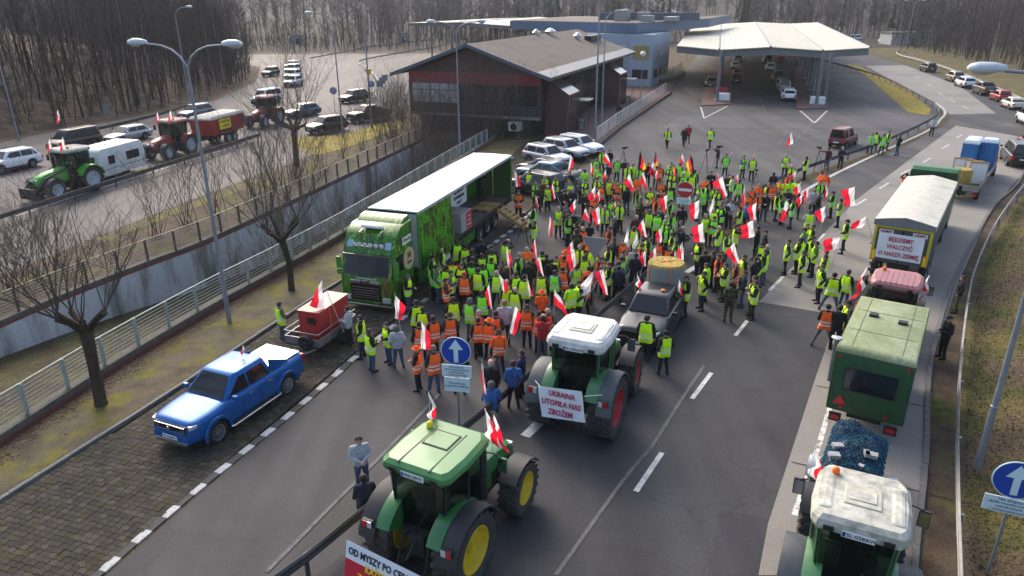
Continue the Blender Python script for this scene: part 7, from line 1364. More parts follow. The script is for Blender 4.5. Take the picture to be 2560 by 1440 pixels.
PEOPLE = [
(0.44,44.28,4.72,3,3,0,0,0,1.068,"orange vest by the truck rear and parked cars"),
(1.61,46.91,4.47,3,2,0,0,0,1.060,"green vest by the truck rear and parked cars"),
(1.74,45.84,4.62,3,0,5,0,0,1.022,"camouflage jacket by the truck rear and parked cars"),
(2.18,47.21,5.08,1,0,3,0,0,1.035,"maroon jacket by the truck rear and parked cars"),
(2.33,48.83,4.53,3,1,0,0,2,1.024,"yellow vest, second from left of 5 by the truck rear and parked cars"),
(2.37,46.13,4.66,6,1,0,0,3,0.993,"yellow vest, third from left of 5 by the truck rear and parked cars"),
(3.03,48.48,4.58,2,1,0,1,0,1.019,"yellow vest, fourth from left of 5 by the truck rear and parked cars"),
(4.07,49.63,4.53,0,0,0,0,0,1.055,"black jacket, rightmost of 2 by the truck rear and parked cars"),
(3.88,47.65,4.43,0,0,1,0,0,1.025,"grey jacket, rightmost of 2 by the truck rear and parked cars"),
(3.93,46.86,4.56,2,1,1,0,0,1.032,"yellow vest, rightmost of 5 by the truck rear and parked cars"),
(3.90,45.06,4.33,3,0,2,0,2,1.028,"dark navy jacket and grey hair by the truck rear and parked cars"),
(3.33,44.50,4.69,3,0,0,0,4,1.053,"black jacket, leftmost of 2 by the truck rear and parked cars"),
(4.68,48.28,-0.28,2,0,1,0,2,1.015,"grey jacket and grey hair beside the parked silver and white cars"),
(4.98,47.78,4.13,2,1,0,0,0,0.987,"yellow vest, leftmost of 6 beside the parked silver and white cars"),
(5.18,50.31,1.71,4,2,7,0,4,1.046,"green vest, leftmost of 6 beside the parked silver and white cars"),
(6.47,54.46,4.57,4,2,0,0,0,1.043,"green vest, second from left of 6 beside the parked silver and white cars"),
(7.24,57.45,4.66,1,1,0,0,0,1.028,"yellow vest, fourth from left of 6 beside the parked silver and white cars"),
(7.95,58.12,4.90,1,0,0,0,0,0.980,"black jacket, third from left of 4 beside the parked silver and white cars"),
(8.07,54.42,4.76,4,2,0,0,3,1.000,"green vest, rightmost of 6 beside the parked silver and white cars"),
(6.23,51.92,4.55,1,2,3,0,0,1.067,"green vest, third from left of 6 beside the parked silver and white cars"),
(6.24,50.28,4.40,0,2,1,0,0,1.087,"green vest, fourth from left of 6 beside the parked silver and white cars"),
(6.62,48.89,4.05,0,0,3,0,0,1.022,"maroon jacket beside the parked silver and white cars"),
(5.99,48.41,4.40,0,0,4,0,0,1.025,"pale grey hoodie beside the parked silver and white cars"),
(7.06,52.47,1.29,4,0,0,0,4,1.028,"black jacket, second from left of 4 beside the parked silver and white cars"),
(5.75,47.60,4.71,3,1,0,0,4,1.085,"yellow vest, second from left of 6 beside the parked silver and white cars"),
(5.95,46.20,4.06,0,3,0,0,0,1.024,"orange vest, second from left of 3 beside the parked silver and white cars"),
(6.58,47.43,4.64,0,1,0,0,0,1.061,"yellow vest, fifth from left of 6 beside the parked silver and white cars"),
(6.96,47.05,4.59,2,3,0,0,0,1.017,"orange vest, rightmost of 3 beside the parked silver and white cars"),
(4.63,44.19,4.66,3,0,0,0,0,0.990,"black jacket, leftmost of 4 beside the parked silver and white cars"),
(5.04,42.96,4.37,2,3,0,0,3,1.001,"orange vest, leftmost of 3 beside the parked silver and white cars"),
(5.33,41.92,4.79,1,1,1,0,0,0.922,"yellow vest, third from left of 6 beside the parked silver and white cars"),
(5.47,40.80,4.55,1,1,1,0,2,1.044,"yellow vest, fourth from left around the grey triangular sign"),
(6.11,42.67,4.57,3,2,0,0,4,0.959,"green vest, fifth from left of 6 beside the parked silver and white cars"),
(6.36,41.91,4.44,2,2,0,0,0,1.024,"green vest, leftmost of 3 near the black-red-gold flags"),
(5.82,38.83,3.16,3,0,0,0,2,0.999,"black jacket and grey hair, rightmost of 5 around the grey triangular sign"),
(3.28,41.70,4.06,4,0,1,0,0,1.000,"grey jacket, leftmost of 2 by the truck rear and parked cars"),
(3.10,40.01,0.43,2,0,3,1,0,0.987,"maroon jacket and blue jeans by the wooden steps"),
(2.72,40.37,4.65,6,1,1,0,2,1.072,"yellow vest and grey hair, rightmost of 3 by the wooden steps"),
(3.17,38.88,-0.41,3,2,0,3,0,1.069,"green vest and dark jeans, rightmost of 2 by the wooden steps"),
(3.59,39.66,4.58,3,0,0,0,0,1.017,"black jacket by the wooden steps"),
(3.85,38.64,5.01,3,0,5,0,0,1.021,"camouflage jacket, rightmost of 2 around the grey triangular sign"),
(1.26,40.58,3.07,3,2,0,0,0,1.072,"green vest, leftmost of 2 by the wooden steps"),
(1.25,38.15,3.00,5,1,0,3,0,0.961,"yellow vest and dark jeans, second from left of 3 by the wooden steps"),
(1.29,50.22,4.53,1,1,0,0,0,1.039,"yellow vest, leftmost of 5 by the truck rear and parked cars"),
(8.61,54.00,4.52,3,0,0,0,0,1.029,"black jacket, rightmost of 4 beside the parked silver and white cars"),
(8.49,51.86,4.30,0,1,3,0,0,1.050,"yellow vest, third from left of 4 near the black-red-gold flags"),
(8.87,52.05,4.33,0,1,7,0,0,1.058,"yellow vest, rightmost of 4 near the black-red-gold flags"),
(8.53,48.02,4.82,3,3,6,4,0,1.046,"orange vest and brown trousers, second from left of 4 near the black-red-gold flags"),
(9.24,51.29,4.21,4,2,0,0,0,1.040,"green vest, rightmost of 3 near the black-red-gold flags"),
(10.11,52.78,4.52,6,0,0,0,0,1.011,"black jacket, rightmost of 2 near the black-red-gold flags"),
(10.73,52.57,4.40,3,0,3,0,0,1.041,"maroon jacket near the black-red-gold flags"),
(10.78,51.81,4.52,0,3,3,0,0,1.052,"orange vest, third from left of 4 near the black-red-gold flags"),
(9.99,47.03,4.46,3,3,3,0,0,1.018,"orange vest, rightmost of 4 near the black-red-gold flags"),
(7.04,47.46,4.85,0,1,0,0,0,1.013,"yellow vest, rightmost of 6 beside the parked silver and white cars"),
(6.97,46.18,4.71,2,3,0,0,0,1.003,"orange vest, leftmost of 4 near the black-red-gold flags"),
(7.38,47.09,4.77,1,1,0,0,0,1.033,"yellow vest, second from left of 4 near the black-red-gold flags"),
(7.42,45.13,1.31,0,0,0,1,0,1.075,"black jacket and blue jeans, leftmost of 2 near the black-red-gold flags"),
(8.04,44.68,-0.24,0,2,0,3,0,1.022,"green vest and dark jeans, second from left of 3 near the black-red-gold flags"),
(8.86,44.95,4.66,3,1,0,0,4,1.037,"yellow vest and black cap, rightmost of 2 behind the red no-entry sign"),
(11.86,52.93,4.34,0,1,7,0,0,1.011,"yellow vest, leftmost of 6 in front of the gold-stripe flags at right"),
(11.43,51.24,4.21,2,2,0,0,0,1.063,"green vest, leftmost of 6 in front of the gold-stripe flags at right"),
(11.83,51.97,4.66,4,0,1,0,0,1.020,"grey jacket in front of the gold-stripe flags at right"),
(11.19,49.30,4.35,2,1,0,0,0,1.058,"yellow vest, second from left in front of the gold-stripe flags at right"),
(12.48,52.72,0.82,0,2,1,0,0,1.007,"green vest, second from left in front of the gold-stripe flags at right"),
(12.50,51.03,4.74,3,1,7,0,0,1.023,"yellow vest, fourth from left in front of the gold-stripe flags at right"),
(11.77,48.61,1.72,2,2,0,0,2,1.104,"green vest, third from left in front of the gold-stripe flags at right"),
(12.45,48.93,1.44,1,1,0,0,0,1.050,"yellow vest, fifth from left in front of the gold-stripe flags at right"),
(12.93,50.12,0.92,1,2,0,1,0,1.048,"green vest, fourth from left in front of the gold-stripe flags at right"),
(11.39,47.00,4.32,0,1,0,0,4,1.040,"yellow vest, third from left in front of the gold-stripe flags at right"),
(10.29,45.51,1.16,1,2,0,0,0,0.998,"green vest, leftmost of 2 behind the red no-entry sign"),
(9.08,43.68,1.49,1,3,6,0,0,0.988,"orange vest, rightmost of 2 behind the red no-entry sign"),
(8.11,41.73,4.59,3,0,0,0,2,1.020,"black jacket, second from left behind the red no-entry sign"),
(7.83,42.38,3.24,3,0,5,0,0,1.060,"camouflage jacket behind the red no-entry sign"),
(8.71,42.10,-0.15,1,3,0,0,0,1.102,"orange vest, leftmost of 2 behind the red no-entry sign"),
(7.83,40.51,4.54,2,0,0,0,0,0.948,"black jacket, leftmost of 3 behind the red no-entry sign"),
(7.92,39.92,1.14,3,1,2,0,6,1.039,"yellow vest and grey hood, leftmost of 2 behind the red no-entry sign"),
(8.63,40.62,4.86,1,0,2,0,0,0.969,"dark navy jacket behind the red no-entry sign"),
(9.50,41.71,-0.35,0,2,0,0,4,1.080,"green vest and black cap, rightmost of 2 behind the red no-entry sign"),
(9.10,39.33,2.46,0,2,0,0,0,1.033,"green vest, fourth from left of 5 below the red no-entry sign"),
(8.53,38.24,4.43,1,2,0,0,2,1.081,"green vest, second from left below the red no-entry sign"),
(8.25,39.12,4.22,0,2,0,0,4,1.079,"green vest and black cap, leftmost of 5 below the red no-entry sign"),
(7.02,38.92,4.56,0,0,3,0,3,1.008,"maroon jacket and bald head below the red no-entry sign"),
(10.00,40.83,1.33,0,0,0,0,0,0.999,"black jacket, rightmost of 3 behind the red no-entry sign"),
(11.66,43.91,-0.30,0,0,1,0,3,1.018,"grey jacket and bald head behind the red no-entry sign"),
(12.21,45.76,4.59,3,1,0,0,0,1.034,"yellow vest, rightmost of 6 in front of the gold-stripe flags at right"),
(13.07,47.60,4.37,1,3,6,0,0,1.042,"orange vest in front of the gold-stripe flags at right"),
(12.72,45.75,-0.01,0,2,0,0,0,1.055,"green vest, rightmost of 6 in front of the gold-stripe flags at right"),
(12.18,44.74,1.65,1,2,1,0,0,1.032,"green vest, fifth from left in front of the gold-stripe flags at right"),
(13.96,49.58,4.41,2,0,0,0,0,1.053,"black jacket in front of the gold-stripe flags at right"),
(13.14,45.59,4.49,1,1,0,0,0,1.003,"yellow vest, second from left of 10 behind the round no-entry sign to right"),
(13.04,44.50,4.25,2,1,0,0,0,1.055,"yellow vest, fifth from left of 10 behind the round no-entry sign to right"),
(12.48,41.28,-0.23,0,1,2,0,0,1.062,"yellow vest, seventh from left of 10 behind the round no-entry sign to right"),
(11.72,40.20,4.13,0,1,0,0,0,1.038,"yellow vest, third from left of 10 behind the round no-entry sign to right"),
(10.89,38.95,4.50,0,1,0,0,2,1.038,"yellow vest, leftmost of 10 behind the round no-entry sign to right"),
(11.30,38.61,4.35,2,2,0,0,4,1.004,"green vest, leftmost of 2 behind the round no-entry sign to right"),
(6.44,41.50,4.56,4,1,0,0,0,1.057,"yellow vest, leftmost of 4 near the black-red-gold flags"),
(17.01,59.05,2.96,5,0,0,2,4,1.010,"black jacket, leftmost of 2 at the edge of plaza near tripods"),
(16.74,55.77,4.54,4,2,0,3,0,1.022,"green vest, leftmost of 4 at the edge of plaza near tripods"),
(17.95,55.24,5.05,2,2,1,0,0,1.016,"green vest, rightmost of 4 at the edge of plaza near tripods"),
(18.47,54.63,4.44,0,1,0,0,0,1.024,"yellow vest at the edge of plaza near tripods"),
(21.41,55.77,4.35,6,1,1,0,2,1.001,"yellow vest, fourth from left by the median guardrail at right"),
(20.33,51.64,4.46,4,1,0,0,3,1.039,"yellow vest, sixth from left by the median guardrail at right"),
(22.52,54.53,2.44,3,1,0,0,0,1.041,"yellow vest, rightmost of 8 by the median guardrail at right"),
(25.72,58.23,0.85,7,0,3,1,0,1.019,"maroon jacket and blue jeans near the maroon van"),
(26.88,58.34,4.72,3,0,2,0,2,1.047,"dark navy jacket and grey hair near the maroon van"),
(18.98,51.25,1.51,10,0,0,0,0,1.044,"black jacket, rightmost of 2 by the median guardrail at right"),
(18.04,47.34,4.36,2,1,6,0,0,1.004,"yellow vest, third from left of 8 by the median guardrail at right"),
(19.09,48.82,4.18,1,3,3,0,0,1.035,"orange vest, third from left of 4 by the median guardrail at right"),
(21.70,49.74,2.70,2,3,6,0,0,1.019,"orange vest, rightmost of 4 by the median guardrail at right"),
(21.77,49.15,4.09,0,3,6,0,0,1.044,"orange vest at the right tip of crowd"),
(20.45,46.74,4.50,1,2,0,0,0,1.019,"green vest, leftmost of 2 at the right tip of crowd"),
(19.13,44.38,1.41,3,0,4,0,1,1.062,"pale grey hoodie and fair hair at the right tip of crowd"),
(19.27,43.90,2.49,2,0,0,1,0,0.977,"black jacket and blue jeans at the right tip of crowd"),
(20.28,44.20,2.53,3,2,0,0,4,0.988,"green vest and black cap, rightmost of 2 at the right tip of crowd"),
(19.88,42.19,2.61,3,1,1,0,0,1.025,"yellow vest, fourth from left of 5 at the right tip of crowd"),
(17.06,39.71,1.15,1,1,4,0,6,1.028,"yellow vest, second from left at the right tip of crowd"),
(16.91,41.95,2.78,2,2,0,3,4,1.060,"green vest and black cap, rightmost of 2 by the median guardrail at right"),
(16.63,42.86,-0.65,2,2,0,0,0,1.023,"green vest, leftmost of 2 by the median guardrail at right"),
(16.55,43.63,-0.34,0,1,0,0,4,1.036,"yellow vest, second from left by the median guardrail at right"),
(15.80,43.65,4.47,3,0,0,1,0,1.032,"black jacket and blue jeans, leftmost of 2 by the median guardrail at right"),
(17.70,45.07,4.62,3,0,2,0,0,0.967,"dark navy jacket by the median guardrail at right"),
(19.06,47.32,3.98,0,1,7,0,1,1.004,"yellow vest, seventh from left by the median guardrail at right"),
(18.51,46.96,4.62,1,1,7,0,0,1.029,"yellow vest, fifth from left of 8 by the median guardrail at right"),
(17.02,45.92,4.64,0,3,0,0,0,1.061,"orange vest, second from left of 4 by the median guardrail at right"),
(16.87,46.31,3.94,0,1,0,0,1,1.011,"yellow vest and fair hair, leftmost of 8 by the median guardrail at right"),
(16.20,46.13,4.45,0,3,6,0,1,1.010,"orange vest and fair hair, leftmost of 4 by the median guardrail at right"),
(15.39,45.12,4.24,2,3,0,0,0,1.004,"orange vest, second from left of 3 behind the round no-entry sign to right"),
(15.23,43.35,4.37,4,3,0,0,0,1.071,"orange vest, rightmost of 3 behind the round no-entry sign to right"),
(13.24,42.18,3.87,2,0,4,3,0,1.003,"pale grey hoodie and dark jeans behind the round no-entry sign to right"),
(12.28,40.91,3.83,2,2,0,0,0,1.030,"green vest, rightmost of 2 behind the round no-entry sign to right"),
(12.85,41.89,4.73,2,0,2,0,0,0.965,"dark navy jacket behind the round no-entry sign to right"),
(13.39,40.74,2.69,3,1,0,0,4,0.983,"yellow vest, rightmost of 10 behind the round no-entry sign to right"),
(14.06,41.72,2.69,3,0,9,0,0,0.998,"blue jacket behind the round no-entry sign to right"),
(15.16,47.04,1.38,1,2,0,0,0,1.055,"green vest, third from left of 4 at the edge of plaza near tripods"),
(15.03,48.15,2.97,3,2,4,1,0,1.060,"green vest, second from left of 4 at the edge of plaza near tripods"),
(14.96,48.91,4.65,3,0,0,0,0,1.012,"black jacket, rightmost of 2 at the edge of plaza near tripods"),
(13.12,44.91,4.06,2,1,0,0,4,0.999,"yellow vest, fourth from left of 10 behind the round no-entry sign to right"),
(18.03,44.08,1.42,1,0,3,3,0,1.068,"maroon jacket and dark jeans by the median guardrail at right"),
(14.65,43.52,4.22,1,3,6,0,0,1.017,"orange vest, leftmost of 3 behind the round no-entry sign to right"),
(0.74,33.44,1.71,1,3,6,0,2,1.000,"orange vest and grey hair by the wooden steps"),
(0.38,32.78,1.35,4,2,1,0,2,0.978,"green vest, second from left left of the triangular sign"),
(0.29,31.83,0.17,1,2,0,0,0,0.998,"green vest, leftmost of 3 left of the triangular sign"),
(0.77,31.34,1.69,1,0,0,0,0,1.014,"black jacket, second from left of 5 left of the triangular sign"),
(1.00,31.69,1.32,1,0,0,0,0,1.034,"black jacket, third from left of 5 left of the triangular sign"),
(1.46,32.76,1.38,4,1,0,0,0,1.021,"yellow vest, eighth from left of 10 left of the triangular sign"),
(1.64,32.28,1.54,3,0,0,0,4,1.013,"black jacket, fourth from left left of the triangular sign"),
(1.86,31.57,1.22,4,0,0,0,0,1.035,"black jacket, rightmost of 5 left of the triangular sign"),
(2.08,32.12,4.23,0,1,8,0,0,0.999,"yellow vest, ninth from left of 10 left of the triangular sign"),
(2.46,31.94,1.15,4,3,5,0,0,1.036,"orange vest, rightmost of 3 left of the triangular sign"),
(2.59,33.08,1.59,0,3,6,0,7,0.969,"orange vest and orange hat, leftmost of 6 around the grey triangular sign"),
(2.31,30.45,1.34,1,3,2,3,0,1.034,"orange vest, second from left left of the triangular sign"),
(1.93,30.24,1.28,0,2,9,0,0,0.988,"green vest, rightmost of 3 left of the triangular sign"),
(2.94,30.88,1.89,1,2,1,0,0,1.015,"green vest around the grey triangular sign"),
(3.42,32.17,1.76,1,1,0,0,0,0.997,"yellow vest, second from left of 5 around the grey triangular sign"),
(3.76,36.40,1.60,0,3,0,0,3,1.073,"orange vest, second from left around the grey triangular sign"),
(3.34,33.65,4.75,0,1,0,0,2,1.016,"yellow vest and grey hair, leftmost of 5 around the grey triangular sign"),
(3.90,34.25,4.51,2,3,0,0,0,1.059,"orange vest, fourth from left of 6 around the grey triangular sign"),
(3.97,33.39,4.58,0,1,0,0,4,1.017,"yellow vest, third from left around the grey triangular sign"),
(5.14,36.28,2.96,0,3,3,0,0,1.096,"orange vest, rightmost of 6 around the grey triangular sign"),
(5.14,34.59,2.81,4,0,0,0,0,1.061,"black jacket, fourth from left of 5 around the grey triangular sign"),
(4.91,33.89,3.20,2,0,0,0,6,1.031,"black jacket, third from left around the grey triangular sign"),
(4.73,33.38,2.94,3,1,2,0,0,1.038,"yellow vest, rightmost of 5 around the grey triangular sign"),
(4.30,31.39,4.35,3,0,1,0,0,0.991,"grey jacket around the grey triangular sign"),
(3.48,30.43,1.24,0,3,6,0,0,1.054,"orange vest, third from left of 6 around the grey triangular sign"),
(3.21,29.39,1.53,4,3,5,0,0,1.022,"orange vest, leftmost of 2 left of the hay bale pickup"),
(2.89,28.54,3.39,1,1,0,0,4,1.071,"yellow vest and black cap, leftmost of 2 left of the hay bale pickup"),
(2.51,28.23,1.91,1,1,7,0,0,1.071,"yellow vest, rightmost of 10 left of the triangular sign"),
(1.31,29.90,1.44,4,1,3,0,4,1.004,"yellow vest, seventh from left left of the triangular sign"),
(0.55,29.30,1.46,3,1,0,0,4,1.073,"yellow vest, sixth from left left of the triangular sign"),
(0.15,29.92,1.95,0,1,0,0,0,1.011,"yellow vest, fifth from left of 10 left of the triangular sign"),
(1.25,28.00,1.54,3,0,6,0,7,0.954,"orange jacket and orange hat left of the triangular sign"),
(0.13,28.07,1.32,3,1,0,0,3,1.015,"yellow vest, fourth from left left of the triangular sign"),
(4.50,31.02,2.79,1,1,0,0,4,1.031,"yellow vest and black cap, rightmost of 2 left of the hay bale pickup"),
(4.88,30.74,1.29,1,0,2,0,0,0.995,"dark navy jacket left of the hay bale pickup"),
(4.13,31.92,4.37,0,3,0,0,0,0.991,"orange vest, fifth from left of 6 around the grey triangular sign"),
(3.37,35.92,1.68,3,0,5,0,0,1.087,"camouflage jacket, leftmost of 2 around the grey triangular sign"),
(3.73,37.31,2.94,0,0,0,0,0,1.034,"black jacket, leftmost of 5 around the grey triangular sign"),
(4.20,37.51,1.74,3,0,0,0,0,1.009,"black jacket, second from left of 5 around the grey triangular sign"),
(6.57,36.75,1.16,3,1,5,0,0,1.008,"yellow vest, second from left on the far side of the hay bale"),
(5.57,34.23,4.65,0,3,0,0,0,1.062,"orange vest, leftmost of 4 on the far side of the hay bale"),
(5.42,32.86,-0.19,0,1,1,0,0,1.016,"yellow vest, leftmost of 3 on the far side of the hay bale"),
(5.20,32.22,-0.15,2,3,1,0,0,0.992,"orange vest, rightmost of 2 left of the hay bale pickup"),
(5.15,31.75,1.30,4,2,1,3,0,1.048,"green vest and dark jeans left of the hay bale pickup"),
(4.91,31.16,1.53,4,0,1,0,0,1.035,"grey jacket left of the hay bale pickup"),
(5.98,33.19,1.23,4,0,4,0,2,1.029,"pale grey hoodie and grey hair on the far side of the hay bale"),
(5.88,32.21,1.27,4,0,2,3,0,1.051,"dark navy jacket and dark jeans on the far side of the hay bale"),
(6.39,33.52,4.14,0,3,0,0,4,1.047,"orange vest, second from left on the far side of the hay bale"),
(6.58,34.30,4.27,0,1,0,0,4,1.076,"yellow vest, rightmost of 3 on the far side of the hay bale"),
(6.92,34.83,-0.03,0,2,0,0,0,1.063,"green vest on the far side of the hay bale"),
(7.45,34.37,0.91,0,3,0,0,0,1.004,"orange vest, third from left on the far side of the hay bale"),
(7.70,33.41,4.54,2,3,0,0,0,1.048,"orange vest, rightmost of 4 on the far side of the hay bale"),
(8.33,35.65,2.81,0,1,0,0,4,1.004,"yellow vest, second from left below the red no-entry sign"),
(8.24,34.27,2.80,2,2,0,0,0,1.021,"green vest, rightmost of 5 below the red no-entry sign"),
(8.48,37.22,4.57,0,2,0,0,4,0.994,"green vest, third from left below the red no-entry sign"),
(8.38,37.84,4.36,1,1,0,0,2,1.022,"yellow vest and grey hair, leftmost of 3 below the red no-entry sign"),
(9.13,36.70,-0.24,6,0,0,0,2,1.013,"black jacket and grey hair, rightmost of 2 below the red no-entry sign"),
(9.21,37.42,3.03,3,0,0,0,0,1.087,"black jacket, leftmost of 2 below the red no-entry sign"),
(7.65,32.50,1.00,4,0,0,0,0,1.004,"black jacket on the far side of the hay bale"),
(9.38,34.25,3.31,3,1,0,0,6,1.017,"yellow vest and grey hood, rightmost of 3 below the red no-entry sign"),
(9.31,32.73,1.53,4,0,0,0,0,1.020,"black jacket, leftmost of 4 right of the hay bale pickup"),
(9.63,32.46,2.68,3,0,0,0,0,1.049,"black jacket, second from left of 4 right of the hay bale pickup"),
(9.72,31.91,2.87,0,3,0,0,0,1.069,"orange vest right of the hay bale pickup"),
(10.08,32.68,3.07,1,0,0,0,0,0.994,"black jacket, third from left of 4 right of the hay bale pickup"),
(8.91,30.79,2.87,3,1,7,0,0,1.047,"yellow vest, third from left of 4 right of the hay bale pickup"),
(8.50,29.73,3.23,4,1,0,3,0,1.043,"yellow vest, second from left right of the hay bale pickup"),
(7.57,29.00,3.28,3,1,0,3,0,1.095,"yellow vest and dark jeans, leftmost of 4 right of the hay bale pickup"),
(11.02,36.57,2.61,2,1,2,2,3,1.049,"yellow vest, sixth from left of 10 behind the round no-entry sign to right"),
(12.03,36.91,-0.20,5,1,0,0,0,1.021,"yellow vest, ninth from left of 10 behind the round no-entry sign to right"),
(11.11,35.41,-0.41,3,1,2,3,0,1.041,"yellow vest, eighth from left of 10 behind the round no-entry sign to right"),
(13.01,36.42,2.50,2,0,0,0,0,1.057,"black jacket behind the round no-entry sign to right"),
(13.24,35.83,2.85,4,0,0,0,4,1.031,"black jacket and black cap on the pale lane by white dash"),
(12.39,33.76,1.31,4,1,0,0,4,1.057,"yellow vest, leftmost of 11 on the pale lane by white dash"),
(12.50,33.35,2.81,4,1,0,0,3,1.062,"yellow vest, second from left of 11 on the pale lane by white dash"),
(12.13,32.56,2.54,4,1,0,1,0,1.069,"yellow vest, rightmost of 5 in the knot right of the hay bale"),
(11.72,32.18,3.12,0,1,2,3,4,1.020,"yellow vest, fourth from left in the knot right of the hay bale"),
(11.44,31.81,2.44,2,0,0,0,0,1.000,"black jacket in the knot right of the hay bale"),
(10.93,31.91,3.14,0,1,0,0,0,1.051,"yellow vest, leftmost of 5 in the knot right of the hay bale"),
(10.36,31.09,2.64,1,3,0,0,3,1.016,"orange vest and bald head in the knot right of the hay bale"),
(10.41,30.05,2.82,0,0,2,1,0,0.981,"dark navy jacket and blue jeans in the knot right of the hay bale"),
(9.31,28.37,1.48,3,0,5,5,4,1.049,"camouflage jacket and black cap right of the hay bale pickup"),
(10.45,28.67,3.01,2,1,0,0,0,1.018,"yellow vest, third from left in the knot right of the hay bale"),
(10.54,29.14,2.54,2,1,0,0,0,1.039,"yellow vest, second from left in the knot right of the hay bale"),
(9.73,30.75,3.08,2,1,0,0,0,1.063,"yellow vest, rightmost of 4 right of the hay bale pickup"),
(10.02,32.26,2.88,2,0,0,0,0,0.999,"black jacket, rightmost of 4 right of the hay bale pickup"),
(13.82,34.16,2.85,4,1,2,0,0,1.052,"yellow vest, third from left of 11 on the pale lane by white dash"),
(14.39,34.26,2.78,2,1,0,0,0,1.049,"yellow vest, fourth from left of 11 on the pale lane by white dash"),
(14.65,34.68,2.55,4,1,0,0,0,1.012,"yellow vest, fifth from left of 11 on the pale lane by white dash"),
(13.93,32.44,2.65,4,1,0,3,0,1.051,"yellow vest, sixth from left of 11 on the pale lane by white dash"),
(15.32,36.02,2.74,4,2,1,0,4,1.051,"green vest and black cap on the pale lane by white dash"),
(16.05,36.77,2.92,1,1,0,0,0,1.033,"yellow vest, third from left of 5 at the right tip of crowd"),
(15.92,37.16,4.35,2,1,0,0,0,0.987,"yellow vest, leftmost of 5 at the right tip of crowd"),
(15.08,33.82,2.71,4,1,8,0,0,1.056,"yellow vest, eighth from left of 11 on the pale lane by white dash"),
(15.21,34.56,-0.41,6,1,0,0,0,1.062,"yellow vest, seventh from left of 11 on the pale lane by white dash"),
(15.07,32.61,2.58,0,1,0,0,0,1.037,"yellow vest, rightmost of 11 on the pale lane by white dash"),
(14.71,31.85,2.55,2,1,0,0,0,1.045,"yellow vest, tenth from left of 11 on the pale lane by white dash"),
(14.04,30.51,3.05,4,1,0,0,0,1.040,"yellow vest, ninth from left of 11 on the pale lane by white dash"),
(14.16,29.49,1.13,9,1,0,2,4,1.038,"yellow vest and black cap, leftmost of 3 beside the red tractor"),
(14.95,29.89,0.63,1,1,0,1,0,1.033,"yellow vest and blue jeans, second from left of 3 beside the red tractor"),
(18.22,37.54,2.70,9,1,0,3,4,1.060,"yellow vest and black cap, rightmost of 5 at the right tip of crowd"),
(12.42,25.93,1.20,9,3,0,2,4,1.055,"orange vest and black cap beside the red tractor"),
(13.36,26.24,3.03,3,1,1,0,4,1.074,"yellow vest and black cap, rightmost of 3 beside the red tractor"),
(-4.65,29.82,-0.18,3,1,0,1,6,1.000,"yellow vest, second from left by the truck cab door"),
(-3.75,31.72,-0.04,3,2,0,0,4,1.112,"green vest and black cap, leftmost of 6 beside the open truck curtain"),
(-3.66,31.10,0.25,3,2,0,0,4,0.956,"green vest, second from left beside the open truck curtain"),
(-3.42,30.75,0.11,4,2,1,1,0,1.054,"green vest, third from left beside the open truck curtain"),
(-3.43,33.32,-0.04,0,1,0,0,3,1.010,"yellow vest and bald head, leftmost of 11 beside the open truck curtain"),
(-2.76,34.40,1.87,0,1,0,0,0,1.041,"yellow vest, fifth from left of 11 beside the open truck curtain"),
(-2.31,33.75,1.62,0,1,0,0,4,1.029,"yellow vest, seventh from left beside the open truck curtain"),
(-2.75,31.46,1.64,4,1,6,0,0,1.025,"yellow vest, fourth from left of 11 beside the open truck curtain"),
(-2.23,31.87,0.14,4,1,0,0,0,1.032,"yellow vest, eighth from left of 11 beside the open truck curtain"),
(-1.91,32.60,1.81,4,0,0,0,0,1.107,"black jacket, leftmost of 4 beside the open truck curtain"),
(-1.82,31.76,1.49,1,0,0,0,0,1.059,"black jacket, second from left of 4 beside the open truck curtain"),
(-1.54,34.56,1.67,1,0,0,0,0,1.027,"black jacket, third from left of 4 beside the open truck curtain"),
(-1.44,32.59,1.62,4,1,0,0,0,0.988,"yellow vest, tenth from left of 11 beside the open truck curtain"),
(-1.01,33.55,1.76,4,0,0,0,0,1.043,"black jacket, rightmost of 4 beside the open truck curtain"),
(-0.97,32.93,1.76,1,1,0,0,0,1.050,"yellow vest, rightmost of 11 beside the open truck curtain"),
(-0.96,31.84,1.23,4,2,0,0,0,1.018,"green vest, rightmost of 6 beside the open truck curtain"),
(-1.34,30.74,1.78,3,2,0,0,0,1.074,"green vest, fifth from left of 6 beside the open truck curtain"),
(-0.30,34.17,1.19,5,1,0,0,0,1.076,"yellow vest, leftmost of 3 by the wooden steps"),
(-2.31,30.91,4.70,2,1,0,0,0,1.045,"yellow vest, sixth from left of 11 beside the open truck curtain"),
(-1.86,31.21,1.41,3,2,0,0,0,1.042,"green vest, fourth from left of 6 beside the open truck curtain"),
(-2.11,29.85,1.47,1,3,5,0,5,1.033,"orange vest and red cap beside the open truck curtain"),
(-2.72,30.08,-0.28,2,1,1,0,0,1.028,"yellow vest, third from left of 11 beside the open truck curtain"),
(-3.00,30.76,1.73,1,1,0,0,0,1.027,"yellow vest, second from left of 11 beside the open truck curtain"),
(-2.88,29.15,0.09,2,3,5,0,0,1.024,"orange vest, leftmost of 2 in the rows facing the truck"),
(-1.52,30.36,1.26,4,1,0,0,0,1.040,"yellow vest, ninth from left of 11 beside the open truck curtain"),
(-0.69,30.13,1.55,1,1,0,0,3,1.018,"yellow vest and bald head, leftmost of 10 left of the triangular sign"),
(-0.24,29.05,1.26,0,1,0,0,3,0.998,"yellow vest, second from left left of the triangular sign"),
(-0.28,31.51,1.90,4,3,0,0,0,0.988,"orange vest, leftmost of 3 left of the triangular sign"),
(-0.29,30.95,-0.42,4,0,0,0,0,1.043,"black jacket, leftmost of 5 left of the triangular sign"),
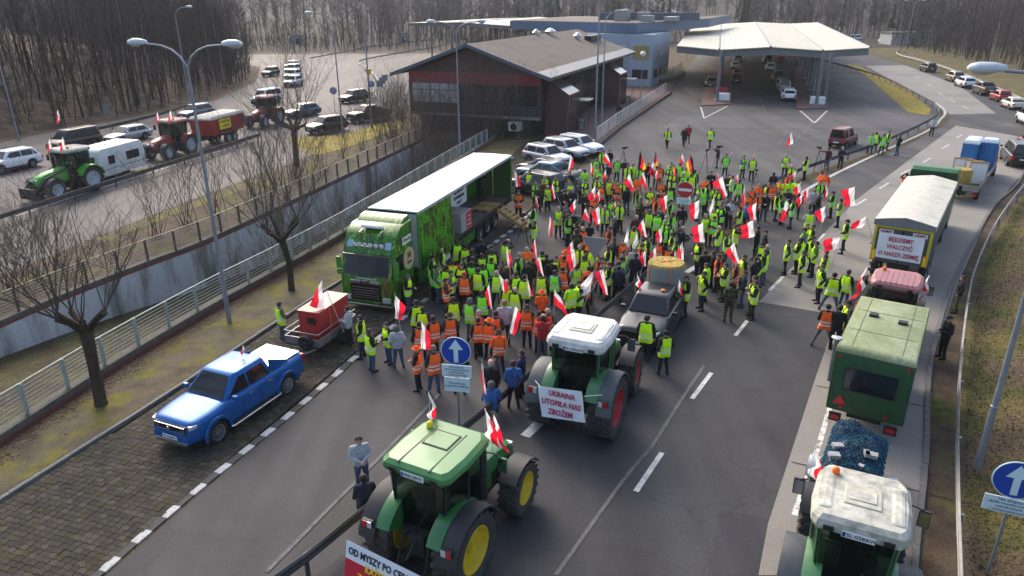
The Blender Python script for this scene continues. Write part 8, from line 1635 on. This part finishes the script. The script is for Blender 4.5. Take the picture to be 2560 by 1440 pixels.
(-2.39,26.99,1.67,1,1,0,0,0,1.030,"yellow vest in the rows facing the truck"),
(-1.69,26.68,1.19,0,2,1,2,6,1.074,"green vest and grey hood, leftmost of 2 in the rows facing the truck"),
(-1.24,27.60,1.52,4,2,0,0,0,1.052,"green vest, rightmost of 2 in the rows facing the truck"),
(-3.86,26.59,1.99,1,1,0,0,0,1.051,"yellow vest, third from left of 4 by the truck cab door"),
(-3.57,26.29,1.48,3,1,2,0,0,0.953,"yellow vest, rightmost of 4 by the truck cab door"),
(-0.25,28.23,1.98,0,1,0,0,0,1.098,"yellow vest, third from left of 10 left of the triangular sign"),
(-0.30,26.30,1.65,1,0,4,3,1,1.108,"pale grey hoodie and fair hair in the orange-vest group left of white-roofed tractor"),
(-2.42,25.51,1.82,4,3,2,0,8,1.001,"orange vest and brown hat, rightmost of 4 by the blue arrow sign"),
(-4.33,24.41,1.80,4,0,4,1,6,0.990,"pale grey hoodie and grey hood by the truck cab door"),
(-3.50,24.72,1.76,4,3,0,0,0,0.997,"orange vest by the truck cab door"),
(-3.01,25.04,2.05,0,3,0,3,0,1.057,"orange vest, second from left by the blue arrow sign"),
(-3.36,22.66,2.93,2,3,0,0,7,0.996,"orange vest and orange hat, leftmost of 4 by the blue arrow sign"),
(-2.75,22.43,2.12,1,3,2,1,1,1.073,"orange vest, third from left by the blue arrow sign"),
(-1.29,25.57,3.40,1,0,6,0,2,1.047,"orange jacket and grey hair in the rows facing the truck"),
(-1.31,25.09,1.77,0,3,0,0,0,0.990,"orange vest, rightmost of 2 in the rows facing the truck"),
(-0.89,25.02,1.37,3,3,0,0,7,0.991,"orange vest, leftmost of 6 in the orange-vest group left of white-roofed tractor"),
(-0.65,25.42,1.43,4,3,2,0,0,1.064,"orange vest, second from left in the orange-vest group left of white-roofed tractor"),
(-0.49,23.92,1.62,4,3,6,3,8,1.005,"orange vest, third from left in the orange-vest group left of white-roofed tractor"),
(0.59,26.10,1.35,0,3,5,3,8,1.040,"orange vest, fourth from left in the orange-vest group left of white-roofed tractor"),
(1.07,25.57,1.29,3,3,5,3,0,1.022,"orange vest, fifth from left in the orange-vest group left of white-roofed tractor"),
(1.39,25.85,1.39,1,3,2,0,3,1.009,"orange vest, rightmost of 6 in the orange-vest group left of white-roofed tractor"),
(1.17,25.06,1.44,5,0,11,2,0,1.031,"red jacket and grey trousers in the orange-vest group left of white-roofed tractor"),
(0.31,22.23,2.79,2,0,10,0,0,1.014,"navy blue jacket by the guardrail near white-roofed tractor"),
(0.03,21.44,1.59,4,0,9,0,0,1.019,"blue jacket, rightmost of 2 by the guardrail near white-roofed tractor"),
(-0.57,21.77,3.21,0,0,2,0,0,1.057,"dark navy jacket by the guardrail near white-roofed tractor"),
(-0.72,21.38,1.49,0,0,0,0,3,1.057,"black jacket and bald head by the guardrail near white-roofed tractor"),
(-0.69,20.74,1.60,10,0,9,0,6,1.057,"blue jacket and grey hood, leftmost of 2 by the guardrail near white-roofed tractor"),
(-1.85,22.42,1.65,1,0,0,0,0,1.010,"black jacket by the blue arrow sign"),
(-9.44,26.83,0.79,3,1,1,1,0,0.968,"yellow vest and blue jeans, leftmost of 3 by the generator trailer"),
(-6.56,26.30,3.00,3,0,4,0,0,0.985,"pale grey hoodie by the generator trailer"),
(-5.84,25.25,3.15,1,1,0,3,0,1.023,"yellow vest and dark jeans, second from left of 3 by the generator trailer"),
(-5.29,24.13,0.66,3,1,0,1,0,0.988,"yellow vest and blue jeans, rightmost of 3 by the generator trailer"),
(-4.74,24.76,3.82,3,1,0,1,0,0.977,"yellow vest and blue jeans, leftmost of 4 by the truck cab door"),
(5.60,23.72,1.83,4,1,0,0,4,1.029,"yellow vest and black cap, rightmost of 2 behind the white-roofed tractor"),
(5.10,24.81,1.23,1,1,0,0,0,1.098,"yellow vest, leftmost of 2 behind the white-roofed tractor"),
(19.00,35.61,2.69,3,1,1,0,0,1.026,"yellow vest beside the grey tipper trailer"),
(27.12,48.66,1.21,5,3,0,0,0,1.059,"orange vest beside the grey tipper trailer"),
(32.15,64.56,4.48,1,2,4,1,0,1.043,"green vest and blue jeans, leftmost of 2 near the maroon van"),
(33.05,65.57,1.10,4,1,0,0,0,1.006,"yellow vest, leftmost of 2 near the maroon van"),
(33.04,64.13,1.34,1,2,0,0,0,1.038,"green vest, rightmost of 2 near the maroon van"),
(34.54,66.16,-0.48,0,1,0,0,0,1.005,"yellow vest, rightmost of 2 near the maroon van"),
(34.21,63.69,2.20,4,0,0,1,0,1.053,"black jacket and blue jeans near the maroon van"),
(42.59,73.48,4.05,3,0,4,0,0,1.037,"pale grey hoodie near the maroon van"),
(19.70,29.30,2.58,4,0,0,6,0,0.984,"black jacket and green trousers, rightmost of 2 by the right guardrail"),
(16.65,24.93,3.16,3,0,0,0,4,1.018,"black jacket and black cap, leftmost of 2 by the right guardrail"),
(-4.29,17.03,5.11,3,0,4,1,0,1.010,"pale grey hoodie and blue jeans near the front left tractor"),
(-3.93,15.77,1.92,10,0,2,0,0,1.052,"dark navy jacket near the front left tractor"),
(14.60,67.65,4.24,8,1,3,0,0,1.038,"yellow vest, leftmost of 2 on the empty plaza"),
(16.35,68.49,4.28,8,0,0,0,2,1.023,"black jacket and grey hair on the empty plaza"),
(17.10,70.09,4.58,8,0,11,0,0,1.010,"red jacket on the empty plaza"),
(18.65,67.75,4.00,8,1,10,0,0,1.044,"yellow vest, rightmost of 2 on the empty plaza"),
(12.54,85.37,1.49,4,0,0,0,0,1.006,"black jacket at the stairs of the red building"),
(12.78,25.72,1.13,0,0,0,0,0,1.084,"black jacket beside the red tractor")]
FLAGS = [
(0,(6.91,52.22,2.69),(6.64,52.22,2.17),(7.43,52.22,1.44),(7.17,52.22,2.12),(6.81,52.22,1.05),"white and red flag, rightmost of 6 beside the parked silver and white cars"),
(0,(5.56,50.06,2.42),(5.82,50.06,1.87),(5.68,50.06,1.40),(5.57,50.06,1.75),(5.43,50.06,1.05),"white and red flag, second from left beside the parked silver and white cars"),
(0,(6.27,47.18,2.58),(6.02,47.18,2.02),(6.21,47.18,1.80),(6.30,47.18,2.17),(6.33,47.18,1.05),"white and red flag, fifth from left beside the parked silver and white cars"),
(0,(5.05,42.71,2.59),(4.62,42.71,1.73),(5.00,42.71,1.55),(5.08,42.71,2.04),(5.29,42.71,1.05),"white and red flag, third from left beside the parked silver and white cars"),
(0,(5.21,41.67,2.57),(4.96,41.67,2.20),(5.20,41.67,1.66),(5.25,41.67,2.03),(5.08,41.67,1.05),"white and red flag, fourth from left beside the parked silver and white cars"),
(0,(3.59,39.41,2.60),(3.25,39.41,2.03),(3.48,39.41,1.76),(3.61,39.41,2.06),(3.84,39.41,1.05),"white and red flag, rightmost of 3 by the truck rear and parked cars"),
(0,(0.17,44.03,3.27),(0.48,44.03,2.78),(0.58,44.03,2.18),(0.27,44.03,2.19),(0.19,44.03,1.05),"white and red flag, leftmost of 3 by the truck rear and parked cars"),
(0,(2.57,44.25,2.30),(2.47,44.25,2.01),(2.69,44.25,1.22),(2.77,44.25,1.44),(3.08,44.25,1.05),"white and red flag, second from left by the truck rear and parked cars"),
(0,(1.39,40.33,2.57),(1.36,40.33,2.14),(1.54,40.33,1.68),(1.49,40.33,2.34),(1.51,40.33,1.05),"white and red flag, second from left held up by the wooden steps"),
(0,(3.96,37.26,2.71),(3.80,37.26,2.16),(4.23,37.26,1.85),(4.09,37.26,2.28),(3.95,37.26,1.05),"white and red flag, third from left held up around the grey triangular sign"),
(0,(4.67,37.26,2.77),(4.27,37.26,2.37),(4.56,37.26,1.66),(4.77,37.26,1.78),(4.45,37.26,1.05),"white and red flag, fourth from left held up around the grey triangular sign"),
(0,(2.09,37.90,2.06),(2.23,37.90,1.65),(2.20,37.90,0.85),(2.00,37.90,1.01),(1.50,37.90,1.05),"white and red flag, rightmost of 3 held up by the wooden steps"),
(0,(5.71,38.58,2.68),(5.57,38.58,2.37),(5.67,38.58,2.21),(5.78,38.58,2.40),(5.57,38.58,1.05),"white and red flag, rightmost of 5 held up around the grey triangular sign"),
(0,(4.05,49.38,3.15),(4.33,49.38,2.57),(4.12,49.38,1.91),(3.95,49.38,1.99),(3.82,49.38,1.05),"white and red flag, leftmost of 6 beside the parked silver and white cars"),
(1,(9.12,51.04,3.07),(9.65,51.04,1.83),(9.56,51.04,1.59),(9.04,51.04,1.64),(8.99,51.04,1.05),"black red gold flag, leftmost of 2 held up near the black-red-gold flags"),
(1,(10.50,52.32,2.73),(10.78,52.32,1.67),(10.60,52.32,1.63),(10.40,52.32,1.92),(10.48,52.32,1.05),"black red gold flag, rightmost of 2 held up near the black-red-gold flags"),
(0,(10.41,52.32,2.00),(10.06,52.32,1.14),(10.66,52.32,0.72),(10.61,52.32,1.43),(10.48,52.32,1.05),"white and red flag, third from left held up near the black-red-gold flags"),
(0,(9.49,46.78,2.61),(9.73,46.78,2.32),(9.63,46.78,1.76),(9.49,46.78,2.10),(9.74,46.78,1.05),"white and red flag, rightmost of 4 held up near the black-red-gold flags"),
(0,(7.47,44.88,2.80),(7.14,44.88,2.19),(7.83,44.88,1.50),(7.69,44.88,2.12),(7.67,44.88,1.05),"white and red flag, leftmost of 4 held up near the black-red-gold flags"),
(0,(8.84,47.77,2.29),(8.67,47.77,1.72),(9.16,47.77,0.87),(9.07,47.77,1.72),(8.78,47.77,1.05),"white and red flag, second from left held up near the black-red-gold flags"),
(1,(12.56,49.87,2.93),(12.18,49.87,2.39),(12.46,49.87,1.58),(12.87,49.87,1.60),(12.68,49.87,1.05),"black red gold flag, rightmost of 2 in front of the gold-stripe flags at right"),
(0,(12.51,52.47,2.53),(12.35,52.47,2.04),(12.56,52.47,1.51),(12.68,52.47,2.00),(12.73,52.47,1.05),"white and red flag, leftmost of 2 in front of the gold-stripe flags at right"),
(1,(10.87,46.75,2.69),(10.57,46.75,2.69),(10.77,46.75,2.10),(10.93,46.75,1.72),(11.14,46.75,1.05),"black red gold flag, leftmost of 2 in front of the gold-stripe flags at right"),
(0,(11.00,43.66,2.40),(10.82,43.66,2.01),(10.94,43.66,1.66),(11.16,43.66,1.27),(11.41,43.66,1.05),"white and red flag, second from left held up behind the red no-entry sign"),
(0,(10.37,38.70,2.69),(9.82,38.70,2.38),(10.01,38.70,1.54),(10.40,38.70,1.61),(10.64,38.70,1.05),"white and red flag, rightmost of 3 held up behind the red no-entry sign"),
(0,(9.20,41.46,2.30),(8.74,41.46,1.97),(9.13,41.46,1.08),(9.20,41.46,1.49),(9.25,41.46,1.05),"white and red flag, leftmost of 3 held up behind the red no-entry sign"),
(2,(11.54,39.95,2.68),(11.30,39.95,1.73),(11.39,39.95,1.44),(11.58,39.95,1.80),(11.47,39.95,1.05),"whitish flag, held up behind the round no-entry sign to right"),
(0,(13.18,45.34,2.77),(13.11,45.34,2.41),(13.23,45.34,2.27),(13.27,45.34,2.41),(13.39,45.34,1.05),"white and red flag, rightmost of 2 in front of the gold-stripe flags at right"),
(0,(13.48,45.34,2.49),(12.87,45.34,2.04),(13.67,45.34,1.02),(13.91,45.34,1.28),(13.39,45.34,1.05),"white and red flag, leftmost of 4 behind the round no-entry sign to right"),
(0,(21.63,55.91,3.46),(21.42,55.91,2.82),(21.34,55.91,2.33),(21.84,55.91,2.52),(21.73,55.91,1.05),"white and red flag, second from left held up by the median guardrail at right"),
(0,(18.43,54.38,2.42),(18.34,54.38,2.05),(18.31,54.38,1.71),(18.42,54.38,1.81),(18.22,54.38,1.05),"white and red flag, rightmost of 2 at the edge of plaza near tripods"),
(0,(14.92,46.79,2.32),(14.77,46.79,2.02),(14.85,46.79,1.68),(15.00,46.79,1.81),(14.91,46.79,1.05),"white and red flag, leftmost of 2 at the edge of plaza near tripods"),
(0,(18.85,47.07,2.49),(18.53,47.07,2.07),(18.44,47.07,1.77),(18.87,47.07,2.07),(18.81,47.07,1.05),"white and red flag, third from left held up by the median guardrail at right"),
(0,(17.93,43.83,2.41),(17.49,43.83,1.97),(17.75,43.83,1.56),(18.00,43.83,1.76),(17.78,43.83,1.05),"white and red flag, rightmost of 4 held up by the median guardrail at right"),
(0,(18.62,44.13,2.09),(18.23,44.13,1.65),(18.53,44.13,0.82),(18.63,44.13,1.48),(18.88,44.13,1.05),"white and red flag, second from left held up at the right tip of crowd"),
(0,(19.49,43.65,2.41),(19.43,43.65,1.80),(19.48,43.65,1.23),(19.66,43.65,1.60),(19.52,43.65,1.05),"white and red flag, fourth from left held up at the right tip of crowd"),
(0,(20.42,41.94,2.60),(19.63,41.94,2.36),(20.06,41.94,1.33),(20.58,41.94,1.45),(20.13,41.94,1.05),"white and red flag, rightmost of 5 held up at the right tip of crowd"),
(0,(16.42,36.52,2.91),(15.87,36.52,2.57),(16.31,36.52,1.98),(16.48,36.52,2.01),(16.30,36.52,1.05),"white and red flag, third from left held up at the right tip of crowd"),
(0,(14.49,36.91,3.16),(14.26,36.91,1.98),(14.56,36.91,2.01),(14.68,36.91,2.88),(15.67,36.91,1.05),"white and red flag, leftmost of 4 held up by the median guardrail at right"),
(0,(12.66,36.17,3.23),(12.19,36.17,2.90),(12.49,36.17,2.28),(12.72,36.17,2.31),(12.76,36.17,1.05),"white and red flag, rightmost of 4 behind the round no-entry sign to right"),
(0,(14.31,43.27,2.41),(14.21,43.27,1.73),(14.37,43.27,1.00),(14.42,43.27,1.32),(14.40,43.27,1.05),"white and red flag, second from left behind the round no-entry sign to right"),
(0,(16.39,39.46,2.85),(16.01,39.46,2.48),(16.27,39.46,1.96),(16.32,39.46,2.33),(16.81,39.46,1.05),"white and red flag, leftmost of 5 held up at the right tip of crowd"),
(0,(18.08,35.36,2.70),(17.40,35.36,2.28),(17.38,35.36,2.03),(17.99,35.36,2.03),(18.75,35.36,1.05),"white and red flag, held up beside the grey tipper trailer"),
(0,(15.46,32.36,2.57),(14.70,32.36,2.45),(14.82,32.36,1.85),(15.49,32.36,2.04),(15.32,32.36,1.05),"white and red flag, held up on the pale lane by white dash"),
(0,(12.61,36.17,2.28),(11.99,36.17,1.93),(12.14,36.17,1.19),(12.79,36.17,1.34),(12.76,36.17,1.05),"white and red flag, third from left behind the round no-entry sign to right"),
(0,(10.00,30.84,2.85),(9.67,30.84,2.33),(10.18,30.84,1.78),(10.37,30.84,1.85),(10.11,30.84,1.05),"white and red flag, held up in the knot right of the hay bale"),
(0,(1.11,32.51,2.53),(0.98,32.51,2.20),(1.12,32.51,1.30),(1.24,32.51,1.33),(1.21,32.51,1.05),"white and red flag, leftmost of 3 held up by the wooden steps"),
(0,(1.21,29.65,2.64),(1.05,29.65,2.30),(1.20,29.65,1.89),(1.42,29.65,1.65),(1.06,29.65,1.05),"white and red flag, third from left held up left of the triangular sign"),
(0,(2.82,31.69,2.65),(2.53,31.69,2.24),(2.61,31.69,2.00),(2.87,31.69,2.13),(2.71,31.69,1.05),"white and red flag, leftmost of 5 held up around the grey triangular sign"),
(0,(2.81,30.63,2.60),(2.46,30.63,2.18),(2.67,30.63,1.57),(2.90,30.63,1.86),(2.69,30.63,1.05),"white and red flag, second from left held up around the grey triangular sign"),
(0,(0.57,25.85,3.15),(0.70,25.85,2.69),(0.85,25.85,2.32),(0.66,25.85,2.37),(0.34,25.85,1.05),"white and red flag, second from left held up left of the triangular sign"),
(0,(-0.28,31.26,2.51),(-0.04,31.26,2.12),(0.01,31.26,1.63),(-0.18,31.26,1.41),(-0.03,31.26,1.05),"white and red flag, leftmost of 4 held up left of the triangular sign"),
(2,(3.42,28.29,2.41),(2.91,28.29,1.83),(2.92,28.29,1.30),(3.32,28.29,1.53),(3.14,28.29,1.05),"whitish flag, held up left of the hay bale pickup"),
(0,(3.84,28.29,2.51),(3.47,28.29,2.33),(3.94,28.29,1.32),(4.10,28.29,1.29),(3.14,28.29,1.05),"white and red flag, held up left of the hay bale pickup"),
(0,(1.62,25.60,2.73),(1.61,25.60,2.13),(2.32,25.60,1.37),(1.93,25.60,2.22),(1.64,25.60,1.05),"white and red flag, rightmost of 4 held up left of the triangular sign"),
(0,(6.46,34.05,3.00),(6.22,34.05,2.55),(6.45,34.05,2.15),(6.70,34.05,2.06),(6.33,34.05,1.05),"white and red flag, leftmost of 4 on the far side of the hay bale"),
(2,(5.73,33.98,2.59),(5.56,33.98,1.89),(5.75,33.98,1.57),(5.83,33.98,1.63),(5.82,33.98,1.05),"whitish flag, leftmost of 2 held up on the far side of the hay bale"),
(2,(5.96,32.94,2.75),(5.79,32.94,1.89),(5.91,32.94,1.83),(6.07,32.94,2.14),(5.73,32.94,1.05),"whitish flag, rightmost of 2 held up on the far side of the hay bale"),
(0,(7.40,34.12,2.55),(7.12,34.12,2.18),(7.33,34.12,1.63),(7.47,34.12,1.74),(7.20,34.12,1.05),"white and red flag, leftmost of 3 held up below the red no-entry sign"),
(0,(9.40,34.00,2.82),(8.85,34.00,2.52),(9.06,34.00,1.77),(9.55,34.00,1.83),(9.63,34.00,1.05),"white and red flag, rightmost of 3 held up below the red no-entry sign"),
(0,(6.30,31.96,2.13),(5.98,31.96,1.69),(6.20,31.96,1.25),(6.31,31.96,1.30),(6.13,31.96,1.05),"white and red flag, second from left on the far side of the hay bale"),
(0,(6.79,32.25,2.14),(6.59,32.25,1.78),(6.51,32.25,1.31),(6.88,32.25,1.50),(7.40,32.25,1.05),"white and red flag, third from left on the far side of the hay bale"),
(0,(8.04,32.25,2.35),(7.79,32.25,1.91),(8.16,32.25,0.87),(8.24,32.25,1.13),(7.90,32.25,1.05),"white and red flag, second from left held up below the red no-entry sign"),
(0,(7.73,32.25,1.97),(7.68,32.25,1.58),(7.74,32.25,1.21),(7.86,32.25,1.24),(7.90,32.25,1.05),"white and red flag, rightmost of 4 on the far side of the hay bale"),
(0,(-4.25,24.16,3.11),(-3.87,24.16,2.60),(-4.05,24.16,2.14),(-4.30,24.16,2.19),(-4.08,24.16,1.05),"white and red flag, held up by the truck cab door"),
(0,(-0.84,24.77,3.26),(-1.01,24.77,2.89),(-0.81,24.77,2.21),(-0.74,24.77,2.21),(-0.64,24.77,1.05),"white and red flag, leftmost of 2 held up in the rows facing the truck"),
(0,(-0.55,27.98,2.44),(-0.14,27.98,1.92),(-0.27,27.98,1.36),(-0.34,27.98,1.58),(-0.50,27.98,1.05),"white and red flag, rightmost of 2 held up in the rows facing the truck"),
(0,(-3.11,22.41,2.80),(-2.84,22.41,2.39),(-2.82,22.41,1.70),(-3.17,22.41,1.73),(-3.11,22.41,1.05),"white and red flag, held up by the blue arrow sign"),
(0,(0.10,23.67,2.86),(0.35,23.67,2.49),(0.07,23.67,1.63),(-0.09,23.67,1.83),(-0.24,23.67,1.05),"white and red flag, held up in the orange-vest group left of white-roofed tractor"),
(0,(-0.97,20.49,2.36),(-1.02,20.49,1.75),(-0.97,20.49,1.16),(-0.85,20.49,0.98),(-0.94,20.49,1.05),"white and red flag, held up by the guardrail near white-roofed tractor"),
(0,(-7.37,26.05,2.96),(-7.71,26.05,2.37),(-7.95,26.05,1.91),(-7.40,26.05,1.74),(-6.81,26.05,1.05),"white and red flag, held up by the generator trailer")]

for row in PEOPLE: person(*row[:-1], 'person in ' + row[-1])
person(*tl(-8.2, -.1, 0)[:2], RZ + 2.2, 2, 3, 0, 0, 0, 1.0, 'person in orange vest standing inside the trailer by the cabinet', 1.26)
person(*tl(-15.2, -.3, 0)[:2], RZ + 1.4, 5, 0, 0, 0, 4, 1.0, 'person in black filming from the rear of the open trailer', 1.26)
for k, (knd, A, B, C, D, gp, label) in enumerate(FLAGS):
    kind = 'PDW'[knd]; t = thing('flag', label, 'flag', group='flags held over the crowd')
    tip = Vector(A); g = Vector(gp); d = (tip - g).normalized()
    MB().tube([g - d * .35, tip + d * .05], .014, 6).build('pole', POLE_, t)
    cloth(A, B, C, D, kind, k, parent=t)

# ================================================================ HAZE
hm = bpy.data.materials.new('haze'); hm.use_nodes = True; n_ = hm.node_tree.nodes; n_.remove(n_['Principled BSDF']); pv = n_.new('ShaderNodeVolumePrincipled')
pv.inputs['Color'].default_value = (.86, .88, .93, 1); pv.inputs['Density'].default_value = .0002; pv.inputs['Anisotropy'].default_value = .25
hm.node_tree.links.new(pv.outputs[0], n_['Material Output'].inputs['Volume'])
hz_ = MB().b2((-1500, -80, -6), (1500, 1340, 75)).build('haze', hm, kind='stuff'); tag(hz_, 'thin pale haze over the whole place', 'haze')
